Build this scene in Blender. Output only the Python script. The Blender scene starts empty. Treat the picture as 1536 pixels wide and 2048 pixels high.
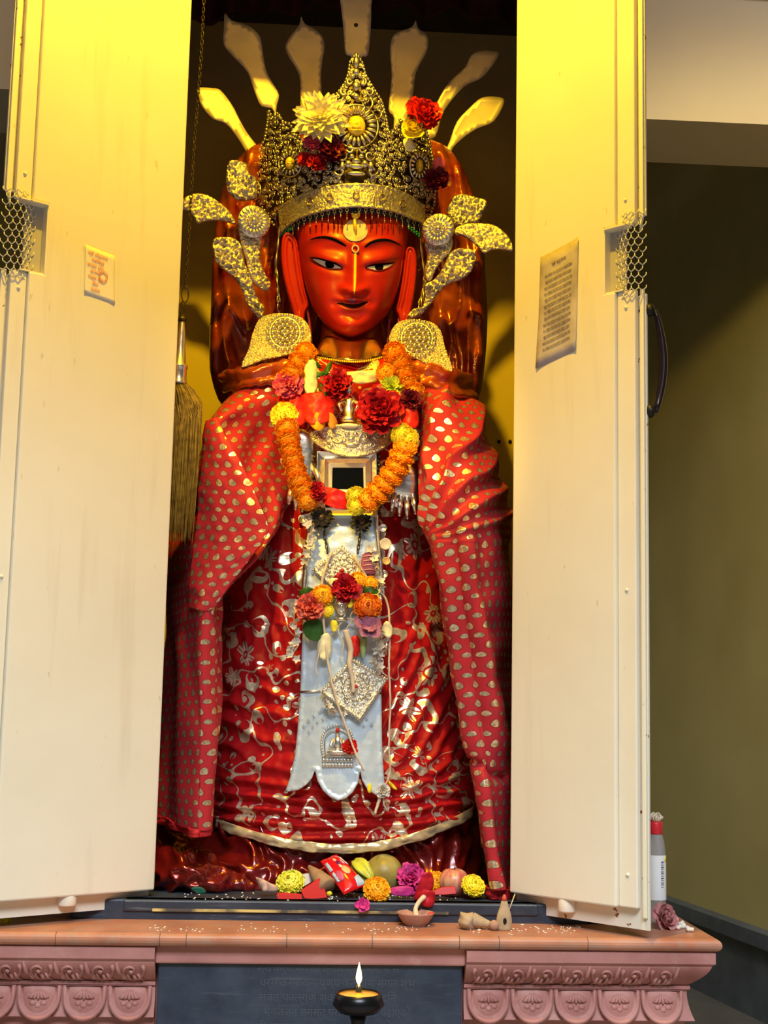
import bpy, bmesh, math, random
import numpy as np
from mathutils import Vector, Matrix, noise
from mathutils.geometry import delaunay_2d_cdt
random.seed(7)
SC = bpy.context.scene
COL = SC.collection
PI = math.pi
rad = math.radians

# ---------------------------------------------------------------- camera
FPX = 2720.0
YAW, PIT, ROL = rad(3.4), math.atan(FPX / 20000.0), rad(1.2)
LOC = Vector((-0.11, -3.2, 1.5))
_fh = Vector((math.sin(YAW), math.cos(YAW), 0))
FWD = _fh * math.cos(PIT) + Vector((0, 0, 1)) * math.sin(PIT)
_r0 = Vector((math.cos(YAW), -math.sin(YAW), 0))
_u0 = _r0.cross(FWD)
RGT = _r0 * math.cos(ROL) + _u0 * math.sin(ROL)
UPV = _u0 * math.cos(ROL) - _r0 * math.sin(ROL)
cam = bpy.data.cameras.new('camera')
cam.sensor_fit = 'VERTICAL'
cam.sensor_height = 36.0
cam.sensor_width = 27.0
cam.lens = FPX / 2048.0 * 36.0
cam.clip_start = 0.05
cam_o = bpy.data.objects.new('camera', cam)
COL.objects.link(cam_o)
m3 = Matrix((RGT, UPV, -FWD)).transposed()
cam_o.matrix_world = Matrix.Translation(LOC) @ m3.to_4x4()
SC.camera = cam_o

# ---------------------------------------------------------------- world, lamps, exposure
SC.view_settings.view_transform = 'Standard'
SC.view_settings.look = 'None'
SC.view_settings.gamma = 1.0
SC.view_settings.use_curve_mapping = False
SC.view_settings.exposure = 0.22
W = bpy.data.worlds.new('sky')
SC.world = W
W.use_nodes = True
_bg = W.node_tree.nodes['Background']
_bg.inputs[0].default_value = (0.80, 0.90, 1.0, 1)
_bg.inputs[1].default_value = 0.06


def lamp(name, kind, loc, target, energy, color, size=0.1, **kw):
    d = bpy.data.lights.new(name, kind)
    d.energy = energy
    d.color = color
    if kind == 'AREA':
        d.shape = 'RECTANGLE'
        d.size, d.size_y = size
    elif kind in ('SPOT', 'POINT'):
        d.shadow_soft_size = size
    for k, v in kw.items():
        setattr(d, k, v)
    o = bpy.data.objects.new(name, d)
    COL.objects.link(o)
    o.location = loc
    o.rotation_euler = (Vector(target) - Vector(loc)).to_track_quat('-Z', 'Y').to_euler()
    return o


lamp('yellow_bulb', 'POINT', (-0.16, -0.95, 4.302), (0, 0.1, 2.2), 255, (1.0, 0.595, 0.010), 0.04)
lamp('added_chest_spot', 'SPOT', (-1.0, -2.0, 3.25), (0.0, 0.05, 2.16), 260, (1.0, 0.60, 0.05), 0.03, spot_size=rad(20), spot_blend=0.8)  # warm spot added to brighten the statue's chest
lamp('courtyard_daylight', 'AREA', (0.3, -6.4, 6.9), (0.1, 0.0, 1.4), 680, (0.84, 0.93, 1.0), (4.0, 2.2))
lamp('side_daylight', 'AREA', (2.5, -5.0, 3.0), (2.15, 3.5, 1.0), 14, (0.84, 0.92, 1.0), (1.4, 1.0), spread=rad(28))
lamp('added_side_spot', 'SPOT', (1.45, -0.9, 4.40), (2.2, 4.8, 1.2), 330, (1.0, 0.76, 0.28), 0.15, spot_size=rad(58), spot_blend=0.7)  # added warm spot that lifts the right wall

# ---------------------------------------------------------------- pixel -> place helpers


def ray(px, py):
    return FWD * FPX + RGT * (px - 768.0) + UPV * (1024.0 - py)


def P(px, py, Y):
    d = ray(px, py)
    return LOC + d * ((Y - LOC.y) / d.y)


def PZ(px, py, Z):
    d = ray(px, py)
    return LOC + d * ((Z - LOC.z) / d.z)


def PP(px, py, o, n):
    d = ray(px, py)
    return LOC + d * ((o - LOC).dot(n) / d.dot(n))


def px_m(Y):                      # metres per photo pixel at depth Y
    return (Y - LOC.y) / FPX


# ---------------------------------------------------------------- object helpers
def link(o, parent=None):
    COL.objects.link(o)
    if parent is not None:
        o.parent = parent
    return o


def tag(o, label=None, cat=None, group=None, kind=None):
    if label: o['label'] = label
    if cat: o['category'] = cat
    if group: o['group'] = group
    if kind: o['kind'] = kind
    return o


def empty(name, loc, label, cat, group=None):
    o = bpy.data.objects.new(name, None)
    o.empty_display_size = 0.05
    o.location = loc
    COL.objects.link(o)
    return tag(o, label, cat, group)


def obj(name, bm, mat, parent=None, smooth=True, mods=None):
    """links a bmesh (world coordinates) as one mesh object; a child keeps its world place"""
    me = bpy.data.meshes.new(name)
    bm.normal_update()
    bm.to_mesh(me)
    bm.free()
    for p in me.polygons:
        p.use_smooth = smooth
    for m_ in (mat if isinstance(mat, (list, tuple)) else [mat]):
        me.materials.append(m_)
    o = bpy.data.objects.new(name, me)
    COL.objects.link(o)
    if parent is not None:
        off = Vector((0, 0, 0))
        p = parent
        inv = world_of(parent).inverted()
        me.transform(inv)
        o.parent = parent
    return o


def world_of(o):
    m = o.matrix_basis.copy()
    p = o.parent
    while p is not None:
        m = p.matrix_basis @ m
        p = p.parent
    return m


def solid(o, t, off=0.0):
    m = o.modifiers.new('thick', 'SOLIDIFY')
    m.thickness = t
    m.offset = off
    return o


def bevel(o, w, seg=2):
    m = o.modifiers.new('bevel', 'BEVEL')
    m.width = w
    m.segments = seg
    m.limit_method = 'ANGLE'
    m.angle_limit = rad(40)
    return o


def copy_tree(o, parent=None):
    c = o.copy()
    COL.objects.link(c)
    c.parent = parent
    for ch in list(o.children):
        copy_tree(ch, c)
    return c


def B():
    return bmesh.new()


def add_box(bm, c, s, rot=None):
    M = Matrix.Translation(Vector(c)) @ (rot.to_4x4() if rot else Matrix.Identity(4)) @ Matrix.Diagonal((s[0], s[1], s[2], 1))
    return bmesh.ops.create_cube(bm, size=1.0, matrix=M)['verts']


def add_sphere(bm, c, r, u=12, v=8, sc=(1, 1, 1), rot=None):
    M = Matrix.Translation(Vector(c)) @ (rot.to_4x4() if rot else Matrix.Identity(4)) @ Matrix.Diagonal((r * sc[0], r * sc[1], r * sc[2], 1))
    return bmesh.ops.create_uvsphere(bm, u_segments=u, v_segments=v, radius=1.0, matrix=M)['verts']


def add_tube(bm, pts, r, n=6, closed=False, cap=True):
    pts = [Vector(p) for p in pts]
    N = len(pts)
    rr = r if isinstance(r, (list, tuple)) else [r] * N
    rings = []
    up = None
    for i in range(N):
        if closed:
            t = pts[(i + 1) % N] - pts[i - 1]
        else:
            t = pts[min(i + 1, N - 1)] - pts[max(i - 1, 0)]
        if t.length < 1e-9:
            t = Vector((0, 0, 1))
        t.normalize()
        if up is None:
            up = t.orthogonal().normalized()
        up = (up - t * up.dot(t))
        if up.length < 1e-6:
            up = t.orthogonal()
        up.normalize()
        s = t.cross(up)
        rings.append([bm.verts.new(pts[i] + (up * math.cos(2 * PI * k / n) + s * math.sin(2 * PI * k / n)) * rr[i]) for k in range(n)])
    for i in range(N if closed else N - 1):
        a, b = rings[i], rings[(i + 1) % N]
        for k in range(n):
            bm.faces.new((a[k], a[(k + 1) % n], b[(k + 1) % n], b[k]))
    if cap and not closed:
        bm.faces.new(rings[0][::-1])
        bm.faces.new(rings[-1])


def add_lathe(bm, prof, M=None, n=32, close=True):
    """prof: (r, z) from bottom to top, turned about z"""
    M = M or Matrix.Identity(4)
    rings = []
    for r, z in prof:
        rings.append([bm.verts.new(M @ Vector((r * math.cos(2 * PI * k / n), r * math.sin(2 * PI * k / n), z))) for k in range(n)])
    for a, b in zip(rings, rings[1:]):
        for k in range(n):
            bm.faces.new((a[k], a[(k + 1) % n], b[(k + 1) % n], b[k]))
    if close:
        bm.faces.new(rings[0][::-1])
        bm.faces.new(rings[-1])


def add_prism(bm, pts, n0, n1):
    """pts: world points of an outline in one plane; extruded between the offsets n0 and n1 (vectors)"""
    a = [bm.verts.new(Vector(p) + n0) for p in pts]
    b = [bm.verts.new(Vector(p) + n1) for p in pts]
    k = len(pts)
    f1 = bm.faces.new(a)
    f2 = bm.faces.new(b[::-1])
    for i in range(k):
        bm.faces.new((a[i], b[i], b[(i + 1) % k], a[(i + 1) % k]))
    bmesh.ops.recalc_face_normals(bm, faces=bm.faces[:])


def catmull(pts, sub=8, closed=False):
    out = []
    n = len(pts)
    V = [tuple(p) for p in pts]
    dim = len(V[0])
    for i in range(n if closed else n - 1):
        if closed:
            p0, p1, p2, p3 = V[i - 1], V[i], V[(i + 1) % n], V[(i + 2) % n]
        else:
            p0, p1, p2, p3 = V[max(i - 1, 0)], V[i], V[i + 1], V[min(i + 2, n - 1)]
        for k in range(sub):
            t = k / sub
            out.append(tuple(0.5 * (2 * p1[d] + (p2[d] - p0[d]) * t + (2 * p0[d] - 5 * p1[d] + 4 * p2[d] - p3[d]) * t * t + (3 * p1[d] - p0[d] - 3 * p2[d] + p3[d]) * t ** 3) for d in range(dim)))
    if not closed:
        out.append(V[-1])
    return out


def resample(pts, n):
    L = [0.0]
    for a, b in zip(pts, pts[1:]):
        L.append(L[-1] + math.sqrt(sum((x - y) ** 2 for x, y in zip(a[:2], b[:2]))) + 1e-9)
    out = []
    j = 0
    for i in range(n):
        s = L[-1] * i / (n - 1)
        while j < len(L) - 2 and L[j + 1] < s:
            j += 1
        t = (s - L[j]) / (L[j + 1] - L[j])
        out.append(tuple(a + (b - a) * t for a, b in zip(pts[j], pts[j + 1])))
    return out


def in_poly(x, y, poly):
    c = False
    j = len(poly) - 1
    for i in range(len(poly)):
        xi, yi = poly[i]
        xj, yj = poly[j]
        if (yi > y) != (yj > y) and x < (xj - xi) * (y - yi) / (yj - yi) + xi:
            c = not c
        j = i
    return c


def edge_dist(x, y, poly):
    best = 1e9
    for i in range(len(poly)):
        ax, ay = poly[i - 1]
        bx, by = poly[i]
        dx, dy = bx - ax, by - ay
        l2 = dx * dx + dy * dy
        t = 0 if l2 == 0 else max(0, min(1, ((x - ax) * dx + (y - ay) * dy) / l2))
        d = math.hypot(x - ax - t * dx, y - ay - t * dy)
        if d < best:
            best = d
    return best


def np_edge_dist(Q, poly):
    A = np.array(poly, float)
    Bq = np.roll(A, -1, axis=0)
    D = Bq - A
    l2 = np.maximum((D * D).sum(1), 1e-12)
    out = np.empty(len(Q))
    for s in range(0, len(Q), 2000):
        q = Q[s:s + 2000]
        W_ = q[:, None, :] - A[None]
        t = np.clip((W_ * D[None]).sum(2) / l2[None], 0, 1)
        R_ = W_ - t[..., None] * D[None]
        out[s:s + 2000] = np.sqrt((R_ * R_).sum(2)).min(1)
    return out


def np_inside(Q, poly):
    A = np.array(poly, float)
    Bq = np.roll(A, 1, axis=0)
    c = np.zeros(len(Q), bool)
    for (xi, yi), (xj, yj) in zip(A, Bq):
        if yi == yj: continue
        m = ((yi > Q[:, 1]) != (yj > Q[:, 1])) & (Q[:, 0] < (xj - xi) * (Q[:, 1] - yi) / (yj - yi) + xi)
        c ^= m
    return c


def relief(pts, place, step, h, thick, rim=None):
    """a plate with real thickness: outline pts (photo pixels), filled with points every `step`
    pixels; place(x, y, out) gives the world point `out` metres in front of the plate's back,
    h(x, y, d) the front's relief at distance d (pixels) from the rim."""
    pts = [tuple(p) for p in pts]
    dense = []
    for i in range(len(pts)):
        a, b = pts[i], pts[(i + 1) % len(pts)]
        k = max(1, int(math.hypot(b[0] - a[0], b[1] - a[1]) / step))
        for q in range(k):
            dense.append((a[0] + (b[0] - a[0]) * q / k, a[1] + (b[1] - a[1]) * q / k))
    x0, x1 = min(p[0] for p in pts), max(p[0] for p in pts)
    y0, y1 = min(p[1] for p in pts), max(p[1] for p in pts)
    grid = []
    r = 0
    y = y0 + step * 0.5
    while y < y1:
        x = x0 + step * (0.25 if r % 2 else 0.75)
        while x < x1:
            grid.append((x, y))
            x += step
        y += step * 0.87
        r += 1
    inner = []
    if grid:
        Q = np.array(grid)
        Q = Q[np_inside(Q, dense)]
        if len(Q):
            inner = [tuple(q) for q in Q[np_edge_dist(Q, dense) > step * 0.55]]
    allp = [Vector(p) for p in dense + inner]
    n = len(dense)
    vs, es, fs, *_ = delaunay_2d_cdt(allp, [(i, (i + 1) % n) for i in range(n)], [list(range(n))], 1, 1e-5)
    bm = B()
    front, back = [], []
    DD = np_edge_dist(np.array([(v.x, v.y) for v in vs]), dense)
    for v, d in zip(vs, DD):
        front.append(bm.verts.new(place(v.x, v.y, thick + h(v.x, v.y, float(d)))))
        back.append(bm.verts.new(place(v.x, v.y, 0.0)))
    cnt = {}
    for f in fs:
        bm.faces.new([front[i] for i in f])
        bm.faces.new([back[i] for i in reversed(f)])
        for a, b in zip(f, f[1:] + f[:1]):
            cnt[(a, b)] = 1
    for (a, b) in list(cnt):
        if (b, a) not in cnt:
            bm.faces.new((front[b], front[a], back[a], back[b]))
    bmesh.ops.recalc_face_normals(bm, faces=bm.faces[:])
    return bm


def flat(Y):
    return lambda x, y, o: P(x, y, Y) + Vector((0, -o, 0))


def grid_surface(rows, nu, nv, disp=None, uvscale=1.0, sub=10):
    """rows: list of rows, each a list of (px, py, Y); smooth lofted cloth with a UV map in metres"""
    rr = [resample(catmull(r, sub), nu) for r in rows]
    cols = [catmull([r[i] for r in rr], sub) for i in range(nu)]
    def lerp_at(c, f):
        a = min(len(c) - 2, int(f))
        t = f - a
        return tuple(p + (q - p) * t for p, q in zip(c[a], c[a + 1]))
    cols = [[lerp_at(c, k * (len(c) - 1) / (nv - 1)) for k in range(nv)] for c in cols]
    bm = B()
    uv = bm.loops.layers.uv.new('UVMap')
    G = [[P(*cols[i][k]) for i in range(nu)] for k in range(nv)]
    base = [[Vector(p) for p in r] for r in G]
    if disp:
        for k in range(nv):
            for i in range(nu):
                a = base[k][min(i + 1, nu - 1)] - base[k][max(i - 1, 0)]
                b = base[min(k + 1, nv - 1)][i] - base[max(k - 1, 0)][i]
                nrm = a.cross(b)
                if nrm.length > 1e-12:
                    nrm.normalize()
                if nrm.y > 0:
                    nrm = -nrm
                G[k][i] = base[k][i] + nrm * disp(i / (nu - 1), k / (nv - 1), cols[i][k])
    V = [[bm.verts.new(p) for p in r] for r in G]
    U = [[0.0] * nu for _ in range(nv)]
    Vv = [[0.0] * nu for _ in range(nv)]
    for k in range(nv):
        for i in range(1, nu):
            U[k][i] = U[k][i - 1] + (base[k][i] - base[k][i - 1]).length
        mid = U[k][nu // 2]
        for i in range(nu):
            U[k][i] -= mid
    for i in range(nu):
        for k in range(1, nv):
            Vv[k][i] = Vv[k - 1][i] - (base[k][nu // 2] - base[k - 1][nu // 2]).length
    for k in range(nv - 1):
        for i in range(nu - 1):
            f = bm.faces.new((V[k][i], V[k + 1][i], V[k + 1][i + 1], V[k][i + 1]))
            for l, (kk, ii) in zip(f.loops, ((k, i), (k + 1, i), (k + 1, i + 1), (k, i + 1))):
                l[uv].uv = (U[kk][ii] * uvscale, Vv[kk][ii] * uvscale)
    bmesh.ops.recalc_face_normals(bm, faces=bm.faces[:])
    return bm


def nz(x, y, z=0.0):
    return noise.noise(Vector((x, y, z)))


# ---------------------------------------------------------------- materials
MATS = {}


class NB:
    """small node builder"""

    def __init__(s, name, rough=0.5, metal=0.0, color=(0.8, 0.8, 0.8)):
        s.m = bpy.data.materials.new(name)
        s.m.use_nodes = True
        s.nt = s.m.node_tree
        s.p = s.nt.nodes['Principled BSDF']
        s.set('Base Color', (*color, 1))
        s.set('Roughness', rough)
        s.set('Metallic', metal)

    def set(s, k, v):
        i = s.p.inputs[k]
        if isinstance(v, bpy.types.NodeSocket):
            s.nt.links.new(v, i)
        else:
            i.default_value = v
        return s

    def n(s, t, **kw):
        nd = s.nt.nodes.new('ShaderNode' + t)
        for k, v in kw.items():
            if k.startswith('_'):
                key = k[1:]
                key = int(key) if key.isdigit() else key.replace('__', ' ')
                i = nd.inputs[key]
                if isinstance(v, bpy.types.NodeSocket):
                    s.nt.links.new(v, i)
                else:
                    i.default_value = v
            else:
                setattr(nd, k, v)
        return nd

    def math(s, op, a, b=0.0, c=0.0):
        nd = s.n('Math', operation=op)
        for i, v in enumerate((a, b, c)):
            if isinstance(v, bpy.types.NodeSocket):
                s.nt.links.new(v, nd.inputs[i])
            else:
                nd.inputs[i].default_value = v
        return nd.outputs[0]

    def ramp(s, fac, stops, interp='LINEAR'):
        nd = s.n('ValToRGB')
        s.nt.links.new(fac, nd.inputs[0])
        cr = nd.color_ramp
        cr.interpolation = interp
        while len(cr.elements) < len(stops):
            cr.elements.new(0.5)
        for e, (p, c) in zip(cr.elements, stops):
            e.position = p
            e.color = (*c, 1) if len(c) == 3 else c
        return nd.outputs[0]

    def mix(s, fac, a, b):
        nd = s.n('Mix', data_type='RGBA')
        for key, v in ((0, fac), (6, a), (7, b)):
            if isinstance(v, bpy.types.NodeSocket):
                s.nt.links.new(v, nd.inputs[key])
            else:
                nd.inputs[key].default_value = v if key == 0 else (*v, 1)
        return nd.outputs[2]

    def mixf(s, fac, a, b):
        nd = s.n('Mix', data_type='FLOAT')
        for key, v in ((0, fac), (2, a), (3, b)):
            if isinstance(v, bpy.types.NodeSocket):
                s.nt.links.new(v, nd.inputs[key])
            else:
                nd.inputs[key].default_value = v
        return nd.outputs[0]

    def obj_co(s):
        return s.n('TexCoord').outputs['Object']

    def noise(s, scale, detail=3.0, co=None, rough=0.5, dist=0.0):
        nd = s.n('TexNoise', _Scale=scale, _Detail=detail, _Roughness=rough, _Distortion=dist)
        s.nt.links.new(co if co is not None else s.obj_co(), nd.inputs['Vector'])
        return nd.outputs[0]

    def voronoi(s, scale, co=None, feature='F1', out='Distance', rnd=1.0):
        nd = s.n('TexVoronoi', feature=feature, _Scale=scale, _Randomness=rnd)
        s.nt.links.new(co if co is not None else s.obj_co(), nd.inputs['Vector'])
        return nd.outputs[out]

    def bump(s, h, strength=0.3, dist=0.01):
        nd = s.n('Bump', _Strength=strength, _Distance=dist)
        s.nt.links.new(h, nd.inputs['Height'])
        s.nt.links.new(nd.outputs[0], s.p.inputs['Normal'])
        return s


def plain(name, color, rough=0.5, metal=0.0, var=0.0, scale=30.0, bump=0.0, bscale=80.0, bdist=0.004, **kw):
    if name in MATS:
        return MATS[name]
    b = NB(name, rough, metal, color)
    if var:
        n = b.noise(scale, 4)
        lo = tuple(c * (1 - var) for c in color)
        hi = tuple(min(1, c * (1 + var)) for c in color)
        b.set('Base Color', b.ramp(n, [(0.3, lo), (0.7, hi)]))
    if bump:
        b.bump(b.noise(bscale, 3), bump, bdist)
    for k, v in kw.items():
        b.set(k.replace('_', ' '), v)
    MATS[name] = b.m
    return b.m


def door_paint():
    b = NB('cream enamel', 0.42)
    big = b.noise(2.2, 5)
    col = b.ramp(big, [(0.35, (0.77, 0.73, 0.62)), (0.65, (0.82, 0.79, 0.69))])
    st = b.n('TexCoord').outputs['Object']
    mp = b.n('Mapping', _Scale=(14, 14, 1.2))
    b.nt.links.new(st, mp.inputs[0])
    streak = b.ramp(b.noise(1.6, 6, mp.outputs[0]), [(0.58, (0, 0, 0)), (0.75, (1, 1, 1))])
    col = b.mix(b.math('MULTIPLY', streak, 0.22), col, (0.50, 0.40, 0.24))
    mp2 = b.n('Mapping', _Scale=(60, 60, 18), _Rotation=(0.3, 0.5, 0.2))
    b.nt.links.new(st, mp2.inputs[0])
    scr = b.ramp(b.noise(1.0, 2, mp2.outputs[0]), [(0.73, (0, 0, 0)), (0.76, (1, 1, 1))])
    col = b.mix(b.math('MULTIPLY', scr, 0.30), col, (0.35, 0.25, 0.08))
    b.set('Base Color', col)
    b.bump(b.noise(9, 3), 0.06, 0.01)
    return b.m


def rust_edge():
    b = NB('cream enamel chipped to rust', 0.5)
    n = b.ramp(b.noise(45, 5), [(0.68, (0, 0, 0)), (0.71, (1, 1, 1))])
    b.set('Base Color', b.mix(n, (0.80, 0.76, 0.64), (0.23, 0.07, 0.03)))
    return b.m


def wall_paint(name, c1, c2, sc=3.0):
    b = NB(name, 0.75)
    b.set('Base Color', b.ramp(b.noise(sc, 5), [(0.3, c1), (0.7, c2)]))
    b.bump(b.noise(60, 3), 0.08, 0.004)
    return b.m


def terracotta():
    b = NB('painted terracotta', 0.62)
    n = b.noise(7, 6)
    col = b.ramp(n, [(0.3, (0.34, 0.13, 0.115)), (0.7, (0.52, 0.235, 0.205))])
    pale = b.ramp(b.noise(16, 6, rough=0.7), [(0.55, (0, 0, 0)), (0.72, (1, 1, 1))])
    col = b.mix(b.math('MULTIPLY', pale, 0.45), col, (0.58, 0.36, 0.32))
    b.set('Base Color', col)
    b.bump(b.noise(90, 4), 0.15, 0.004)
    return b.m


def slate(name='dark stone', dust=0.5):
    b = NB(name, 0.45)
    n = b.noise(12, 6, rough=0.65)
    col = b.ramp(n, [(0.35, (0.018, 0.028, 0.05)), (0.7, (0.045, 0.06, 0.09))])
    mp = b.n('Mapping', _Scale=(3, 3, 30))
    b.nt.links.new(b.obj_co(), mp.inputs[0])
    sm = b.ramp(b.noise(3.0, 6, mp.outputs[0], 0.7), [(0.58, (0, 0, 0)), (0.78, (1, 1, 1))])
    col = b.mix(b.math('MULTIPLY', sm, dust), col, (0.30, 0.33, 0.36))
    b.set('Base Color', col)
    b.bump(b.noise(140, 4), 0.15, 0.003)
    return b.m


M_DOOR, M_RUST = door_paint(), rust_edge()
M_TERRA, M_SLATE = terracotta(), slate()
M_NICHE = wall_paint('yellow niche paint', (0.62, 0.48, 0.16), (0.70, 0.56, 0.22))
M_SIDE = wall_paint('ochre wall paint', (0.46, 0.38, 0.14), (0.54, 0.45, 0.18), 2.0)
M_BEAM = wall_paint('beige plaster', (0.46, 0.40, 0.31), (0.50, 0.43, 0.34), 2.0)
M_FLOOR = plain('dark floor tile', (0.10, 0.095, 0.09), 0.5, var=0.2, scale=6)
M_SKIRT = plain('grey stone skirting', (0.08, 0.095, 0.12), 0.5, var=0.3, scale=8)
M_DARK = plain('blackened iron', (0.02, 0.018, 0.018), 0.45, 0.6)
M_WOOD = plain('soot dark wood', (0.05, 0.028, 0.025), 0.5, var=0.3, scale=14, bump=0.2)

# ================================================================ the setting
def box_struct(name, x0, x1, y0, y1, z0, z1, mat, kind='structure'):
    bm = B()
    add_box(bm, ((x0 + x1) / 2, (y0 + y1) / 2, (z0 + z1) / 2), (x1 - x0, y1 - y0, z1 - z0))
    return tag(obj(name, bm, mat, smooth=False), kind=kind)


box_struct('floor', -5, 4.5, -0.55, 9, -0.1, 0, M_FLOOR)
box_struct('floor_bounce', -5, 4.5, -9, -0.55, -0.1, 0, plain('pale bounce floor', (0.40, 0.38, 0.35), 0.8, var=0.12, scale=3))  # unseen pale floor added to bounce daylight up at the plinth
# side wall runs from near right to far left
wa, wb = Vector((2.071, 4.208, 0)), Vector((2.187, 3.478, 0))
wd = (wb - wa).normalized()
wn = Vector((wd.y, -wd.x, 0))
if wn.x < 0: wn = -wn


def wall_prism(name, a, b, z0, z1, t, mat, n):
    bm = B()
    add_prism(bm, [Vector((a.x, a.y, z0)), Vector((b.x, b.y, z0)), Vector((b.x, b.y, z1)), Vector((a.x, a.y, z1))], Vector((0, 0, 0)), n * t)
    return tag(obj(name, bm, mat, smooth=False), kind='structure')


A0, A1 = wa - wd * 3.2, wa + wd * 4.2
wall_prism('wall_right', A0, A1, 0, 5.2, 0.2, M_SIDE, wn)
skz = 0.40
wall_prism('baseboard_right', A0 - wn * 0.05, A1 - wn * 0.05, 0, skz - 0.05, 0.05, M_SKIRT, wn)
wall_prism('trim_1', A0 - wn * 0.08, A1 - wn * 0.08, skz - 0.05, skz + 0.02, 0.08, M_SKIRT, wn)
box_struct('wall_back', -5, 2.6, 6.9, 7.1, 0, 5.2, M_SIDE)
box_struct('wall_left', -4.0, -3.8, -1.0, 7.0, 0, 5.2, plain('blue wall paint', (0.03, 0.09, 0.16), 0.7, var=0.1))
# beam with a moulded cornice
box_struct('trim_2', -3.9, 3.3, 2.0, 2.44, 3.855, 4.55, M_BEAM)
bm = B()
prof = [(2.0, 4.40), (1.975, 4.40), (1.965, 4.43), (1.965, 4.455), (1.945, 4.475), (1.945, 4.52), (1.90, 4.56), (1.90, 4.8), (2.0, 4.8)]
add_prism(bm, [Vector((-3.9, y, z)) for y, z in prof], Vector((0, 0, 0)), Vector((7.2, 0, 0)))
tag(obj('trim_3', bm, M_BEAM, smooth=False), kind='structure')
bm = B()                                   # raised leaf ornament along the cornice
for i in range(24):
    x = -1.0 + i * 0.13
    for s in (-1, 1):
        add_tube(bm, [Vector((x + s * 0.045 * math.cos(t) , 1.945, 4.498 + 0.017 * math.sin(t))) for t in [k * PI / 5 for k in range(8)]], 0.005, 5)
tag(obj('trim_4', bm, M_BEAM), kind='structure')
box_struct('ceiling', -5, 4.5, 0.1, 7.1, 5.2, 5.4, M_BEAM)
box_struct('trim_light_block', -1.25, 1.25, -2.5, -2.4, 3.70, 5.6, M_BEAM)          # unseen board added to block daylight from the upper shrine
box_struct('ceiling_light_block', -1.25, 1.25, -2.5, 0.0, 5.6, 5.66, M_BEAM)  # unseen lid added above the daylight-blocking board

M_LOWBOUNCE = plain('dark low bounce boards', (0.06, 0.04, 0.02), 0.7, var=0.3, scale=8)  # niche sides and top made dark to cut bounced light
# niche of the shrine
NX0, NX1, NY1, NZ0, NZ1 = -0.60, 0.58, 1.10, 1.00, 3.72
ZS = 1.043
box_struct('wall_niche_back', NX0, NX1, NY1, NY1 + 0.06, NZ0, NZ1 + 0.1, M_NICHE)
box_struct('wall_niche_left', NX0 - 0.05, NX0, 0.03, NY1 + 0.06, NZ0, NZ1 + 0.1, M_LOWBOUNCE)
box_struct('wall_niche_right', NX1, NX1 + 0.05, 0.03, NY1 + 0.06, NZ0, NZ1 + 0.1, M_LOWBOUNCE)
box_struct('ceiling_niche', NX0 - 0.05, NX1 + 0.05, 0.04, NY1 + 0.06, NZ1, NZ1 + 0.1, M_LOWBOUNCE)
box_struct('trim_5', NX0 - 0.05, -0.455, 0.0, 0.04, NZ0, 4.84, M_NICHE)
box_struct('trim_6', 0.425, NX1 + 0.05, 0.0, 0.04, NZ0, 4.84, M_NICHE)
box_struct('trim_7', -0.455, 0.425, 0.0, 0.06, 3.585, 4.84, M_NICHE)
for px_ in (998, 1020):
    bm = B()
    add_sphere(bm, P(px_, 883, NY1 - 0.002), 0.006, 10, 6, (1, .8, 1))
    tag(obj('nail', bm, M_DARK), 'black nail head in the yellow back wall, ' + ('nearer the shawl' if px_ < 1010 else 'nearer the right door'), 'nail')
# threshold: tread, nosing with a worn yellow line, riser
bm = B()
add_box(bm, (-0.02, 0.52, 1.02), (1.16, 1.16, 0.046))
add_box(bm, (-0.02, -0.045, 1.030), (0.93, 0.04, 0.026))
t = obj('trim_8', bm, M_SLATE, smooth=False)
bevel(t, 0.004)
tag(t, kind='structure')
bm = B()
add_box(bm, (-0.02, 0.0, 0.983), (0.90, 0.10, 0.08))
tag(obj('trim_9', bm, M_SLATE, smooth=False), kind='structure')
b_ = NB('worn yellow paint line', 0.6)
b_.set('Base Color', b_.ramp(b_.noise(9, 5), [(0.42, (0.09, 0.08, 0.07)), (0.55, (0.72, 0.58, 0.20))]))
bm = B()
add_box(bm, (-0.09, -0.0655, 1.0215), (0.66, 0.002, 0.006))
tag(obj('trim_10', bm, b_.m, smooth=False), kind='structure')

# ================================================================ carved plinth
plinth = empty('carved_plinth', (0, -0.1, 0), 'carved terracotta plinth with scroll frieze and lotus petals under the shrine', 'plinth')
YF = -0.178                                   # face of the plain base course
ZL = 1.0
XL, XR = -0.86, 0.745
CXL, CXR = -0.395, 0.262                      # recessed centre with the slab


def sweep(profile, xl, xr, ret_r, ret_l, mat, name, dy=0.0, seam=None):
    """profile: (offset outwards, z); mitred run along the front with returns on the ends"""
    bm = B()
    path = []
    if ret_l: path.append((xl, 0.7, -1, 0))
    path.append((xl, YF + dy, -1 if ret_l else 0, -1))
    path.append((xr, YF + dy, 1 if ret_r else 0, -1))
    if ret_r: path.append((xr, 0.7, 1, 0))
    rings = [[bm.verts.new((x + nx * o, y + ny * o, z)) for o, z in profile] for x, y, nx, ny in path]
    k = len(profile)
    for a, b in zip(rings, rings[1:]):
        for i in range(k - 1):
            bm.faces.new((a[i], a[i + 1], b[i + 1], b[i]))
    bm.faces.new(rings[0])
    bm.faces.new(rings[-1][::-1])
    bmesh.ops.recalc_face_normals(bm, faces=bm.faces[:])
    return obj(name, bm, mat, plinth, smooth=False)


def arc(o, z, r, a0, a1, n=8):
    return [(o + r * math.cos(a0 + (a1 - a0) * i / n), z + r * math.sin(a0 + (a1 - a0) * i / n)) for i in range(n + 1)]


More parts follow.
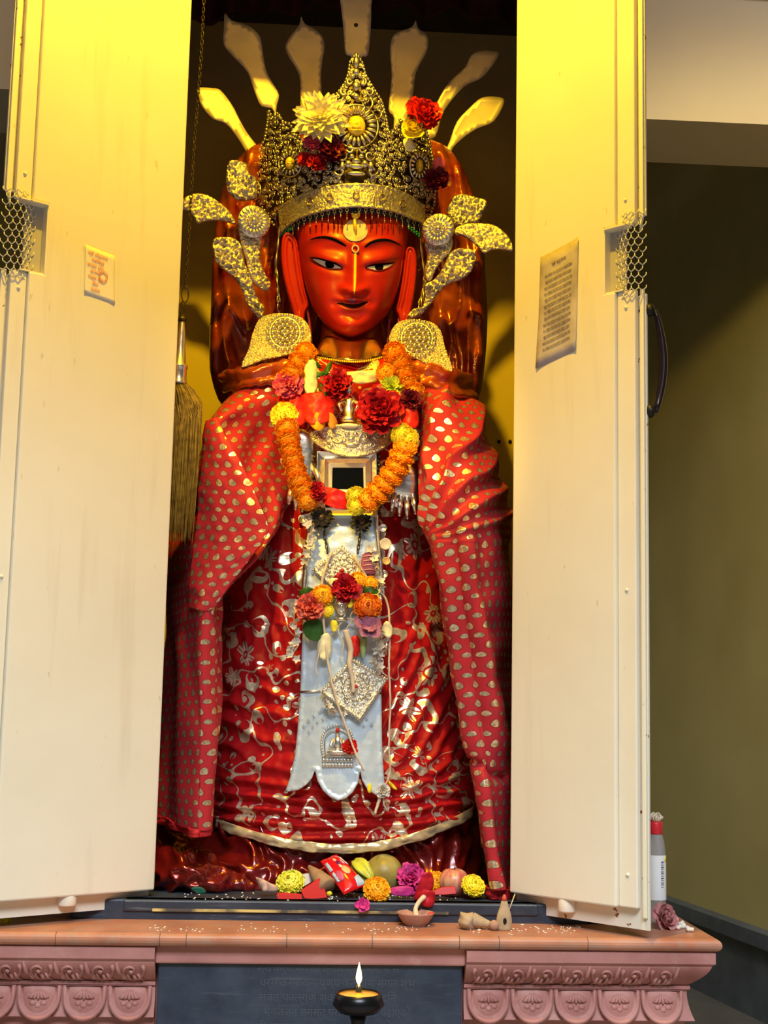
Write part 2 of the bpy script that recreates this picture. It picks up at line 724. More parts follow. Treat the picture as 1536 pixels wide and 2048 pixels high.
rim_p = [(-0.12, ZL), (0.045, ZL)] + arc(0.052, ZL - 0.0135, 0.0135, PI / 2, -PI / 2, 8) + [(0.045, ZL - 0.027), (-0.12, ZL - 0.027)]
M_RIM = NB('oiled terracotta rim', 0.35)
M_RIM.set('Base Color', M_RIM.ramp(M_RIM.noise(9, 6), [(0.3, (0.34, 0.125, 0.075)), (0.7, (0.52, 0.24, 0.15))]))
_dust = M_RIM.ramp(M_RIM.noise(22, 6, rough=0.7), [(0.46, (0, 0, 0)), (0.66, (1, 1, 1))])
M_RIM.set('Base Color', M_RIM.mix(M_RIM.math('MULTIPLY', _dust, 0.55), M_RIM.ramp(M_RIM.noise(9, 6), [(0.3, (0.36, 0.13, 0.075)), (0.7, (0.52, 0.24, 0.15))]), (0.34, 0.25, 0.20)))
M_RIM.bump(M_RIM.noise(70, 4), 0.1, 0.004)
M_RIM = M_RIM.m
r1 = sweep(rim_p, XL, XR, True, True, M_RIM, 'rim_molding')
for p in r1.data.polygons: p.use_smooth = False
fas = [(-0.1, 0.973), (0.050, 0.973), (0.054, 0.970), (0.054, 0.947), (0.050, 0.943), (-0.1, 0.943)]
cym = [(-0.1, 0.943)] + [(0.048 - 0.044 * (i / 8) ** 1.6, 0.943 - 0.05 * i / 8) for i in range(9)] + [(-0.1, 0.893)]
sub = [(-0.1, 0.893), (0.010, 0.893), (0.010, 0.886), (0.004, 0.882)] + [(0.004 + 0.014 * (i / 6) ** 2, 0.882 - 0.06 * i / 6) for i in range(7)] + [(0, 0.815), (-0.1, 0.815)]
base = [(-0.1, 0.815), (0, 0.815), (0, 0.02), (-0.1, 0.02)]
for nm, pr in (('fascia', fas), ('frieze', cym), ('petal_course', sub), ('base_course', base)):
    sweep(pr, XL, CXL, False, True, M_TERRA, nm)
    sweep(pr, CXR, XR, True, False, M_TERRA, nm)
# centre: recessed back, fascia over the slab
bm = B()
add_box(bm, ((CXL + CXR) / 2, YF + 0.085, 0.5), (CXR - CXL + 0.02, 0.15, 0.96))
obj('centre_block', bm, M_TERRA, plinth, smooth=False)
bm = B()
add_box(bm, (-0.06, 0.25, 0.485), (1.5, 0.74, 0.97))
obj('core', bm, M_TERRA, plinth, smooth=False)
bm = B()
add_box(bm, ((CXL + CXR) / 2, YF - 0.008, 0.955), (CXR - CXL, 0.06, 0.04))
bevel(obj('centre_fascia', bm, M_TERRA, plinth, smooth=False), 0.004)
# joints cut in the rim
for x in (-0.60, -0.385, -0.33, -0.12, 0.06, 0.245, 0.33, 0.52):
    bm = B()
    add_tube(bm, [Vector((x, YF - o, z)) for o, z in arc(0.052, ZL - 0.0135, 0.0137, PI / 2, -PI / 2, 6)], 0.0011, 4)
    obj('mortar_joint', bm, plain('dirty mortar', (0.16, 0.09, 0.07), 0.8), plinth)


# scroll ornaments on the frieze
def frieze_pt(x, t, out=0.0):
    o = 0.048 - 0.044 * t ** 1.6
    return Vector((x, YF - o - out, 0.943 - 0.05 * t))


def scrolls(x0, x1, pitch, mirror):
    bm = B()
    x = x0
    while x + pitch <= x1 + 0.001:
        c = x + pitch * 0.5
        pts = []
        for k in range(22):
            a = k / 21 * 2.35 * PI
            r = pitch * 0.44 * (1 - k / 24)
            pts.append((c + mirror * r * math.cos(a + 2.6), 0.5 - r * math.sin(a + 2.6) / 0.05 * 0.95))
        add_tube(bm, [frieze_pt(px, max(0.03, min(0.97, t)), 0.002) for px, t in pts], [0.0042 - 0.0018 * i / 21 for i in range(22)], 6)
        for j in range(4):                     # leaf lobes below the scroll
            xx = c + mirror * (0.30 - 0.17 * j) * pitch
            add_tube(bm, [frieze_pt(xx, 0.62, 0.001), frieze_pt(xx - mirror * 0.06 * pitch, 0.82, 0.004), frieze_pt(xx - mirror * 0.20 * pitch, 0.96, 0.002)], [0.0025, 0.0045, 0.002], 6)
        add_sphere(bm, frieze_pt(c, 0.5, 0.002), 0.006, 8, 6)
        add_tube(bm, [frieze_pt(x + pitch * (0.5 + mirror * 0.48), 0.08, 0.001), frieze_pt(x + pitch * (0.5 + mirror * 0.42), 0.5, 0.003), frieze_pt(x + pitch * (0.5 + mirror * 0.30), 0.92, 0.001)], [0.002, 0.005, 0.003], 6)
        x += pitch
    return bm


obj('scroll_carving', scrolls(CXR + 0.012, XR + 0.03, 0.064, 1), M_TERRA, plinth)
obj('scroll_carving', scrolls(XL, CXL - 0.008, 0.064, -1), M_TERRA, plinth)


def petal(cx):
    bm = B()
    w, hgt, zt = 0.045, 0.068, 0.884

    def pp(u, v, out):                       # u across -1..1, v down 0..1
        return Vector((cx + u * w, YF - 0.006 - 0.02 * v * v - out, zt - v * hgt))
    outl = [(-1, 0.0), (-1, 0.35)] + [(-math.cos(a), 0.35 + 0.65 * math.sin(a)) for a in [i * PI / 14 for i in range(1, 14)]] + [(1, 0.35), (1, 0.0)]
    n = len(outl)
    lay = []
    for s, o in ((1.0, 0.0), (1.0, 0.010), (0.88, 0.013), (0.82, 0.008), (0.74, 0.0075), (0.68, 0.011), (0.3, 0.012)):
        lay.append([bm.verts.new(pp(u * s, (v - 0.12) * s + 0.12 if v > 0.12 else v, o)) for u, v in outl])
    for a, b in zip(lay, lay[1:]):
        for i in range(n):
            bm.faces.new((a[i], a[(i + 1) % n], b[(i + 1) % n], b[i]))
    bm.faces.new(lay[-1])
    for k in range(-2, 3):                    # fleur inside the petal
        add_tube(bm, [pp(0.05 * k, 0.10, 0.012), pp(0.16 * k, 0.32, 0.015), pp(0.24 * k, 0.42 - 0.04 * abs(k), 0.012)], [0.002, 0.004, 0.002], 6)
    for k in (-1, 0, 1):
        add_sphere(bm, pp(0.26 * k, 0.55 - 0.07 * abs(k) + 0.02, 0.011), 0.0075, 8, 6, (1, .6, .8))
    bmesh.ops.recalc_face_normals(bm, faces=bm.faces[:])
    return obj('lotus_petal', bm, M_TERRA, plinth)


for i in range(5):
    petal(CXR + 0.052 + i * 0.0945)
for i in range(5):
    petal(CXL - 0.052 - i * 0.0945)

# ---------------------------------------------------------------- inscription slab
slab = empty('inscription_slab', (-0.066, YF, 0.5), 'dark slate slab with faint carved lines of script set in the plinth', 'slab')
bm = B()
add_box(bm, ((CXL + CXR) / 2, YF - 0.008, 0.53), (CXR - CXL - 0.012, 0.036, 0.815))
bevel(obj('slab', bm, slate('worn slate', 0.16), slab, smooth=False), 0.003)


def text_obj(name, body, size, M, mat, parent, ext=0.0004, sx=1.0, space=1.0):
    cu = bpy.data.curves.new(name, 'FONT')
    cu.body = body
    cu.size = size
    cu.extrude = ext
    cu.align_x = 'CENTER'
    cu.space_character = space
    tmp = bpy.data.objects.new(name, cu)
    COL.objects.link(tmp)
    dg = bpy.context.evaluated_depsgraph_get()
    me = bpy.data.meshes.new_from_object(tmp.evaluated_get(dg))
    bpy.data.objects.remove(tmp)
    bpy.data.curves.remove(cu)
    me.materials.clear()
    me.materials.append(mat)
    me.transform(M @ Matrix.Diagonal((sx, 1, 1, 1)))
    if parent is not None:
        me.transform(world_of(parent).inverted())
    o = bpy.data.objects.new(name, me)
    COL.objects.link(o)
    o.parent = parent
    return o


def face_M(o, x, y):
    """matrix that lays text (x right, y up) at world point o"""
    x, y = Vector(x).normalized(), Vector(y).normalized()
    z = x.cross(y)
    return Matrix.Translation(o) @ Matrix((x, y, z)).transposed().to_4x4()


M_CHALK = plain('faint pale letter cut', (0.058, 0.075, 0.098), 0.8)
LINES = ['श्री करुणामय लोकनाथ शरणं नमः ने सं', 'धर्म कर्म दान पुण्य कल्याण मंगल शुभ', 'संवत फाल्गुण शुक्ल पूर्णिमा दिन', 'भक्तजन समस्त परिवार सहित चढाएको']
for i, tx in enumerate(LINES + LINES[:2]):
    text_obj('inscription', tx, 0.024, face_M(Vector((-0.03 + 0.02 * (i % 2), YF - 0.0265, 0.918 - i * 0.030)), (1, 0, 0), (0, 0, 1)), M_CHALK, slab, sx=0.9 + 0.05 * (i % 3))

# ================================================================ steel doors
T_IN = 0.028


class Leaf:
    def __init__(s, a, b, side):
        s.o = Vector((a.x, a.y, 0))
        s.e = (Vector((b.x, b.y, 0)) - s.o).normalized()
        s.n = Vector((s.e.y, -s.e.x, 0))
        if s.n.y > 0: s.n = -s.n

    def at(s, u, z, n=0.0):
        return s.o + s.e * u + Vector((0, 0, z)) + s.n * n

    def px(s, x, y, n=0.0):
        q = PP(x, y, s.o + s.n * n, s.n)
        return (q - s.o).dot(s.e), q.z


def poly_part(leaf, name, uz, n0, n1, mat, parent, bev=0.0):
    bm = B()
    add_prism(bm, [leaf.at(u, z) for u, z in uz], leaf.n * n0, leaf.n * n1)
    o = obj(name, bm, mat, parent, smooth=False)
    if bev: bevel(o, bev, 2)
    return o


def make_door(a, b, pxs, label):
    L = Leaf(a, b, 0)
    d = empty('shrine_door', L.at(0, 1.0), label, 'door')
    zt = 3.70
    u_in, u_fl, u_bk = (L.px(*pxs[k], n)[0] for k, n in (('panel', T_IN), ('flange', T_IN), ('back', 0)))
    zb_in = pxs['zb']
    zb = a.z
    c0, c1 = L.px(*pxs['cut_top'], T_IN)[1], L.px(*pxs['cut_bot'], T_IN)[1]
    uc = L.px(*pxs['cut_top'], T_IN)[0]
    # outer skin with a bite cut out of its free edge
    ub = u_bk - 0.062
    poly_part(L, 'outer_skin', [(0, zb), (u_bk, zb), (u_bk, c1 - 0.01), (ub, c1 - 0.02), (ub, c0 + 0.015), (u_bk, c0 + 0.02), (u_bk, zt), (0, zt)], -0.006, 0, M_RUST, d)
    poly_part(L, 'inner_panel', [(0.0, zb_in), (u_in, zb_in), (u_in, c1), (uc, c1), (uc, c0), (u_in, c0), (u_in, zt), (0, zt)], 0.001, T_IN, M_DOOR, d, 0.004)
    # flange: the panel's folded edge, a hand lower than its face, above and below the cut
    for z0, z1 in ((zb_in + 0.001, c1 + 0.0), (c0, zt)):
        poly_part(L, 'folded_flange', [(u_in + 0.0005, z0), (u_fl, z0), (u_fl, z1), (u_in + 0.0005, z1)], 0.003, T_IN - 0.010, M_DOOR, d, 0.003)
        poly_part(L, 'edge_strip', [(u_fl + 0.006, z0 - 0.02), (u_bk - 0.002, z0 - 0.02 if z0 < 2 else z0 + 0.02), (u_bk - 0.002, z1), (u_fl + 0.006, z1)], 0.0, 0.008, M_RUST, d, 0.002)
    # recess in the cut
    bm = B()
    for (ua, ub_, z0, z1, n0, n1) in ((uc, u_in + 0.03, c0 - 0.004, c0, 0.001, T_IN + 0.004), (uc, u_in + 0.02, c1, c1 + 0.003, 0.001, T_IN - 0.004), (uc - 0.002, uc + 0.002, c1, c0, 0.001, T_IN - 0.001)):
        add_prism(bm, [L.at(ua, z0), L.at(ub_, z0), L.at(ub_, z1), L.at(ua, z1)], L.n * n0, L.n * n1)
    obj('lock_recess', bm, M_RUST, d, smooth=False)
    poly_part(L, 'lock_plate', [(uc + 0.002, c1 + 0.004), (uc + 0.045, c1 + 0.004), (uc + 0.045, c0 - 0.004), (uc + 0.002, c0 - 0.004)], 0.001, 0.004, plain('grey primer', (0.45, 0.43, 0.42), 0.6), d)
    # expanded metal across the cut
    bm = B()
    w0, w1 = u_bk - 0.068, u_bk + 0.002
    cw, chh = 0.0145, 0.030
    r = 0
    z = c1 - 0.02
    while z < c0 + 0.02:
        u = w0 + (cw / 2 if r % 2 else 0)
        while u < w1:
            def q(uu, zz):
                f = (uu - w0) / (w1 - w0)
                return L.at(uu, zz, 0.006 + 0.018 * math.sin(PI * min(1, max(0, f))))
            add_tube(bm, [q(u, z), q(u + cw / 2, z + chh * 0.25), q(u + cw / 2, z + chh * 0.42)], 0.0013, 5)
            add_tube(bm, [q(u, z), q(u - cw / 2, z + chh * 0.25), q(u - cw / 2, z + chh * 0.42)], 0.0013, 5)
            u += cw
        z += chh * 0.5
        r += 1
    # keep neat: lattice rows are joined by short links
    obj('wire_mesh', bm, M_RUST, d)
    # rivets on the flange
    for zz in (c1 - 0.04, c0 + 0.06, zb_in + 0.07, (zb_in + c1) / 2):
        bm = B()
        add_sphere(bm, L.at((u_in + u_fl) / 2, zz, T_IN - 0.010), 0.0045, 8, 6)
        obj('rivet', bm, M_DOOR, d)
    # bolt sleeve under the panel
    bx, by = pxs['pipe']
    up, zp = L.px(bx, by, 0.014)
    bm = B()
    add_lathe(bm, [(0.013, 0), (0.0195, 0.0), (0.0205, 0.003), (0.0205, 0.06), (0.011, 0.06)], Matrix.Translation(L.at(up, zp - 0.002, 0.0065)), 24)
    obj('bolt_sleeve', bm, M_DOOR, d)
    return L, d


LR, DR = make_door(P(1033, 1822, 0), PZ(1300, 1862, P(1035, 1822, 0).z), dict(zb=1.062, panel=(1232, 1813), flange=(1270, 1815), back=(1299, 1862), cut_top=(1208, 458), cut_bot=(1207, 588), pipe=(1130, 1822)),
               'right steel door, cream, hung with a long grey printed sheet')
LLf, DL = make_door(P(296, 1812, 0), PZ(0, 1837, P(290, 1812, 0).z), dict(zb=1.058, panel=(90, 0), flange=(58, 0), back=(31, 0), cut_top=(98, 408), cut_bot=(96, 550), pipe=(137, 1810)),
                'left steel door, cream, with a small red printed slip pasted on')

# ================================================================ materials of the statue
M_FACE = NB('red lacquer', 0.42)
M_FACE.set('Base Color', M_FACE.ramp(M_FACE.noise(14, 4), [(0.3, (0.46, 0.010, 0.004)), (0.7, (0.54, 0.016, 0.005))]))
M_FACE.set('Coat Weight', 0.08).set('Coat Roughness', 0.2).set('Specular IOR Level', 0.35)
M_FACE = M_FACE.m
M_BLACK = plain('black paint', (0.004, 0.003, 0.004), 0.8, Specular_IOR_Level=0.05)
M_WHITE = plain('white eye paint', (0.88, 0.84, 0.76), 0.5)
M_MAROON = plain('deep red paint', (0.14, 0.004, 0.003), 0.6, Specular_IOR_Level=0.15)
M_PLUM = plain('plum lacquer', (0.30, 0.03, 0.09), 0.3)
M_NECK = plain('dark red neck lacquer', (0.22, 0.012, 0.012), 0.35)
M_YELLOWP = plain('yellow paste', (0.90, 0.62, 0.02), 0.5)
M_CREAMP = plain('sandal paste', (0.82, 0.62, 0.36), 0.6, var=0.12, scale=60)


def silver(name, col, rough, bscale, strength, dist, tarn=0.0, kind='noise'):
    b = NB(name, rough, 1.0, col)
    if kind == 'noise':
        h = b.noise(bscale, 3, rough=0.6)
    else:
        h = b.math('SUBTRACT', 1.0, b.voronoi(bscale, feature='SMOOTH_F1'))
    if tarn:
        b.set('Base Color', b.ramp(h, [(0.36, tuple(c * (1 - tarn) for c in col)), (0.56, col)]))
    b.bump(h, strength, dist)
    return b.m


M_SIL = silver('beaten silver', (0.86, 0.82, 0.74), 0.30, 55, 0.25, 0.004)
M_REP = silver('embossed silver sheet', (0.84, 0.78, 0.64), 0.30, 150, 0.8, 0.006, 0.35)
_g = NB('granulated silver sheet', 0.34, 0.6)
_v = _g.voronoi(330, feature='SMOOTH_F1')
_g.set('Base Color', _g.ramp(_v, [(0.25, (0.90, 0.84, 0.68)), (0.62, (0.48, 0.38, 0.20))]))
_g.bump(_g.math('SUBTRACT', 1.0, _v), 0.9, 0.006)
M_GRAN = _g.m
M_FIL = silver('filigree silver', (0.84, 0.78, 0.66), 0.28, 160, 0.2, 0.002)
M_REP.node_tree.nodes['Principled BSDF'].inputs['Metallic'].default_value = 0.88
M_TARN = silver('tarnished silver', (0.09, 0.065, 0.04), 0.5, 120, 0.5, 0.004)
M_SHEET = plain('dull silver sheet', (0.70, 0.62, 0.58), 0.45, 0.45, var=0.12, scale=9, bump=0.1, bscale=12)
M_GILT = plain('yellow gilt', (0.95, 0.68, 0.06), 0.28, 0.25, bump=0.3, bscale=140)
M_BRASS = silver('polished brass', (0.86, 0.66, 0.28), 0.18, 30, 0.10, 0.003)
M_NAVY = plain('navy cloth', (0.012, 0.016, 0.035), 0.8)
M_GREENB = plain('green glass bead', (0.01, 0.18, 0.06), 0.2)


def interp(tab, y):
    if y <= tab[0][0]: return tab[0][1:]
    for a, b in zip(tab, tab[1:]):
        if y <= b[0]:
            t = (y - a[0]) / (b[0] - a[0])
            t2 = t
            return tuple(p + (q - p) * t2 for p, q in zip(a[1:], b[1:]))
    return tab[-1][1:]


def smooth_tab(tab, sub=6):
    c = catmull(tab, sub)
    return c


G = lambda x, y, cx, cy, sx, sy: math.exp(-((x - cx) / sx) ** 2 - ((y - cy) / sy) ** 2)

# ---------------------------------------------------------------- statue: head
statue = empty('deity_statue', (0, 0.33, ZS), 'red faced deity statue with half closed eyes standing in the shrine', 'statue')
#            y   left right front edge
FT = smooth_tab([(385, 606, 806, .215, .32), (410, 596, 814, .185, .315), (440, 591, 818, .170, .31), (469, 591, 817, .163, .31), (517, 597, 811, .160, .305), (558, 605, 803, .160, .30),
                 (604, 620, 788, .160, .285), (627, 632, 774, .162, .275), (646, 647, 758, .167, .265), (660, 663, 741, .176, .26), (670, 682, 722, .192, .26), (676, 698, 706, .222, .26)])


def face_bump(x, y):
    h = 0.0
    # nose
    t = (y - 497) / (585 - 497)
    if t > -0.4:
        tt = max(0.0, min(1.0, t))
        w = 8.5 + 8.0 * tt
        hh = 0.008 + 0.030 * tt ** 1.25
        fall = 1.0 if y < 583 else math.exp(-((y - 583) / 6.5) ** 2)
        if t < 0: fall *= math.exp(-(t / 0.22) ** 2)
        h += hh * fall * math.exp(-(abs(x - 709) / w) ** 2.2)
    for c in (690, 728):
        h += 0.015 * G(x, y, c, 577, 9.5, 9)
    # brows, lids and sockets
    for sx, (ix, iy), (mx, my), (ox, oy) in ((-1, (694, 492), (652, 473), (606, 492)), (1, (730, 494), (768, 480), (806, 496))):
        cx = 655 if sx < 0 else 760
        yb = my + 16 * ((x - mx) / 48.0) ** 2
        if abs(x - mx) < 70:
            h += 0.0045 * math.exp(-((y - yb) / 7) ** 2) * math.exp(-((x - mx) / 42) ** 4)
        h -= 0.0035 * G(x, y, cx + (14 if sx < 0 else -12), 500, 26, 10)
        tilt = (0.24 if sx < 0 else -0.20) * (x - cx)
        ly = y - tilt
        lid = math.exp(-((x - cx) / 34) ** 4) * (math.exp(-((ly - 516) / 13.0) ** 2) if ly < 516 else math.exp(-((ly - 516) / 9.0) ** 4))
        h += 0.0085 * lid
        h -= 0.0035 * G(x, ly, cx, 534, 34, 7)
        h += 0.002 * G(x, ly, cx, 547, 34, 10)
    for c in (640, 768):
        h += 0.008 * G(x, y, c, 578, 36, 34)
    # mouth
    h += 0.010 * G(x, y, 705, 599, 26, 7.5) + 0.004 * G(x, y, 697, 597, 8, 5) + 0.004 * G(x, y, 714, 597, 8, 5)
    h -= 0.003 * G(x, y, 705, 592, 5, 7)
    yl = 606 - 3.0 * ((x - 705) / 30.0) ** 2
    h -= 0.006 * math.exp(-((y - yl) / 2.6) ** 2) * math.exp(-((x - 705) / 30) ** 6)
    h += 0.009 * G(x, y, 706, 616, 22, 7)
    h -= 0.004 * G(x, y, 705, 630, 24, 7)
    h += 0.011 * G(x, y, 704, 650, 20, 13)
    h -= 0.004 * (G(x, y, 668, 607, 8, 10) + G(x, y, 744, 605, 8, 10))
    return h


def faceY(x, y):
    l, r, F, E = interp(FT, y)
    c, w = (l + r) / 2, max((r - l) / 2, 0.5)
    s = max(-1, min(1, (x - c) / w))
    sh = max(0.0, 1 - abs(s) ** 2.5) ** (1 / 2.1)
    return E - (E - F) * sh - face_bump(x, y) * min(1.0, sh * 1.3)


def build_head():
    bm = B()
    rows = []
    nr, nc = 150, 110
    for k in range(nr + 1):
        y = 385 + (676 - 385) * k / nr
        l, r, F, E = interp(FT, y)
        c, w = (l + r) / 2, max((r - l) / 2, 0.5)
        row = []
        for i in range(nc + 1):
            s = -math.cos(PI * i / nc)
            x = c + w * s
            row.append(bm.verts.new(P(x, y, faceY(x, y))))
        for i in range(1, 24):
            s = math.cos(PI * i / 24)
            row.append(bm.verts.new(P(c + w * s, y, E + 0.09 * math.sqrt(max(0, 1 - s * s)) * min(1, w / 80))))
        rows.append(row)
    n = len(rows[0])
    for a, b in zip(rows, rows[1:]):
        for i in range(n):
            bm.faces.new((a[i], a[(i + 1) % n], b[(i + 1) % n], b[i]))
    bm.faces.new(rows[0][::-1])
    bm.faces.new(rows[-1])
    bmesh.ops.recalc_face_normals(bm, faces=bm.faces[:])
    return obj('head', bm, M_FACE, statue)


head = build_head()


def patch(name, pts, mat, parent, out=0.0012, step=2.0, dense=True, h=None, thick=0.0012):
    if dense: pts = catmull(pts, 5, closed=True)
    pl = lambda x, y, o: P(x, y, faceY(x, y) - o + 0.0008)
    return obj(name, relief(pts, pl, step, h or (lambda x, y, d: 0.0), thick, None), mat, parent)


def stroke_patch(name, line, widths, mat, parent, thick=0.0012, step=2.0):
    c = catmull(line, 6)
    n = len(c)
    wv = [interp([(i / (len(widths) - 1), w) for i, w in enumerate(widths)], k / (n - 1))[0] for k in range(n)]
    up, dn = [], []
    for k in range(n):
        a, b = c[max(k - 1, 0)], c[min(k + 1, n - 1)]
        dx, dy = b[0] - a[0], b[1] - a[1]
        l = math.hypot(dx, dy) or 1
        up.append((c[k][0] + dy / l * wv[k], c[k][1] - dx / l * wv[k]))
        dn.append((c[k][0] - dy / l * wv[k], c[k][1] + dx / l * wv[k]))
    return patch(name, up + dn[::-1], mat, parent, step=step, dense=False, thick=thick)


def Z1(x, y): return (540 + x / 4.8, 400 + y / 4.8)      # read from a 4.8x crop of the face


eyeL = [Z1(412, 568), Z1(470, 572), Z1(540, 592), Z1(620, 618), Z1(690, 650), Z1(640, 658), Z1(560, 650), Z1(480, 615)]
eyeR = [Z1(930, 645), Z1(985, 632), Z1(1050, 628), Z1(1120, 622), Z1(1178, 616), Z1(1130, 650), Z1(1060, 670), Z1(985, 668)]
for e, pup, lid in ((eyeL, [Z1(535, 592), Z1(612, 618), Z1(606, 650), Z1(570, 654), Z1(538, 640)], [Z1(385, 555), Z1(470, 562), Z1(560, 590), Z1(630, 612), Z1(698, 655)]),
                    (eyeR, [Z1(1012, 630), Z1(1085, 626), Z1(1082, 664), Z1(1050, 672), Z1(1016, 664)], [Z1(915, 648), Z1(985, 626), Z1(1060, 618), Z1(1130, 612), Z1(1200, 598)])):
    ob = patch('eye', e, M_WHITE, statue, thick=0.0016, step=1.6)
    stp = patch('pupil', pup, M_BLACK, ob, thick=0.0026, step=1.6)
    stroke_patch('upper_lash', lid, [0.6, 1.4, 1.8, 1.5, 0.6], M_BLACK, ob, 0.0028, 1.6)
stroke_patch('lower_lid', [Z1(400, 578), Z1(480, 628), Z1(570, 664), Z1(650, 668), Z1(690, 662)], [0.5, 1.2, 1.3, 1.0, 0.5], M_MAROON, statue, 0.0016)
stroke_patch('lower_lid', [Z1(925, 662), Z1(985, 678), Z1(1060, 684), Z1(1130, 662), Z1(1190, 628)], [0.5, 1.0, 1.3, 1.2, 0.5], M_MAROON, statue, 0.0016)
stroke_patch('eyebrow', [Z1(385, 382), Z1(450, 362), Z1(530, 358), Z1(610, 378), Z1(680, 412), Z1(732, 442)], [0.5, 1.8, 2.8, 3.0, 2.8, 1.5], M_BLACK, statue)
stroke_patch('eyebrow', [Z1(912, 452), Z1(965, 412), Z1(1040, 388), Z1(1120, 384), Z1(1190, 402), Z1(1262, 440)], [1.5, 2.7, 3.0, 2.7, 2.0, 0.5], M_BLACK, statue)
# painted hair strokes under the fringe
for x, y0, y1 in ((385, 255, 330), (440, 240, 325), (495, 215, 330), (555, 200, 320), (610, 190, 325), (650, 190, 330), (690, 200, 320), (965, 195, 315), (1020, 200, 330), (1075, 215, 345), (1130, 230, 330), (1180, 240, 340), (1240, 260, 330)):
    stroke_patch('hair_stroke', [Z1(x, y0), Z1(x + 4, (y0 + y1) / 2), Z1(x, y1)], [1.3, 1.8, 0.5], M_MAROON, statue, 0.0010, 2.4)
stroke_patch('mouth_line', [Z1(642, 990), Z1(690, 996), Z1(740, 1012), Z1(800, 1020), Z1(860, 1010), Z1(905, 990), Z1(940, 978)], [1.0, 2.4, 3.6, 4.2, 3.6, 2.4, 1.0], plain('mouth black', (0.012, 0.002, 0.002), 0.8, Specular_IOR_Level=0.05), statue, 0.0014)
stroke_patch('lip_outline', [Z1(645, 1000), Z1(700, 1035), Z1(760, 1052), Z1(830, 1054), Z1(890, 1034), Z1(940, 995)], [0.4, 0.8, 0.9, 0.9, 0.8, 0.4], plain('gold lip line', (0.50, 0.10, 0.02), 0.4), statue, 0.0014)
patch('lip_mark', [Z1(755, 940), Z1(825, 940), Z1(828, 985), Z1(790, 996), Z1(752, 982)], M_PLUM, statue, thick=0.0014)
# forehead mark and the yellow line down the nose
tl = patch('forehead_mark', [Z1(820 + 118 * math.cos(a), 300 + (100 if math.sin(a) > 0 else 118) * math.sin(a)) for a in [k * PI / 8 for k in range(16)]], M_CREAMP, statue, thick=0.003, h=lambda x, y, d: 0.001 * nz(x / 9, y / 9))
stroke_patch('nose_line', [Z1(822, 500), Z1(820, 560), Z1(818, 640), Z1(816, 740), Z1(812, 850), Z1(808, 905)], [1.6, 2.4, 2.7, 2.6, 1.8, 0.6], M_YELLOWP, statue, 0.002)
bm = B()
add_tube(bm, [P(*Z1(820 + 30 * math.cos(a), 470 + 34 * math.sin(a)), faceY(711, 498) - 0.003) for a in [k * PI / 8 for k in range(16)]], 0.0022, 6, closed=True)
obj('brow_ring', bm, M_CREAMP, statue)
# gilt seam along the mask's edge
for side in ([Z1(330, 760), Z1(360, 880), Z1(405, 1010), Z1(460, 1100), Z1(520, 1180), Z1(600, 1255)], [Z1(1268, 580), Z1(1245, 760), Z1(1195, 960), Z1(1120, 1090), Z1(1030, 1190), Z1(950, 1260)]):
    stroke_patch('mask_edge', side, [0.3, 0.7, 1.0, 1.3, 1.0, 0.3], plain('worn gilt edge', (0.62, 0.20, 0.04), 0.35), statue, 0.0012)


# ears: long, with grooved rims
def ear(pts, Y):
    pts = catmull(pts, 4, closed=True)
    hh = lambda x, y, d: 0.010 * math.exp(-((d - 3.5) / 2.4) ** 2) + 0.006 * math.exp(-((d - 9.5) / 2.0) ** 2)
    return relief(pts, flat(Y), 2.2, hh, 0.016)


obj('ear', ear([(592, 480), (576, 469), (565, 480), (562, 512), (566, 552), (575, 590), (584, 622), (592, 655), (598, 668), (608, 662), (610, 632), (618, 612), (610, 580), (602, 535), (598, 500)], 0.285), M_FACE, statue)
obj('ear', ear([(812, 500), (826, 500), (832, 520), (831, 560), (826, 600), (818, 636), (810, 664), (801, 664), (797, 640), (790, 622), (796, 598), (803, 560), (807, 525)], 0.285), M_FACE, statue)
for xs in ([(604, 610), (600, 630), (602, 655), (606, 690)], [(612, 612), (618, 635), (620, 660), (622, 692)], [(800, 612), (798, 640), (795, 690)], [(779, 640), (777, 660), (776, 690)]):
    bm = B()
    add_tube(bm, [P(x, y, 0.275) for x, y in catmull(xs, 4)], 0.0045, 8)
    obj('ear_lobe', bm, M_PLUM, statue)
# neck and the wooden body that carries everything
bm = B()
rings = []
for y, l, r, F in ((640, 645, 762, .25), (680, 640, 766, .22), (705, 628, 780, .19), (735, 590, 820, .19), (770, 520, 880, .20), (860, 480, 925, .20), (1000, 470, 935, .22), (1300, 460, 940, .24), (1600, 450, 945, .26), (1786, 450, 945, .26)):
    c, w = (l + r) / 2, (r - l) / 2
    yy = y
    rings.append([bm.verts.new(P(c + w * math.cos(a), yy, 0.37 - (0.37 - F) * math.sin(a) if math.sin(a) > 0 else 0.37 - 0.10 * math.sin(a))) for a in [k * 2 * PI / 40 for k in range(40)]])
for a, b in zip(rings, rings[1:]):
    for i in range(40):
        bm.faces.new((a[i], a[(i + 1) % 40], b[(i + 1) % 40], b[i]))
bm.faces.new(rings[0]); bm.faces.new(rings[-1])
bmesh.ops.recalc_face_normals(bm, faces=bm.faces[:])
obj('body', bm, M_NECK, statue)


# ================================================================ crown
crown = empty('crown', P(712, 400, 0.25), 'tall pierced silver crown with yellow medallions and a fringe on the red face', 'crown')


def crY(x, base=0.125):
    return base + 0.19 * ((x - 706) / 165.0) ** 2


def cr_place(base):
    return lambda x, y, o: P(x, y, crY(x, base) + max(0.0, (330 - y)) * 0.0003) + Vector((0, -o, 0))


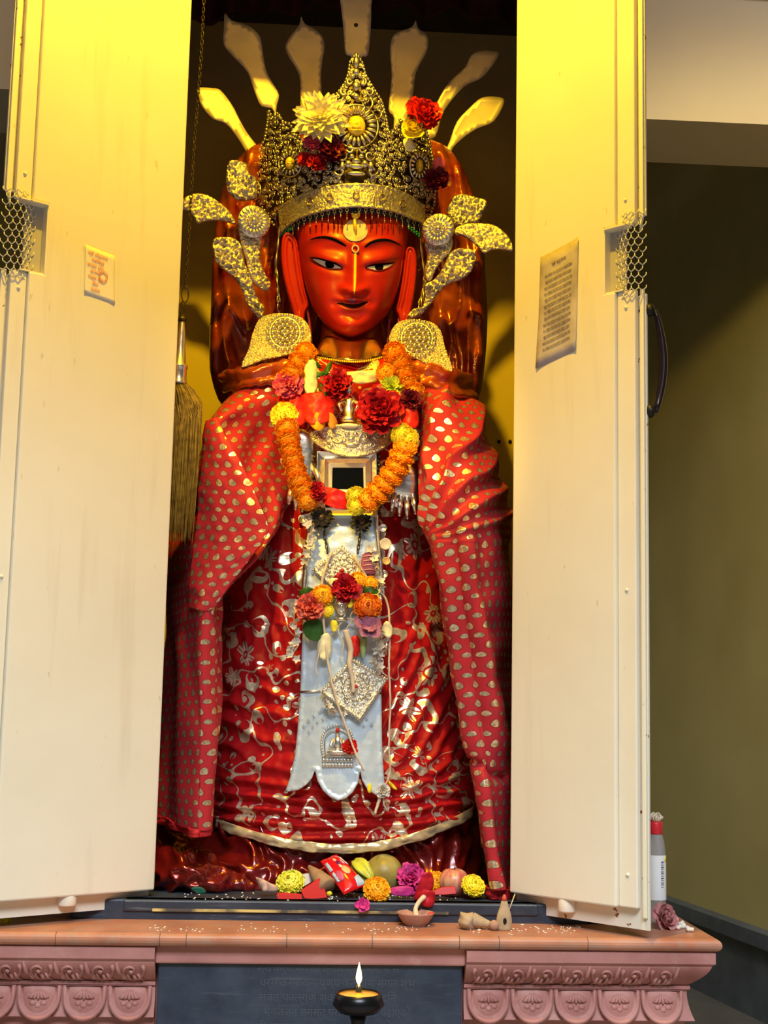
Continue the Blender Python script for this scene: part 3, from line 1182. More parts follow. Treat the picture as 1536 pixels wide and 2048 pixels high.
crown_out = [(548, 452), (527, 420), (508, 385), (500, 350), (512, 315), (530, 280), (535, 250), (537, 222), (545, 238), (556, 228), (566, 246), (580, 250), (592, 272), (612, 286), (640, 262), (655, 228), (672, 192), (690, 168), (697, 148), (700, 126), (712, 110),
             (724, 126), (731, 152), (746, 178), (764, 206), (772, 238), (777, 268), (790, 262), (800, 240), (812, 256), (835, 262), (848, 248), (858, 285), (866, 325), (871, 368), (868, 410), (850, 456),
             (843, 412), (818, 392), (770, 376), (712, 370), (660, 376), (600, 394), (562, 414)]
obj('back_plate', relief(crown_out, cr_place(0.158), 6, lambda x, y, d: 0.003 + 0.003 * nz(x / 7, y / 7), 0.004), M_TARN, crown)


def filigree(poly, placef, n, rmin, rmax, seed, avoid=(), thick=1.7, gap=0.78, lift=0.009):
    rnd = random.Random(seed)
    bm = B()
    pts = []
    x0, x1 = min(p[0] for p in poly), max(p[0] for p in poly)
    y0, y1 = min(p[1] for p in poly), max(p[1] for p in poly)
    k = px_m(0.2)
    tries = 0
    while len(pts) < n and tries < 14000:
        tries += 1
        r = rnd.uniform(rmin, rmax)
        x, y = rnd.uniform(x0, x1), rnd.uniform(y0, y1)
        if not in_poly(x, y, poly) or edge_dist(x, y, poly) < r * 0.75: continue
        if any(math.hypot(x - a, y - b) < (r + c) * gap for a, b, c in pts): continue
        if any(math.hypot(x - a, y - b) < r * 0.7 + c for a, b, c in avoid): continue
        pts.append((x, y, r))
    for x, y, r in pts:
        a0, s = rnd.uniform(0, 2 * PI), rnd.choice((-1, 1))
        m = 12
        line = [placef(x + r * (1 - 0.75 * i / m) * math.cos(a0 + s * i / m * 3.0 * PI), y + r * (1 - 0.75 * i / m) * math.sin(a0 + s * i / m * 3.0 * PI), lift + 0.004 * i / m) for i in range(m + 1)]
        add_tube(bm, line, [k * thick * (0.7 + 0.5 * i / m) for i in range(m + 1)], 5)
        add_sphere(bm, placef(x, y, lift + 0.004), k * r * 0.30, 7, 5)
        for q in range(2):
            a = rnd.uniform(0, 2 * PI)
            add_sphere(bm, placef(x + r * 1.12 * math.cos(a), y + r * 1.12 * math.sin(a), lift), k * rnd.uniform(1.6, 3.0), 6, 5)
    return bm


MED = [(712, 257, 47), (580, 331, 24), (838, 336, 24), (508, 383, 16), (712, 332, 36)]
obj('filigree', filigree(crown_out, cr_place(0.155), 330, 4.5, 9.5, 3, MED), M_FIL, crown)
# beaded outline of the crown
bm = B()
oc = crown_out[:37]
acc = 0.0
for a, b in zip(oc, oc[1:]):
    l = math.hypot(b[0] - a[0], b[1] - a[1])
    q = acc
    while q < l:
        t = q / l
        add_sphere(bm, cr_place(0.153)(a[0] + (b[0] - a[0]) * t, a[1] + (b[1] - a[1]) * t, 0.006), px_m(.2) * 3.6, 7, 5)
        q += 7.0
    acc = q - l
obj('bead_edge', bm, M_FIL, crown)
# scrolled leaves either side of the spire and a bud at its top
bm = B()
pc = cr_place(0.152)
for s in (-1, 1):
    for (cx, cy, r, a0, sw) in ((694, 214, 15, 2.0, 4.6), (688, 190, 9, 2.0, 4.0), (700, 170, 7, 2.0, 4.0), (672, 236, 10, 1.8, 4.5)):
        X = 713 + s * (713 - cx)
        add_tube(bm, [pc(X + s * -1 * r * (1 - .6 * i / 12) * math.cos(a0 + sw * i / 12), cy - r * (1 - .6 * i / 12) * math.sin(a0 + sw * i / 12), 0.016) for i in range(13)], [px_m(.2) * (3.4 - 1.4 * i / 12) for i in range(13)], 6)
for (x, y, r, sx, sz) in ((712, 130, 9, .8, 1.4), (712, 150, 8, 1.0, 1.0), (705, 158, 5, 1, 1), (720, 158, 5, 1, 1), (712, 118, 5, .7, 1.6), (712, 178, 8, 1, 1.3), (712, 198, 6, 1.2, 1)):
    add_sphere(bm, pc(x, y, 0.016), px_m(.2) * r, 12, 8, (sx, .7, sz))
obj('spire', bm, M_FIL, crown)


def medallion(cx, cy, r_in, r_out, n, sx, ry, base, gem_mat):
    """ring of petals round an oval yellow boss"""
    k = px_m(.2)
    pf = cr_place(base)
    bm = B()
    for i in range(n):
        a = 2 * PI * i / n
        rm, hl = (r_in + r_out) / 2, (r_out - r_in) / 2
        c = pf(cx + sx * rm * math.cos(a), cy - rm * math.sin(a) * ry, 0.018)
        rot = Matrix.Rotation(-a, 3, 'Y')
        add_sphere(bm, c, k, 10, 6, (hl * (abs(math.cos(a)) * sx + abs(math.sin(a))), 5.0, PI * rm / n * 0.86), rot)
    ring = obj('petal_ring', bm, M_FIL, crown)
    bm = B()
    add_tube(bm, [pf(cx + sx * r_out * 1.04 * math.cos(a), cy - ry * r_out * 1.04 * math.sin(a), 0.012) for a in [2 * PI * i / 40 for i in range(40)]], k * 1.8, 6, closed=True)
    obj('ring_wire', bm, M_FIL, ring)
    bm = B()
    add_sphere(bm, pf(cx, cy, 0.016), k, 28, 16, (r_in * 0.86 * sx, 9.0, r_in * ry))
    g = obj('boss', bm, gem_mat, crown)
    bm = B()                     # small sitting figure beaten into the boss
    zf = lambda x, y: pf(cx + x * r_in * sx, cy - y * r_in * ry, 0.016 + k * 8.2 * math.sqrt(max(0.05, 1 - x * x - y * y)))
    add_sphere(bm, zf(0, 0.45), k * r_in * 0.15, 8, 6)
    add_sphere(bm, zf(0, 0.1), k * r_in * 0.22, 10, 6, (1, .5, 1.2))
    add_sphere(bm, zf(0, -0.22), k * r_in * 0.20, 10, 6, (2.2, .5, .7))
    add_tube(bm, [zf(0.6 * math.cos(a), 0.05 + 0.55 * math.sin(a)) for a in [PI * i / 10 for i in range(11)]], k * r_in * 0.05, 5)
    add_tube(bm, [zf(-0.5 + i * 0.1, -0.5) for i in range(11)], k * r_in * 0.08, 5)
    obj('boss_figure', bm, gem_mat, g)


medallion(712, 257, 22, 42, 22, 1.0, 1.0, 0.141, M_GILT)
medallion(580, 331, 13, 24, 16, 0.9, 1.05, 0.143, M_GILT)
medallion(838, 336, 13, 25, 16, 0.72, 1.1, 0.143, M_GILT)
medallion(508, 383, 10, 17, 12, 0.75, 1.15, 0.143, M_GILT)
# guardian mask under the big medallion: brow, eyes, snout, cheeks and paws
bm = B()
k = px_m(.2)
pc = cr_place(0.148)
for (x, y, sx, sy, sz) in ((703, 318, 6, 5, 5), (722, 318, 6, 5, 5), (712, 327, 9, 7, 6), (712, 338, 17, 7, 6), (696, 333, 7, 6, 8), (729, 333, 7, 6, 8), (712, 352, 20, 5, 5), (684, 338, 6, 5, 11), (741, 338, 6, 5, 11)):
    add_sphere(bm, pc(x, y, 0.016), k, 12, 8, (sx, sy, sz))
for s in (-1, 1):
    for (cx, cy, r) in ((27, 316, 11), (33, 346, 11), (12, 303, 8)):
        add_tube(bm, [pc(712 + s * (cx + r * (1 - .06 * i) * math.cos(i * .55)), cy + r * (1 - .06 * i) * math.sin(i * .55), 0.015) for i in range(12)], k * 2.6, 6)
obj('guardian_mask', bm, M_FIL, crown)
# embossed band across the brow
band_top = [(556, 418), (580, 402), (620, 384), (660, 374), (712, 369), (770, 374), (815, 390), (850, 414)]
band_bot = [(850, 470), (842, 450), (822, 440), (790, 427), (750, 419), (712, 416), (670, 420), (630, 429), (598, 440), (572, 458), (560, 474)]
bo = catmull(band_top, 4) + catmull(band_bot, 4)
obj('brow_band', relief(bo, cr_place(0.149), 3.0, lambda x, y, d: (0.006 if d < 4 else 0.002) + (0.004 * abs(nz(x / 5.5, y / 5.5, 3)) + 0.003 * abs(nz(x / 2.8, y / 2.8)) if d > 5 else 0), 0.005), M_REP, crown)
for cx, cy in ((712, 393), (660, 398), (764, 398), (620, 408), (805, 412)):
    bm = B()
    add_tube(bm, [cr_place(.149)(cx + 6 * math.cos(a), cy + 7 * math.sin(a), 0.012) for a in [2 * PI * i / 14 for i in range(14)]], k * 1.6, 5, closed=True)
    obj('band_rosette', bm, M_BRASS, crown)
# navy lining seen under the band
lin = catmull([(566, 440), (600, 426), (650, 412), (712, 406), (775, 410), (820, 428), (842, 452)], 4) + catmull([(842, 478), (822, 458), (795, 440), (760, 430), (712, 426), (670, 430), (630, 440), (600, 452), (572, 482)], 4)
obj('cloth_lining', relief(lin, lambda x, y, o: P(x, y, min(crY(x, .158), 0.33) - o), 5, lambda x, y, d: 0.0, 0.004), M_NAVY, crown)
# fringe of ring-and-drop pendants
fr = resample(catmull(band_bot, 6), 27)
for i, (x, y) in enumerate(fr[1:-1]):
    if abs(x - 711) < 7: continue
    bm = B()
    pf = cr_place(0.146)
    ln = 17 + 4 * math.sin(i * 2.1)
    add_tube(bm, [pf(x + 3.0 * math.cos(a), y + 3 + 3.2 * math.sin(a), 0) for a in [2 * PI * j / 9 for j in range(9)]], k * 0.95, 5, closed=True)
    add_tube(bm, [pf(x, y + 6, 0), pf(x, y + ln - 4, 0)], k * 0.8, 5)
    add_sphere(bm, pf(x, y + ln, 0), k * 2.2, 7, 6, (.8, .8, 1.7))
    obj('pendant', bm, M_BRASS, crown)
for x0, y0, s in ((562, 462, 1), (818, 452, 1)):
    bm = B()
    for i in range(10):
        add_sphere(bm, cr_place(.148)(x0 + (i % 5) * 5 * s, y0 + 5 * (i // 5) + (4 - (i % 5) * 3 if x0 < 700 else (i % 5) * 4), 0.0), k * 3, 7, 5)
    obj('green_beads', bm, M_GREENB, crown)
# gold drop hanging on the forehead
bm = B()
Yd = faceY(711, 450) - 0.008
add_sphere(bm, P(711, 432, Yd), k * 8, 12, 8, (1, .5, .8))
for s in (-1, 0, 1):
    add_sphere(bm, P(711 + 6 * s, 424 + 2 * abs(s), Yd), k * 4, 8, 6)
add_tube(bm, [P(711, 416, Yd), P(711, 424, Yd)], k * 2, 6)
add_tube(bm, [P(709, 438, Yd), P(710, 452, Yd), P(712, 468, Yd)], [k * 2.6, k * 4.2, k * 2.2], 8)
obj('forehead_drop', bm, M_GILT, crown)
# side strips falling behind the ears
for xs in ([(560, 452), (556, 490), (552, 530), (555, 570), (560, 605)], [(838, 450), (842, 500), (848, 545), (846, 580), (836, 610)]):
    bm = B()
    add_tube(bm, [P(x, y, 0.30) for x, y in catmull(xs, 5)], [k * (2.5 + 2 * math.sin(i * .9) ** 2) for i in range(21)], 6)
    for i in range(5):
        x, y = catmull(xs, 5)[10 + i * 2]
        add_tube(bm, [P(x, y, .295), P(x + 4 - 2 * i, y + 22, .29), P(x + 3, y + 38, .292)], k * 1.3, 5)
    obj('side_tassel', bm, M_FIL, crown)

# ================================================================ flame plates behind the crown
FL = [
    ([(396, 177), (425, 178), (441, 182), (464, 211), (478, 238), (495, 268), (520, 300), (540, 330), (515, 345), (497, 312), (476, 277), (452, 248), (427, 239), (406, 216), (396, 192)], 0.50, 'small flame plate, lowest on the left of the fan'),
    ([(450, 28), (463, 42), (499, 54), (520, 75), (525, 103), (532, 141), (545, 168), (558, 192), (552, 224), (560, 300), (530, 300), (549, 225), (523, 213), (511, 188), (495, 145), (464, 112), (447, 89), (448, 56)], 0.49, 'flame plate tilting left above the chain side of the crown'),
    ([(602, 34), (610, 49), (638, 66), (649, 91), (645, 122), (642, 155), (644, 197), (646, 300), (606, 300), (601, 202), (598, 150), (574, 108), (574, 84), (598, 52)], 0.52, 'upright flame plate directly above the cream dahlia'),
    ([(668, -60), (680, 0), (687, 61), (691, 108), (705, 118), (706, 190), (722, 190), (722, 118), (736, 110), (742, 47), (744, 0), (760, -60), (744, -120), (714, -165), (684, -120)], 0.44, 'tallest flame plate rising over the tip of the crown'),
    ([(831, 43), (836, 58), (850, 68), (856, 82), (853, 105), (832, 145), (825, 197), (815, 230), (808, 300), (785, 300), (788, 237), (777, 220), (783, 155), (780, 103), (785, 75), (800, 64), (823, 56)], 0.52, 'upright flame plate left of the red carnation'),
    ([(999, 108), (982, 104), (963, 103), (942, 112), (930, 136), (898, 166), (874, 206), (850, 270), (870, 275), (888, 222), (928, 174), (959, 159), (982, 136)], 0.49, 'flame plate tilting right with its stem in shadow'),
    ([(1008, 204), (992, 195), (963, 197), (940, 216), (914, 244), (900, 281), (885, 320), (880, 370), (895, 372), (900, 309), (921, 281), (954, 258), (987, 244)], 0.495, 'small flame plate, lowest on the right of the fan'),
]
for i, (pts, Y, lab) in enumerate(FL):
    pts = catmull(pts, 3, closed=True)
    cx = sum(p[0] for p in pts) / len(pts)
    bm = relief(pts, lambda x, y, o, Y=Y, cx=cx: P(x, y, Y + 0.0001 * (x - cx)) + Vector((0, -o, 0)), 8, lambda x, y, d: 0.0015 if d < 3 else 0.001 * nz(x / 30, y / 30), 0.003)
    o = obj('flame_plate', bm, M_SHEET, None)
    tag(o, lab, 'metal plate', 'flame plates fanned behind the crown')
    if i == 3:
        bm = B()
        add_sphere(bm, P(712, 50, 0.435), px_m(.4) * 4.5, 10, 6, (1, .6, 1))
        obj('rivet', bm, M_TARN, o)

# ================================================================ ear ornaments


def lumps(a, s, seed):
    return lambda x, y, d: (0.0035 if d < 2.5 else 0.001) + (1.3 * a * (1 - 2.2 * abs(nz(x / s, y / s, seed))) + a * .6 * abs(nz(x / s * 2.2, y / s * 2.2, seed + 4)) if d > 2.5 else 0)


def rosette(cx, cy, r, Y, parent, n=18, tilt=0.0, mat=None):
    k = px_m(Y)
    bm = B()
    Rm = Matrix.Rotation(tilt, 3, 'Z')
    c = P(cx, cy, Y)
    for i in range(n):
        a = 2 * PI * i / n
        rot = Rm @ Matrix.Rotation(-a, 3, 'Y')
        q = c + Rm @ Vector((math.cos(a) * r * .72 * k, -0.003, math.sin(a) * r * .72 * k))
        add_sphere(bm, q, k, 8, 5, (r * .27, 3.2, r * .72 * PI / n * .88), rot)
    for i in range(12):
        a = 2 * PI * i / 12
        add_sphere(bm, c + Rm @ Vector((math.cos(a) * r * .38 * k, -0.006, math.sin(a) * r * .38 * k)), k * r * .10, 8, 6)
    add_sphere(bm, c + Vector((0, -0.007, 0)), k * r * .22, 12, 8, (1, .9, 1))
    M = Matrix.Translation(c) @ (Rm @ Matrix.Rotation(PI / 2, 3, 'X')).to_4x4()
    add_lathe(bm, [(r * k * 1.0, -0.004), (r * k * 1.03, 0.0), (r * k * .98, 0.002), (r * k * .3, 0.005)], M, 32)
    return obj('rosette', bm, mat or M_SIL, parent)


def Z3(x, y): return (350 + x / 5.3875, 290 + y / 5.3875)
def Z4(x, y): return (800 + x / 5.1208, 360 + y / 5.1208)


def ornament(label, leaves, ros, mirror):
    root = empty('ear_ornament', P(ros[0], ros[1], 0.25), label, 'ornament', 'pair of silver leaf ornaments beside the ears')
    for i, (pts, Y, a, s) in enumerate(leaves):
        pts = catmull(pts, 3, closed=True)
        cx = sum(p[0] for p in pts) / len(pts)
        tl = 0.0005 * (-1 if mirror else 1)
        bm = relief(pts, lambda x, y, o: P(x, y, Y + tl * (x - cx)) + Vector((0, -o, 0)), 3.0, lumps(a, s, i * 7.3), 0.004)
        obj('leaf', bm, M_REP, root)
    rosette(*ros, root, 20, 0.3 if not mirror else -0.3, M_SIL)
    return root


ornament('silver leaf ornament beside the ear on the chain side', [
    ([Z3(*p) for p in ((590, 180), (660, 180), (720, 190), (775, 215), (785, 270), (810, 330), (880, 380), (880, 560), (800, 600), (690, 605), (620, 560), (570, 500), (550, 380), (565, 260))], 0.27, .012, 5.5),
    ([Z3(*p) for p in ((40, 690), (60, 620), (130, 565), (250, 530), (370, 560), (480, 630), (590, 725), (655, 855), (560, 830), (440, 815), (330, 825), (240, 850), (205, 780), (150, 720), (90, 700))], 0.22, .008, 6.0),
    ([Z3(*p) for p in ((420, 1030), (520, 1000), (650, 1020), (720, 1090), (730, 1180), (760, 1300), (830, 1440), (860, 1580), (920, 1700), (965, 1750), (955, 1895), (870, 1840), (780, 1720), (720, 1560), (650, 1450), (560, 1370), (460, 1290), (415, 1180))], 0.235, .010, 6.5),
    ([Z3(*p) for p in ((690, 880), (800, 900), (930, 960), (930, 1100), (920, 1230), (960, 1370), (1030, 1500), (1000, 1580), (940, 1560), (860, 1500), (800, 1380), (770, 1250), (730, 1120), (700, 1000))], 0.245, .009, 5.5),
], (508, 443, 34, 0.215), False)
ornament('silver leaf ornament beside the ear on the striped rosette side', [
    ([Z4(*p) for p in ((545, 180), (640, 150), (740, 180), (860, 210), (885, 260), (850, 340), (790, 450), (690, 470), (580, 500), (490, 400), (480, 300), (520, 230))], 0.27, .012, 5.5),
    ([Z4(*p) for p in ((570, 500), (680, 460), (820, 455), (950, 470), (1060, 540), (1130, 630), (1148, 735), (1050, 715), (940, 720), (860, 755), (800, 700), (720, 620), (620, 570), (565, 570))], 0.22, .006, 6.0),
    ([Z4(*p) for p in ((520, 745), (600, 710), (740, 725), (775, 800), (750, 900), (660, 1010), (540, 1050), (440, 1110), (360, 1200), (280, 1320), (150, 1430), (60, 1420), (130, 1330), (230, 1300), (260, 1180), (250, 1080), (330, 1040), (420, 940), (470, 830))], 0.235, .010, 6.5),
    ([Z4(*p) for p in ((250, 640), (380, 640), (520, 600), (535, 680), (500, 760), (440, 820), (360, 930), (310, 1040), (245, 1010), (255, 900), (275, 780))], 0.245, .009, 5.5),
], (876, 459, 34, 0.215), True)


# ================================================================ shoulder plates
def shoulder(label, pts, ros):
    root = empty('shoulder_plate', P(ros[0], ros[1] + 60, 0.13), label, 'shoulder plate', 'pair of embossed shoulder plates')
    pts = catmull(pts, 3, closed=True)
    pl = lambda x, y, o: P(x, y, 0.15 - 0.0005 * (y - 680)) + Vector((0, -o, 0))
    obj('plate', relief(pts, pl, 2.8, lambda x, y, d: (0.006 if d < 4 else 0.002) + (0.008 * abs(nz(x / 4.0, y / 4.0, 9)) + .003 * abs(nz(x / 2, y / 2)) if d > 4 else 0), 0.006), M_GRAN, root)
    cx, cy, r = ros
    k = px_m(.13)
    bm = B()
    for ring, n in ((1.0, 22), (0.70, 16), (0.42, 10), (0.16, 4)):
        for i in range(n):
            a = 2 * PI * i / n
            add_sphere(bm, pl(cx + r * ring * math.cos(a), cy + r * ring * math.sin(a), 0.012 + .006 * (1 - ring)), k * r * (.13 if ring > .9 else .15), 8, 6)
    add_tube(bm, [pl(cx + r * .86 * math.cos(a), cy + r * .86 * math.sin(a), 0.011) for a in [2 * PI * i / 36 for i in range(36)]], k * 2.2, 6, closed=True)
    obj('bead_rosette', bm, M_FIL, root)


shoulder('embossed silver shoulder plate on the fly whisk side', [(484, 736), (498, 700), (506, 668), (518, 642), (540, 631), (568, 629), (595, 634), (614, 648), (622, 672), (618, 695), (595, 705), (560, 715), (525, 722)], (570, 668, 35))
shoulder('embossed silver shoulder plate beside the long printed sheet side', [(778, 680), (784, 660), (798, 646), (820, 641), (845, 643), (868, 650), (882, 668), (890, 700), (905, 744), (880, 742), (858, 735), (840, 722), (810, 712), (786, 700)], (833, 680, 36))

# ================================================================ collar
collar = empty('neck_collar', P(700, 710, 0.15), 'polished gilt crescent collar under the chin', 'collar')
ct = catmull([(627, 712), (640, 690), (654, 672), (700, 682), (746, 676), (760, 692), (771, 711)], 4)
cb = catmull([(771, 712), (745, 718), (710, 722), (665, 718), (630, 712)], 4)
obj('collar_plate', relief(ct + cb[1:-1], lambda x, y, o: P(x, y, 0.205 - 0.0016 * (y - 672) + 0.08 * ((x - 700) / 72) ** 2) + Vector((0, -o, 0)), 4, lambda x, y, d: 0.0, 0.004), M_BRASS, collar)
bm = B()
for x, y in resample(catmull([(629, 714), (665, 720), (710, 724), (745, 720), (771, 713)], 6), 34):
    add_sphere(bm, P(x, y, 0.205 - 0.0016 * (y - 672) + 0.08 * ((x - 700) / 72) ** 2 - 0.005), px_m(.1) * 2.4, 7, 5)
obj('collar_beads', bm, M_GILT, collar)

# ================================================================ cloth materials


def buti_cloth(name, ground, cell=0.037):
    """silk with staggered rows of small woven metallic leaves"""
    b = NB(name, 0.42, 0.0, ground)
    uv = b.n('UVMap').outputs[0]
    sp = b.n('SeparateXYZ')
    b.nt.links.new(uv, sp.inputs[0])
    wob = b.math('MULTIPLY', b.math('SUBTRACT', b.noise(9.0, 2, uv), 0.5), 0.010)
    u = b.math('DIVIDE', b.math('ADD', sp.outputs[0], wob), cell)
    v = b.math('DIVIDE', b.math('ADD', sp.outputs[1], wob), cell * 0.62)
    row = b.math('FLOOR', v)
    odd = b.math('MODULO', b.math('ABSOLUTE', row), 2.0)
    us = b.math('ADD', u, b.math('MULTIPLY', odd, 0.5))
    fu = b.math('SUBTRACT', b.math('FRACT', b.math('ADD', us, 100.0)), 0.5)
    fv = b.math('SUBTRACT', b.math('FRACT', b.math('ADD', v, 100.0)), 0.5)
    # teardrop: narrow at the top
    wd = b.math('MULTIPLY_ADD', fv, -0.85, 0.80)
    x = b.math('DIVIDE', fu, b.math('MULTIPLY', wd, 0.31))
    y = b.math('DIVIDE', fv, b.math('MULTIPLY_ADD', odd, -0.13, 0.38))
    r = b.math('ADD', b.math('MULTIPLY', x, x), b.math('MULTIPLY', y, y))
    mask = b.math('LESS_THAN', r, 1.0)
    vein = b.math('LESS_THAN', b.math('ABSOLUTE', b.math('SUBTRACT', x, b.math('MULTIPLY', y, 0.5))), 0.14)
    mask2 = b.math('MULTIPLY', mask, b.math('SUBTRACT', 1.0, b.math('MULTIPLY', vein, 0.35)))
    ring = b.math('MULTIPLY', b.math('LESS_THAN', r, 1.45), b.math('SUBTRACT', 1.0, mask))
    g = b.mix(b.math('MULTIPLY', ring, 0.55), ground, tuple(c * 0.35 for c in ground))
    gold = b.ramp(b.noise(160, 2, uv), [(0.35, (0.62, 0.45, 0.24)), (0.65, (0.95, 0.82, 0.58))])
    b.set('Base Color', b.mix(mask2, g, gold))
    b.set('Metallic', b.math('MULTIPLY', mask2, 0.85))
    b.set('Roughness', b.mixf(mask2, 0.46, 0.30))
    b.set('Specular IOR Level', 0.25).set('Specular Tint', (1.0, 0.5, 0.12, 1))
    b.bump(b.math('ADD', b.math('MULTIPLY', mask2, 0.4), b.noise(420, 2, uv)), 0.22, 0.0012)
    return b.m


def brocade(name, ground):
    """red silk with a large metallic vine of curling stems, leaves and rosettes"""
    b = NB(name, 0.40, 0.0, ground)
    uv0 = b.n('UVMap').outputs[0]
    wn = b.n('TexNoise', _Scale=6.5, _Detail=2.0)
    b.nt.links.new(uv0, wn.inputs['Vector'])
    sc = b.n('VectorMath', operation='SCALE')
    sb = b.n('VectorMath', operation='SUBTRACT')
    b.nt.links.new(wn.outputs['Color'], sb.inputs[0])
    sb.inputs[1].default_value = (.5, .5, .5)
    b.nt.links.new(sb.outputs[0], sc.inputs[0])
    sc.inputs['Scale'].default_value = 0.085
    ad = b.n('VectorMath', operation='ADD')
    b.nt.links.new(uv0, ad.inputs[0])
    b.nt.links.new(sc.outputs[0], ad.inputs[1])
    uv = ad.outputs[0]

    def motif(scale, seed):
        mp = b.n('Mapping', _Location=(seed, seed * .7, 0), _Rotation=(0, 0, seed))
        b.nt.links.new(uv, mp.inputs[0])
        v = b.n('TexVoronoi', feature='F1', _Scale=scale, _Randomness=0.65)
        b.nt.links.new(mp.outputs[0], v.inputs['Vector'])
        sp = b.n('SeparateXYZ')
        df = b.n('VectorMath', operation='SUBTRACT')
        mv = b.n('VectorMath', operation='SCALE')
        b.nt.links.new(mp.outputs[0], mv.inputs[0])
        mv.inputs['Scale'].default_value = scale
        vp = b.n('VectorMath', operation='SCALE')
        b.nt.links.new(v.outputs['Position'], vp.inputs[0])
        vp.inputs['Scale'].default_value = scale
        b.nt.links.new(mv.outputs[0], df.inputs[0])
        b.nt.links.new(vp.outputs[0], df.inputs[1])
        b.nt.links.new(df.outputs[0], sp.inputs[0])
        r = v.outputs['Distance']
        th = b.math('ARCTAN2', sp.outputs[1], sp.outputs[0])
        csp = b.n('SeparateXYZ')
        b.nt.links.new(v.outputs['Color'], csp.inputs[0])
        return r, th, csp.outputs[0]
    # rosettes with scalloped petals on a wandering lattice
    r, th, cid = motif(8.6, 0.3)
    pet = b.math('MULTIPLY_ADD', b.math('ABSOLUTE', b.math('COSINE', b.math('MULTIPLY', th, 3.0))), 0.12, 0.16)
    ros = b.math('LESS_THAN', r, pet)
    eye = b.math('COMPARE', r, 0.10, 0.018)
    gap = b.math('MULTIPLY', b.math('LESS_THAN', b.math('ABSOLUTE', b.math('SINE', b.math('MULTIPLY', th, 3.0))), 0.17), b.math('GREATER_THAN', r, 0.10))
    ros = b.math('MULTIPLY', ros, b.math('SUBTRACT', 1.0, b.math('MAXIMUM', eye, gap)))
    # hooked leaves: crescents turned every way
    r2, th2, c2 = motif(15.5, 1.9)
    ta = b.math('ADD', th2, b.math('MULTIPLY', c2, 6.28))
    ofs = b.math('MULTIPLY', b.math('COSINE', ta), 0.17)
    cres = b.math('MULTIPLY', b.math('LESS_THAN', r2, 0.38), b.math('GREATER_THAN', b.math('SUBTRACT', r2, ofs), 0.21))
    cres = b.math('MULTIPLY', cres, b.math('GREATER_THAN', r, 0.30))
    # thin wandering stems
    stem = b.math('LESS_THAN', b.math('ABSOLUTE', b.math('SUBTRACT', b.noise(9.0, 1, uv), 0.5)), 0.012)
    stem = b.math('MULTIPLY', stem, b.math('GREATER_THAN', r, 0.2))
    r3, th3, c3 = motif(36.0, 4.1)
    dots = b.math('MULTIPLY', b.math('LESS_THAN', r3, b.math('MULTIPLY', c3, 0.36)), b.math('GREATER_THAN', r, 0.3))
    mask = b.math('MINIMUM', 1.0, b.math('ADD', b.math('ADD', b.math('ADD', ros, stem), cres), dots))
    wear = b.ramp(b.noise(20, 3, uv), [(0.28, (0.25, 0.25, 0.25)), (0.42, (1, 1, 1))])
    mask = b.math('MULTIPLY', mask, wear)
    gold = b.ramp(b.noise(120, 2, uv), [(0.35, (0.78, 0.62, 0.40)), (0.65, (0.98, 0.88, 0.68))])
    b.set('Base Color', b.mix(mask, ground, gold))
    b.set('Metallic', b.math('MULTIPLY', mask, 0.65))
    b.set('Roughness', b.mixf(mask, 0.42, 0.30))
    b.set('Specular IOR Level', 0.25).set('Specular Tint', (1.0, 0.5, 0.12, 1))
    b.bump(b.math('ADD', b.math('MULTIPLY', mask, 0.5), b.noise(380, 2, uv)), 0.22, 0.0012)
    return b.m


def foil(name, col, sheen_col):
    b = NB(name, 0.24, 0.0, col)
    n = b.noise(12, 4)
    b.set('Base Color', b.ramp(n, [(0.35, col), (0.60, sheen_col)]))
    b.set('Metallic', b.ramp(n, [(0.40, (0.15,) * 3), (0.65, (0.7,) * 3)]))
    b.set('Coat Weight', 0.5).set('Coat Roughness', 0.1)
    b.bump(b.noise(16, 2, rough=0.45), 0.35, 0.02)
    return b.m


M_BUTI = buti_cloth('crimson silk with woven leaves', (0.42, 0.026, 0.042))
M_BROC = brocade('red silk brocade with gold vine', (0.42, 0.009, 0.014))
M_FOIL = foil('dark red foil cloth', (0.13, 0.003, 0.006), (0.22, 0.012, 0.006))
M_HALO = foil('red and gold foil cloth', (0.20, 0.008, 0.006), (0.50, 0.10, 0.014))
M_GOLDTRIM = plain('gold braid', (0.92, 0.74, 0.42), 0.32, 0.55, var=0.12, scale=40, bump=0.25, bscale=60)
M_REDTRIM = plain('red velvet border', (0.45, 0.006, 0.014), 0.7, bump=0.4, bscale=160)


def cloth(name, rows, nu, nv, mat, parent=None, disp=None, t=0.003):
    o = obj(name, grid_surface(rows, nu, nv, disp), mat, parent)
    solid(o, t)
    return o


# ---------------------------------------------------------------- padded halo behind the head
def hp(x, y, o):
    return P(x, y, 0.47) + Vector((0, -o, 0))


halo_out = catmull([(424, 760), (420, 700), (424, 600), (428, 500), (436, 430), (452, 370), (478, 325), (512, 298), (560, 282), (630, 274), (712, 270), (790, 274), (850, 284), (893, 304), (925, 348), (948, 410), (962, 470), (968, 560), (972, 640), (968, 720), (958, 790),
                    (930, 830), (850, 850), (700, 850), (520, 850), (450, 820)], 3, closed=True)


def halo_h(x, y, d):
    puff = 0.055 * (1 - math.exp(-d / 16.0))
    hollow = -0.035 * (1 - math.exp(-max(0, d - 40) / 25.0))
    ridge = 0.018 * (1 - abs(nz(x / 30.0, y / 110.0, 2))) ** 5 + 0.004 * nz(x / 18.0, y / 40.0, 5)
    fold = 0.010 * math.sin(x / 6.0 + 1.5 * nz(x / 60, y / 60)) * math.exp(-((d - 16) / 14.0) ** 2)
    return puff + hollow + (ridge + fold) * min(1, d / 8.0)


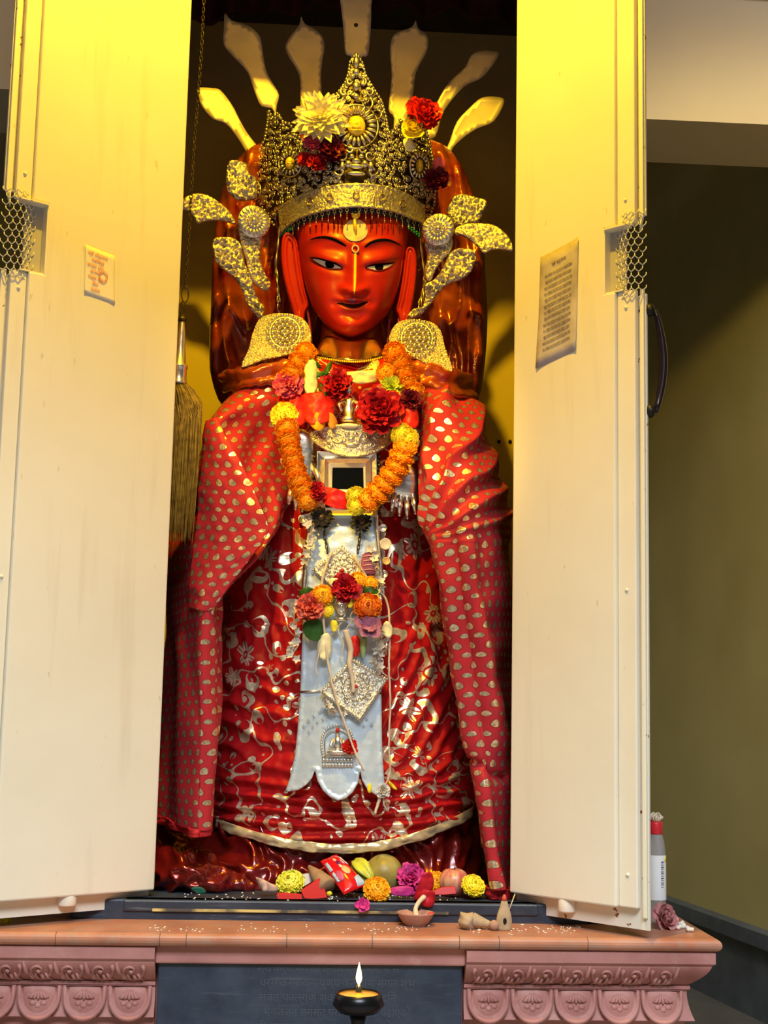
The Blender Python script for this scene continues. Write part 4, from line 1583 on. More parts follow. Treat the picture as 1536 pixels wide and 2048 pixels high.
halo = obj('padded_halo', relief(halo_out, hp, 5.5, halo_h, 0.03), M_HALO)
tag(halo, 'padded halo in crumpled red and gold foil cloth behind the head and crown', 'halo')
# its back foot: a batten that carries the halo and the plates down to the floor of the shrine
bm = B()
zb = P(700, 850, 0.52).z
add_box(bm, (0.0, 0.56, (ZS + 3.0) / 2 + 0.02), (0.10, 0.05, 3.0 - ZS))
add_box(bm, (0.0, 0.545, 2.98), (0.62, 0.03, 0.03))
obj('batten', bm, M_WOOD, halo, smooth=False)


# ---------------------------------------------------------------- inner brocade robe
def robe_rows():
    rows = []
    for y, l, r, yf, ys in ((735, 555, 845, .17, .26), (780, 520, 862, .165, .28), (900, 500, 880, .165, .31), (1000, 500, 880, .155, .31), (1100, 465, 885, .145, .31), (1200, 438, 895, .135, .31),
                            (1300, 426, 908, .125, .31), (1400, 422, 925, .115, .31), (1500, 420, 940, .105, .30), (1580, 424, 948, .100, .29), (1650, 420, 955, .105, .28)):
        row = []
        for i in range(13):
            t = i / 12
            s = 2 * t - 1
            x = l + (r - l) * t
            sag = 0
            if y >= 1500:                       # hem hangs as a shallow swag
                hem = 1640 + 58 * (1 - s * s) - 22 * max(0, s) ** 2 + 0 * s
                sag = (y - 1500) / 150.0 * (hem - 1650)
            row.append((x, y + sag, ys - (ys - yf) * max(0.0, 1 - abs(s) ** 2.4) ** 0.7))
        rows.append(row)
    return rows


def robe_disp(u, v, p):
    x, y = p[0], p[1]
    s = 2 * u - 1
    a = max(0.0, min(1.0, (y - 1150) / 350.0))
    a = a * a * (3 - 2 * a)
    vert = math.sin(x / 7.2 + 1.2 * nz(x / 60, y / 260, 1)) * 0.5 + 0.5 * math.sin(x / 12.5 + 2 * nz(y / 300, x / 90, 6))
    # right half: folds sweep from the arm down to the left; left half: loose swags
    if s > 0:
        q = (x - 700) * 0.62 + (y - 1300) * 0.34
        diag = math.sin(q / 6.0 + 1.4 * nz(x / 120, y / 160, 3))
        amp = 0.8
    else:
        q = (y - 1300) * 0.62 - (x - 700) * 0.22
        diag = math.sin(q / 9.0 + 1.8 * nz(x / 90, y / 110, 8))
        amp = 0.75
    rr = math.hypot((x - 688) * 0.55, y - 1150)
    swag = math.sin(rr / 8.0 + 1.1 * nz(x / 110, y / 110, 4))
    b = max(0.0, min(1.0, (y - 1470) / 140.0))
    low = (1 - b) * diag * amp + b * swag * 0.8
    h = (1 - a) * vert + a * low
    h = (1 - abs(h)) * 1.2 - 0.6 if y > 1250 else h
    return (0.0095 + 0.0075 * a) * h + 0.010 * nz(x / 45.0, y / 70.0, 9) + 0.004 * nz(x / 14.0, y / 18.0, 2)


robe = cloth('brocade_robe', robe_rows(), 230, 300, M_BROC, None, robe_disp)
tag(robe, 'red brocade robe with gold vine pattern and gold hem down the statue front', 'robe')


def hem_at(t):
    s = 2 * t - 1
    return (420 + 535 * t, 1640 + 58 * (1 - s * s) - 22 * max(0, s) ** 2, .28 - (.28 - .105) * max(0.0, 1 - abs(s) ** 2.4) ** 0.7 - 0.010)


hem = [hem_at(i / 60) for i in range(1, 60)]
o = obj('gold_hem', grid_surface([[(x, y - 10, Y) for x, y, Y in hem], [(x, y - 1, Y - .003) for x, y, Y in hem], [(x, y + 9, Y) for x, y, Y in hem]], 150, 9,
                                 lambda u, v, p: 0.005 * nz(p[0] / 16, p[1] / 10) + 0.003 * math.sin(p[0] / 12.0)), M_GOLDTRIM, robe)
solid(o, 0.003)


# ---------------------------------------------------------------- foil under-skirt that spills onto the floor of the shrine
def skirt_rows():
    rows = []
    for y, l, r, yf, ys in ((1600, 408, 952, .15, .34), (1660, 392, 960, .135, .34), (1720, 368, 968, .12, .32), (1765, 345, 975, .10, .30), (1783, 340, 978, .09, .28)):
        row = []
        for i in range(13):
            t = i / 12
            s = 2 * t - 1
            lift = 14 * abs(s) ** 2 if y > 1760 else 0
            row.append((l + (r - l) * t, y - lift, ys - (ys - yf) * max(0.0, 1 - abs(s) ** 2.6) ** 0.7))
        rows.append(row)
    return rows


def skirt_disp(u, v, p):
    x, y = p[0], p[1]
    c = 1 - abs(nz(x / 38, y / 60, 12))
    return (0.030 * (c ** 3 - .5) + 0.005 * nz(x / 20, y / 30, 3)) * min(1.0, (1.04 - v) * 4) + 0.03 * G(x, y, 420, 1735, 70, 32)


sk = cloth('foil_skirt', skirt_rows(), 190, 60, M_FOIL, None, skirt_disp)
tag(sk, 'crumpled dark red foil cloth spilling out under the gold hem onto the sill', 'cloth')
bm_rows = [[(298, 1600, .40), (330, 1605, .40), (365, 1610, .40), (410, 1620, .40)], [(300, 1680, .30), (330, 1675, .28), (365, 1685, .26), (400, 1695, .26)], [(300, 1730, .13), (335, 1722, .08), (380, 1715, .07), (440, 1720, .13)], [(302, 1762, .10), (345, 1768, .05), (420, 1772, .045), (500, 1768, .10)], [(306, 1778, .12), (350, 1786, .08), (430, 1786, .08), (505, 1780, .12)]]  # top rows are dark cloth added to fill the shaded gap behind the bundle
o = cloth('foil_bundle', bm_rows, 90, 60, M_FOIL, None, lambda u, v, p: 0.024 * ((1 - abs(nz(p[0] / 44, p[1] / 30, 5))) ** 3 - .4) + .003 * nz(p[0] / 14, p[1] / 14))
tag(o, 'puffed bundle of dark red foil cloth lying on the sill by the left door', 'cloth')


# ---------------------------------------------------------------- shawl (a cape over both arms)
def sh(*p): return list(p)


capeL = [
    sh((566, 762, .135), (545, 764, .115), (515, 768, .12), (486, 778, .15), (466, 792, .20), (452, 806, .26), (442, 822, .34)),
    sh((572, 815, .120), (548, 800, .105), (510, 806, .10), (462, 818, .07), (436, 832, .10), (424, 842, .18), (420, 850, .34)),
    sh((578, 870, .15), (556, 852, .14), (512, 850, .11), (446, 850, .04), (424, 862, .05), (410, 872, .13), (404, 890, .34)),
    sh((580, 915, .155), (558, 908, .148), (512, 906, .120), (474, 908, .045), (432, 920, .025), (402, 940, .115), (384, 955, .34)),
    sh((578, 968, .15), (564, 966, .140), (538, 966, .110), (508, 968, .045), (450, 985, .012), (397, 1000, .105), (352, 1005, .34)),
    sh((564, 1042, .11), (560, 1044, .095), (553, 1048, .06), (532, 1052, .04), (468, 1062, -.004), (391, 1072, .095), (334, 1070, .33)),
    sh((512, 1116, .06), (510, 1118, .035), (506, 1121, .008), (490, 1120, .03), (446, 1128, -.010), (386, 1140, .085), (331, 1150, .32)),
    sh((446, 1192, .065), (444, 1194, .035), (441, 1196, .008), (433, 1199, -.018), (411, 1202, -.012), (381, 1214, .07), (334, 1234, .31)),
    sh((440, 1300, .06), (439, 1301, .03), (436, 1303, .005), (426, 1305, -.010), (400, 1306, -.012), (375, 1312, .07), (326, 1330, .30)),
    sh((438, 1450, .06), (437, 1451, .03), (433, 1453, .005), (421, 1455, -.010), (394, 1456, -.012), (367, 1460, .07), (318, 1470, .28)),
    sh((426, 1560, .06), (425, 1561, .03), (423, 1563, .005), (414, 1566, -.010), (392, 1566, -.012), (367, 1564, .07), (313, 1560, .26)),
    sh((420, 1652, .06), (419, 1655, .03), (417, 1659, .005), (408, 1662, -.010), (388, 1662, -.012), (363, 1652, .07), (309, 1632, .25)),
]


def dispL(u, v, p):
    x, y = p[0], p[1]
    low = max(0.0, min(1.0, (y - 1180) / 120.0))
    up = 1 - low
    return up * (0.004 * math.sin((x * .5 + y * .8) / 15.0 + 2 * nz(x / 80, y / 80)) + .006 * nz(x / 40, y / 50, 3)) + low * 0.007 * (math.sin(x / 8.0 + 1.5 * nz(y / 220, x / 90)) + nz(x / 25, y / 120, 4))


shL = cloth('silk_shawl', capeL, 150, 250, M_BUTI, None, dispL)
tag(shL, 'crimson silk shawl with small gold leaves over the arm by the fly whisk', 'shawl', None)
flap = [
    sh((414, 842, .06), (420, 840, .045), (428, 838, .03), (436, 836, .035)),
    sh((408, 880, .06), (424, 880, .02), (440, 878, .0), (452, 876, .0)),
    sh((404, 930, .06), (432, 930, .01), (460, 928, -.015), (482, 926, -.02)),
    sh((399, 985, .06), (438, 986, .005), (478, 986, -.025), (510, 986, -.035)),
    sh((394, 1040, .06), (440, 1044, .0), (492, 1048, -.030), (536, 1050, -.045)),
    sh((390, 1075, .06), (436, 1078, -.002), (486, 1080, -.032), (531, 1074, -.048)),
    sh((386, 1120, .055), (424, 1124, -.006), (464, 1126, -.032), (500, 1118, -.045)),
    sh((382, 1170, .05), (408, 1174, -.012), (436, 1176, -.032), (462, 1168, -.040)),
    sh((378, 1215, .05), (396, 1220, -.012), (414, 1222, -.024), (432, 1212, -.030)),
]
o = obj('front_flap', grid_surface(flap, 70, 110, lambda u, v, p: .004 * nz(p[0] / 40, p[1] / 50, 3) + .002 * nz(p[0] / 14, p[1] / 16, 6)), M_BUTI, shL)
solid(o, .003, 1.0)
o = obj('shawl_border', grid_surface([[(x, y + d, Y - .003) for x, y, Y in capeL[-1]] for d in (-4, 4, 12)], 90, 9, lambda u, v, p: 0.006 * math.sin(p[0] / 6) + .004 * nz(p[0] / 8, p[1] / 8)), M_REDTRIM, shL)
solid(o, 0.004)
capeR = [
    sh((836, 772, .13), (866, 778, .10), (905, 790, .12), (940, 805, .18), (952, 815, .34)),
    sh((846, 835, .10), (874, 820, .055), (920, 828, .05), (958, 840, .13), (968, 850, .34)),
    sh((838, 910, .09), (866, 900, .045), (922, 896, .01), (968, 905, .10), (984, 915, .34)),
    sh((836, 985, .07), (866, 985, .025), (925, 970, -.02), (976, 965, .07), (1000, 970, .33)),
    sh((846, 1062, .05), (868, 1066, .01), (920, 1050, -.045), (985, 1035, .04), (1020, 1035, .32)),
    sh((862, 1125, .06), (884, 1130, .005), (930, 1120, -.04), (985, 1110, .02), (1024, 1110, .30)),
    sh((872, 1205, .06), (892, 1210, .01), (938, 1205, -.03), (990, 1200, .015), (1028, 1200, .28)),
    sh((888, 1300, .06), (906, 1302, .02), (948, 1300, -.025), (994, 1300, .02), (1030, 1300, .28)),
    sh((904, 1400, .06), (920, 1402, .02), (955, 1400, -.02), (996, 1400, .02), (1032, 1400, .26)),
    sh((925, 1500, .06), (938, 1504, .02), (966, 1506, -.02), (1000, 1506, .02), (1034, 1506, .24)),
    sh((945, 1580, .06), (954, 1584, .02), (975, 1586, -.018), (1004, 1586, .02), (1036, 1580, .22)),
    sh((955, 1690, .05), (964, 1694, .01), (982, 1696, -.018), (1008, 1696, .02), (1036, 1690, .18)),
    sh((974, 1772, .04), (980, 1776, .005), (994, 1780, -.02), (1012, 1780, .01), (1034, 1776, .12)),
]


def dispR(u, v, p):
    x, y = p[0], p[1]
    up = max(0.0, min(1.0, (1090 - y) / 60.0))
    ang = math.atan2(y - 1085, x - 838)
    rad_f = math.sin(ang * 11.0 + 1.2 * nz(x / 60, y / 60)) * min(1.0, math.hypot(x - 838, y - 1085) / 60.0)
    low = math.sin((x - y * 0.17) / 9.0 + 1.6 * nz(y / 240, x / 90, 5))
    fold = -0.014 * math.exp(-(((y - 1530) - (x - 960) * .55) / 9.0) ** 2) * (1 if 930 < x < 1010 else 0)
    return up * 0.017 * (1 - abs(rad_f)) * 1.2 + (1 - up) * 0.011 * low + 0.007 * nz(x / 36, y / 60, 7) + fold


shR = cloth('silk_shawl', capeR, 150, 280, M_BUTI, None, dispR)
tag(shR, 'crimson silk shawl with small gold leaves over the arm by the grey printed sheet', 'shawl', None)
o = obj('shawl_tip', grid_surface([[(x, y + d, Y - .003 + d * .0003) for x, y, Y in capeR[-1]] for d in (-3, 8, 20)], 60, 10, lambda u, v, p: 0.008 * math.sin(p[0] / 5) + .004 * nz(p[0] / 8, p[1] / 8)), M_REDTRIM, shR)
solid(o, 0.004)

# yoke: foil cloth rolled over the shoulders under the plates
yl = [sh((626, 716, .17), (590, 712, .15), (540, 716, .14), (490, 726, .17), (452, 738, .26)), sh((628, 735, .145), (590, 735, .115), (540, 738, .10), (488, 744, .12), (440, 756, .24)), sh((600, 756, .125), (572, 756, .10), (530, 760, .09), (484, 768, .12), (448, 778, .26)), sh((590, 764, .14), (560, 766, .12), (530, 768, .12), (484, 776, .16), (455, 784, .28))]
o = cloth('shoulder_cloth', yl, 90, 40, M_HALO, None, lambda u, v, p: 0.007 * math.sin(p[1] / 5.0 + p[0] / 30) + .008 * nz(p[0] / 18, p[1] / 12))
tag(o, 'folded red and gold foil cloth over the shoulder on the fly whisk side', 'cloth', 'foil cloths folded over the shoulders')
yr = [sh((775, 716, .17), (820, 716, .15), (860, 724, .14), (905, 738, .17), (938, 752, .26)), sh((775, 736, .145), (822, 740, .115), (866, 744, .095), (912, 756, .12), (948, 775, .24)), sh((800, 762, .125), (840, 768, .10), (878, 776, .09), (920, 790, .12), (955, 806, .25)), sh((825, 785, .13), (856, 790, .115), (888, 806, .11), (925, 822, .15), (952, 820, .28))]
o = cloth('shoulder_cloth', yr, 90, 40, M_HALO, None, lambda u, v, p: 0.006 * math.sin(p[1] / 6.0 - p[0] / 22) + .008 * nz(p[0] / 20, p[1] / 14, 3))
tag(o, 'folded red and gold foil cloth over the shoulder on the printed sheet side', 'cloth', 'foil cloths folded over the shoulders')
# chest cloth that fills between the plates
yc = [sh((618, 712, .19), (660, 722, .165), (705, 726, .16), (745, 722, .165), (785, 714, .19)), sh((605, 760, .16), (655, 765, .135), (705, 768, .13), (755, 765, .135), (800, 760, .16)), sh((560, 850, .15), (640, 855, .125), (705, 860, .12), (770, 855, .125), (850, 850, .15)), sh((560, 1000, .165), (640, 1005, .15), (705, 1010, .15), (770, 1005, .15), (850, 1000, .165))]
o = cloth('chest_cloth', yc, 90, 90, M_BROC, None, lambda u, v, p: .006 * nz(p[0] / 24, p[1] / 24))
tag(o, 'red brocade cloth wrapped across the chest behind the flowers', 'cloth')

# dark red valance hanging inside the top of the shrine
vr = [[(360 + i * 70, -420, 0.80) for i in range(11)], [(360 + i * 70, -150, 0.78) for i in range(11)], [(360 + i * 70, 40 - 30 * math.sin(i * PI / 10) + 12 * (i % 2), 0.78) for i in range(11)]]
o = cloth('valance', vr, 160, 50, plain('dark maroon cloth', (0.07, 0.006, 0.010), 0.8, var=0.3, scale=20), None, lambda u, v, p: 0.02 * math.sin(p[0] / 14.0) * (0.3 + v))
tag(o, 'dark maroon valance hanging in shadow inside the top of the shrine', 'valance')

# ================================================================ flowers
def basis(a):
    a = Vector(a).normalized()
    u = a.orthogonal().normalized()
    return a, u, a.cross(u)


def flower_mesh(layers, seed=1, bm=None):
    """unit flower facing +Z; layers: (count, start radius, length, half width, lift, curl, pointed, ruffle)"""
    rnd = random.Random(seed)
    bm = bm or B()
    for li, (n, r0, ln, hw, lift, curl, pt, ruf) in enumerate(layers):
        for i in range(n):
            a = 2 * PI * (i + 0.5 * (li % 2)) / n + rnd.uniform(-.18, .18)
            d = Vector((math.cos(a), math.sin(a), 0))
            s = Vector((-math.sin(a), math.cos(a), 0))
            L = ln * rnd.uniform(.85, 1.12)
            lf = lift + rnd.uniform(-.12, .12)
            pos = d * r0 + Vector((0, 0, 0.04 * li))
            rows = []
            T = 5
            for k in range(T + 1):
                t = k / T
                ang = lf + curl * t
                if k:
                    pos = pos + (d * math.cos(ang) + Vector((0, 0, 1)) * math.sin(ang)) * (L / T)
                w = hw * (math.sin(PI * (0.10 + 0.88 * t ** (0.9 if pt > .5 else 1.6))) ** (1.0 if pt > .5 else 0.55))
                if pt <= .5 and k == T: w = hw * 0.55
                nn = -d * math.sin(ang) + Vector((0, 0, 1)) * math.cos(ang)
                rows.append([bm.verts.new(pos + s * (w * q) + nn * (0.22 * hw * q * q + (ruf * rnd.uniform(-1, 1) if k > 2 else 0))) for q in (-1, -.5, 0, .5, 1)])
            for p, q in zip(rows, rows[1:]):
                for k in range(4):
                    bm.faces.new((p[k], p[k + 1], q[k + 1], q[k]))
    return bm


MARI = [(18, .66, .30, .19, -.9, .8, 0, .07), (20, .68, .32, .19, -.4, .7, 0, .07), (20, .64, .34, .18, .05, .5, 0, .07), (19, .56, .34, .17, .4, .4, 0, .07), (16, .45, .36, .17, .7, .3, 0, .07), (13, .32, .38, .16, .95, .2, 0, .07), (9, .18, .40, .15, 1.15, .2, 0, .07), (6, .05, .42, .14, 1.4, .1, 0, .07)]
DAHL = [(17, .12, .92, .20, -.05, .15, 1, .0), (18, .12, .88, .20, .08, .12, 1, .0), (17, .12, .80, .19, .22, .1, 1, .0), (15, .12, .68, .17, .40, .05, 1, .0), (13, .10, .55, .15, .62, .0, 1, .0), (11, .08, .42, .12, .88, .0, 1, .0), (8, .04, .32, .09, 1.15, .0, 1, .0)]
CARN = [(11, .10, .88, .30, .0, .2, 0, .10), (11, .10, .80, .28, .3, .2, 0, .10), (9, .08, .70, .26, .6, .1, 0, .10), (8, .06, .60, .22, .9, .1, 0, .10), (6, .03, .50, .2, 1.2, .0, 0, .10)]
ROSE = [(6, .20, .80, .55, .05, .35, 0, .03), (6, .18, .72, .50, .35, .4, 0, .03), (5, .14, .62, .44, .7, .4, 0, .03), (5, .10, .54, .36, 1.0, .4, 0, .02), (4, .06, .48, .28, 1.3, .2, 0, .02)]
HIBI = [(5, .06, 1.0, .46, .15, .25, 0, .07), (4, .05, .72, .36, .6, .2, 0, .07)]
MESHCACHE = {}


def petals_mesh(kind, layers, seed, mat):
    key = (kind, seed, mat.name)
    if key not in MESHCACHE:
        bm = flower_mesh(layers, seed)
        if layers is MARI: add_sphere(bm, (0, 0, .10), .74, 16, 10, (1, 1, .70))
        me = bpy.data.meshes.new(kind)
        bm.to_mesh(me)
        bm.free()
        for p in me.polygons: p.use_smooth = True
        me.materials.append(mat)
        MESHCACHE[key] = me
    return MESHCACHE[key]


def petal_mat(name, c0, c1, rough=0.55):
    if name in MATS: return MATS[name]
    b = NB(name, rough)
    b.set('Base Color', b.ramp(b.noise(3.5, 3), [(0.35, c0), (0.65, c1)]))
    b.set('Subsurface Weight', 0.08)
    b.set('Subsurface Radius', (0.01, 0.004, 0.002))
    b.set('Specular IOR Level', 0.3)
    MATS[name] = b.m
    return b.m


F_ORANGE = petal_mat('orange marigold petal', (0.90, 0.26, 0.005), (0.95, 0.40, 0.010))
F_AMBER = petal_mat('amber marigold petal', (0.90, 0.36, 0.008), (0.95, 0.52, 0.015))
F_YELLOW = petal_mat('yellow marigold petal', (0.94, 0.74, 0.02), (0.97, 0.84, 0.06))
F_LEMON = petal_mat('lemon petal', (0.74, 0.72, 0.04), (0.86, 0.84, 0.14))
F_CREAM = petal_mat('cream petal', (0.93, 0.84, 0.46), (0.96, 0.90, 0.58))
F_RED = petal_mat('scarlet petal', (0.62, 0.008, 0.012), (0.78, 0.03, 0.014), 0.4)
F_CRIM = petal_mat('crimson petal', (0.36, 0.006, 0.02), (0.52, 0.012, 0.025), 0.45)
F_MAR = petal_mat('maroon petal', (0.10, 0.004, 0.022), (0.20, 0.006, 0.035), 0.5)
F_PINK = petal_mat('pink petal', (0.70, 0.05, 0.18), (0.80, 0.14, 0.26))
F_MAGENTA = petal_mat('magenta petal', (0.55, 0.015, 0.22), (0.72, 0.08, 0.34))
F_PURPLE = petal_mat('mauve petal', (0.32, 0.10, 0.20), (0.48, 0.20, 0.30))
F_JAS = petal_mat('jasmine petal', (0.66, 0.60, 0.50), (0.80, 0.74, 0.64))
F_LEAF = petal_mat('dark green leaf', (0.02, 0.07, 0.012), (0.05, 0.14, 0.02), 0.4)
F_LIME = petal_mat('lime petal', (0.45, 0.55, 0.03), (0.62, 0.70, 0.08))
F_STEM = petal_mat('dry cream stem', (0.58, 0.46, 0.34), (0.74, 0.62, 0.48), 0.7)


def orient(ax, spin=0.0):
    a, u, v = basis(ax)
    return (Matrix((u, v, a)).transposed() @ Matrix.Rotation(spin, 3, 'Z')).to_quaternion()


def flower(name, px, py, Y, r_px, layers, mat, label=None, cat='flower', ax=(0, -1, 0.25), squash=(1, 1, 1), seed=1, parent=None, group=None, spin=None):
    me = petals_mesh(name, layers, seed, mat)
    o = bpy.data.objects.new(name, me)
    COL.objects.link(o)
    o.rotation_mode = 'QUATERNION'
    o.rotation_quaternion = orient(ax, random.uniform(0, 6) if spin is None else spin)
    k = px_m(Y) * r_px
    o.scale = (k * squash[0], k * squash[1], k * squash[2])
    p = P(px, py, Y)
    if parent is not None:
        o.parent = parent
        p = world_of(parent).inverted() @ p
    o.location = p
    if label: tag(o, label, cat, group)
    return o


def sliver(name, pts, Y, mat, label=None, cat='petal', bend=0.012, parent=None, t=0.0012, step=3.5, group=None, tilt=0.0, smoothn=3):
    """a single petal, leaf or scrap with a gentle curl"""
    pp = catmull(pts, smoothn, closed=True) if smoothn else pts
    cx = sum(p[0] for p in pp) / len(pp)
    cy = sum(p[1] for p in pp) / len(pp)
    w = max(p[0] for p in pp) - min(p[0] for p in pp) + 1
    sd = random.uniform(0, 50)
    pl = lambda x, y, o: P(x, y, Y + bend * ((x - cx) / w * 2) ** 2 - tilt * (y - cy) * px_m(Y) + 0.004 * nz(x / 12, y / 12, sd)) + Vector((0, -o, 0))
    o = obj(name, relief(pp, pl, step, lambda x, y, d: 0.0, t), mat, parent)
    if label: tag(o, label, cat, group)
    return o


# ---------------------------------------------------------------- flowers pinned to the crown
flower('dahlia', 641, 238, 0.135, 60, DAHL, F_CREAM, 'large cream dahlia pinned to the crown beside its central medallion', ax=(-.1, -1, .15), seed=2)
flower('red_blossom', 624, 286, 0.140, 22, CARN, F_PINK, 'small pinkish red blossom just under the cream dahlia', seed=3)
flower('red_blossom', 611, 320, 0.165, 19, CARN, F_RED, 'small scarlet blossom touching the left crown medallion', seed=4)
flower('red_blossom', 634, 326, 0.150, 22, CARN, F_CRIM, 'small crimson blossom hanging between scarlet and maroon blossoms', seed=5)
flower('maroon_blossom', 662, 303, 0.140, 32, CARN, F_MAR, 'dark maroon blossom below right of the cream dahlia', seed=6)
flower('carnation', 848, 230, 0.165, 42, CARN, F_RED, 'bright red carnation on the top right of the crown', seed=7, ax=(.2, -1, .3))
flower('rose', 825, 258, 0.160, 27, ROSE, F_YELLOW, 'yellow rose tucked under the red carnation on the crown', seed=8)
flower('maroon_blossom', 874, 360, 0.26, 30, CARN, F_MAR, 'dark maroon blossom low on the right edge of the crown', seed=9)
sliver('pink_petal', [(868, 318), (886, 314), (890, 340), (880, 350), (866, 335)], 0.27, F_PINK, 'small pink petal stuck above the low maroon blossom', bend=.01)
sliver('cream_petal', [(806, 280), (820, 278), (832, 292), (826, 302), (812, 300)], 0.19, F_CREAM, 'small cream petal below the yellow rose on the crown', bend=.01)

# ---------------------------------------------------------------- marigold garland round the neck
gar = empty('marigold_garland', P(700, 720, 0.12), 'orange marigold garland looped round the neck, with yellow knots', 'garland')
runs = [
    ([(612, 706, .10), (600, 724, .085), (588, 744, .075), (574, 764, .075)], 4, 27, F_ORANGE),
    ([(569, 832, .06), (572, 846, .06)], 1, 30, F_YELLOW),
    ([(574, 858, .055), (578, 884, .05), (583, 910, .045), (590, 936, .04), (598, 962, .035), (608, 986, .035), (616, 1000, .035)], 8, 25, F_ORANGE),
    ([(712, 992, .035), (713, 1012, .035)], 2, 22, F_YELLOW),
    ([(737, 1000, .035), (757, 984, .04), (776, 960, .04), (792, 938, .045), (803, 914, .05), (810, 894, .05)], 7, 27, F_ORANGE),
    ([(804, 870, .05), (816, 880, .055)], 2, 27, F_YELLOW),
    ([(788, 706, .10), (800, 726, .085), (810, 748, .08), (818, 768, .075), (826, 786, .075)], 5, 26, F_ORANGE),
    ([(772, 746, .075)], 1, 22, F_ORANGE),
]
for pts, n, r, m in runs:
    q = resample(pts, n) if n > 1 else [pts[0]]
    for i, (x, y, Y) in enumerate(q):
        a = q[min(i + 1, n - 1)]
        b = q[max(i - 1, 0)]
        tx, ty = (a[0] - b[0], a[1] - b[1]) if n > 1 else (0, 1)
        flower('marigold', x, y, Y, r * random.uniform(.93, 1.05), MARI, m, parent=gar, ax=(tx * .01, -.35, -ty * .01), squash=(1.0, 1.0, .85), seed=20 + i % 4)
bm = B()
line = [(622, 690, .14), (600, 724, .09), (572, 770, .085), (566, 830, .075), (580, 900, .06), (606, 990, .05), (660, 1004, .05), (712, 1006, .05), (760, 985, .05), (795, 935, .06), (812, 880, .07), (826, 790, .09), (800, 728, .10), (778, 696, .14)]
add_tube(bm, [P(*p) for p in catmull(line, 6)], 0.0022, 6)
obj('string', bm, F_STEM, gar)
sliver('red_petal', [(638, 978), (660, 975), (690, 984), (702, 1000), (698, 1018), (668, 1016), (642, 1002)], 0.03, F_RED, bend=.02, parent=gar)
flower('maroon_knot', 632, 984, 0.035, 24, CARN, F_CRIM, parent=gar, seed=31)

# ---------------------------------------------------------------- blossoms heaped on the chest
flower('carnation', 577, 770, 0.07, 32, CARN, F_PINK, 'pink carnation on the chest at the left garland strand', seed=41)
hb = empty('hibiscus', P(612, 815, 0.06), 'open scarlet hibiscus on the left of the chest above the pectoral', 'flower')
for pts, Y, m in (([(556, 790), (585, 782), (612, 796), (618, 830), (600, 852), (570, 838)], .060, F_RED), ([(600, 792), (640, 786), (668, 800), (664, 836), (632, 850), (608, 836)], .052, F_RED), ([(620, 790), (650, 782), (680, 790), (668, 815), (635, 815)], .066, F_CRIM), ([(618, 828), (640, 826), (652, 846), (640, 862), (622, 852)], .045, F_ORANGE), ([(655, 826), (668, 830), (676, 850), (664, 858), (654, 846)], .050, petal_mat('brown petal', (.45, .16, .02), (.6, .26, .04)))):
    sliver('petal', pts, Y, m, parent=hb, bend=.022, tilt=.2)
flower('carnation', 674, 772, 0.075, 36, CARN, F_CRIM, 'dark crimson carnation at the centre of the chest', seed=42)
flower('rose', 757, 822, 0.055, 54, CARN, F_CRIM, 'big ragged crimson rose right of the little silver figure', seed=43)
flower('maroon_blossom', 822, 800, 0.06, 28, CARN, F_MAR, 'maroon blossom under the right garland strand', seed=44)
sliver('red_petal', [(806, 812), (824, 806), (836, 826), (836, 852), (818, 856), (802, 840)], 0.048, F_RED, 'red petal hanging right of the crimson rose over the yellow knot', bend=.016)
sliver('red_petal', [(772, 788), (792, 782), (803, 800), (796, 826), (778, 818)], 0.045, F_RED, 'bright red petal lying on the upper edge of the crimson rose', bend=.016)
flower('chrysanthemum', 782, 774, 0.07, 28, DAHL, F_LIME, 'yellow green chrysanthemum below the gilt collar', seed=45)
lf = empty('leaf_sprig', P(655, 745, 0.08), 'dark green leaf sprig tucked under the collar', 'leaves')
for i, (dx, dy) in enumerate(((-22, -18), (-14, 4), (-8, 24), (4, -8), (12, 14), (24, 8), (34, 22), (-2, 36))):
    x, y = 652 + dx, 745 + dy
    a = math.atan2(dy, dx)
    L_, w_ = 17, 6
    sliver('leaf', [(x - L_ * math.cos(a), y - L_ * math.sin(a)), (x - w_ * math.sin(a), y + w_ * math.cos(a)), (x + L_ * math.cos(a), y + L_ * math.sin(a)), (x + w_ * math.sin(a), y - w_ * math.cos(a))], 0.075 - .002 * i, F_LEAF, parent=lf)
sliver('cream_cloth', [(690, 744), (752, 740), (754, 764), (722, 768), (692, 764)], 0.095, plain('cream cloth', (.80, .72, .50), .7), 'strip of cream cloth under the gilt collar', 'cloth', smoothn=0)
sliver('cream_cloth', [(612, 725), (632, 724), (634, 780), (612, 786), (608, 755)], 0.065, F_CREAM, 'pale folded cream scrap beside the green leaf sprig', 'cloth')

# ---------------------------------------------------------------- silver on the chest
pect = empty('silver_pectoral', P(702, 885, 0.08), 'crescent silver pectoral with embossed scrolls under the crimson rose', 'breastplate')
po = catmull([(618, 868), (640, 858), (672, 852), (702, 850), (740, 853), (770, 858), (788, 866), (784, 884), (768, 899), (742, 910), (702, 916), (664, 908), (640, 896), (624, 882)], 4, closed=True)
ppl = lambda x, y, o: P(x, y, 0.066 + .05 * ((x - 702) / 84) ** 2) + Vector((0, -o, 0))
obj('plate', relief(po, ppl, 2.6, lambda x, y, d: (0.010 if d < 5 else 0.003) + (.004 * abs(nz(x / 5, y / 5)) if d > 6 else 0), 0.006), M_REP, pect)
bm = B()
k = px_m(.08)
for s in (-1, 1):
    for cx, cy, r in ((26, 876, 13), (52, 872, 11), (44, 892, 8), (70, 872, 6)):
        add_tube(bm, [ppl(702 + s * (cx + r * (1 - .055 * i) * math.cos(i * .6)), cy + r * (1 - .055 * i) * math.sin(i * .6), .012) for i in range(14)], k * 2.0, 6)
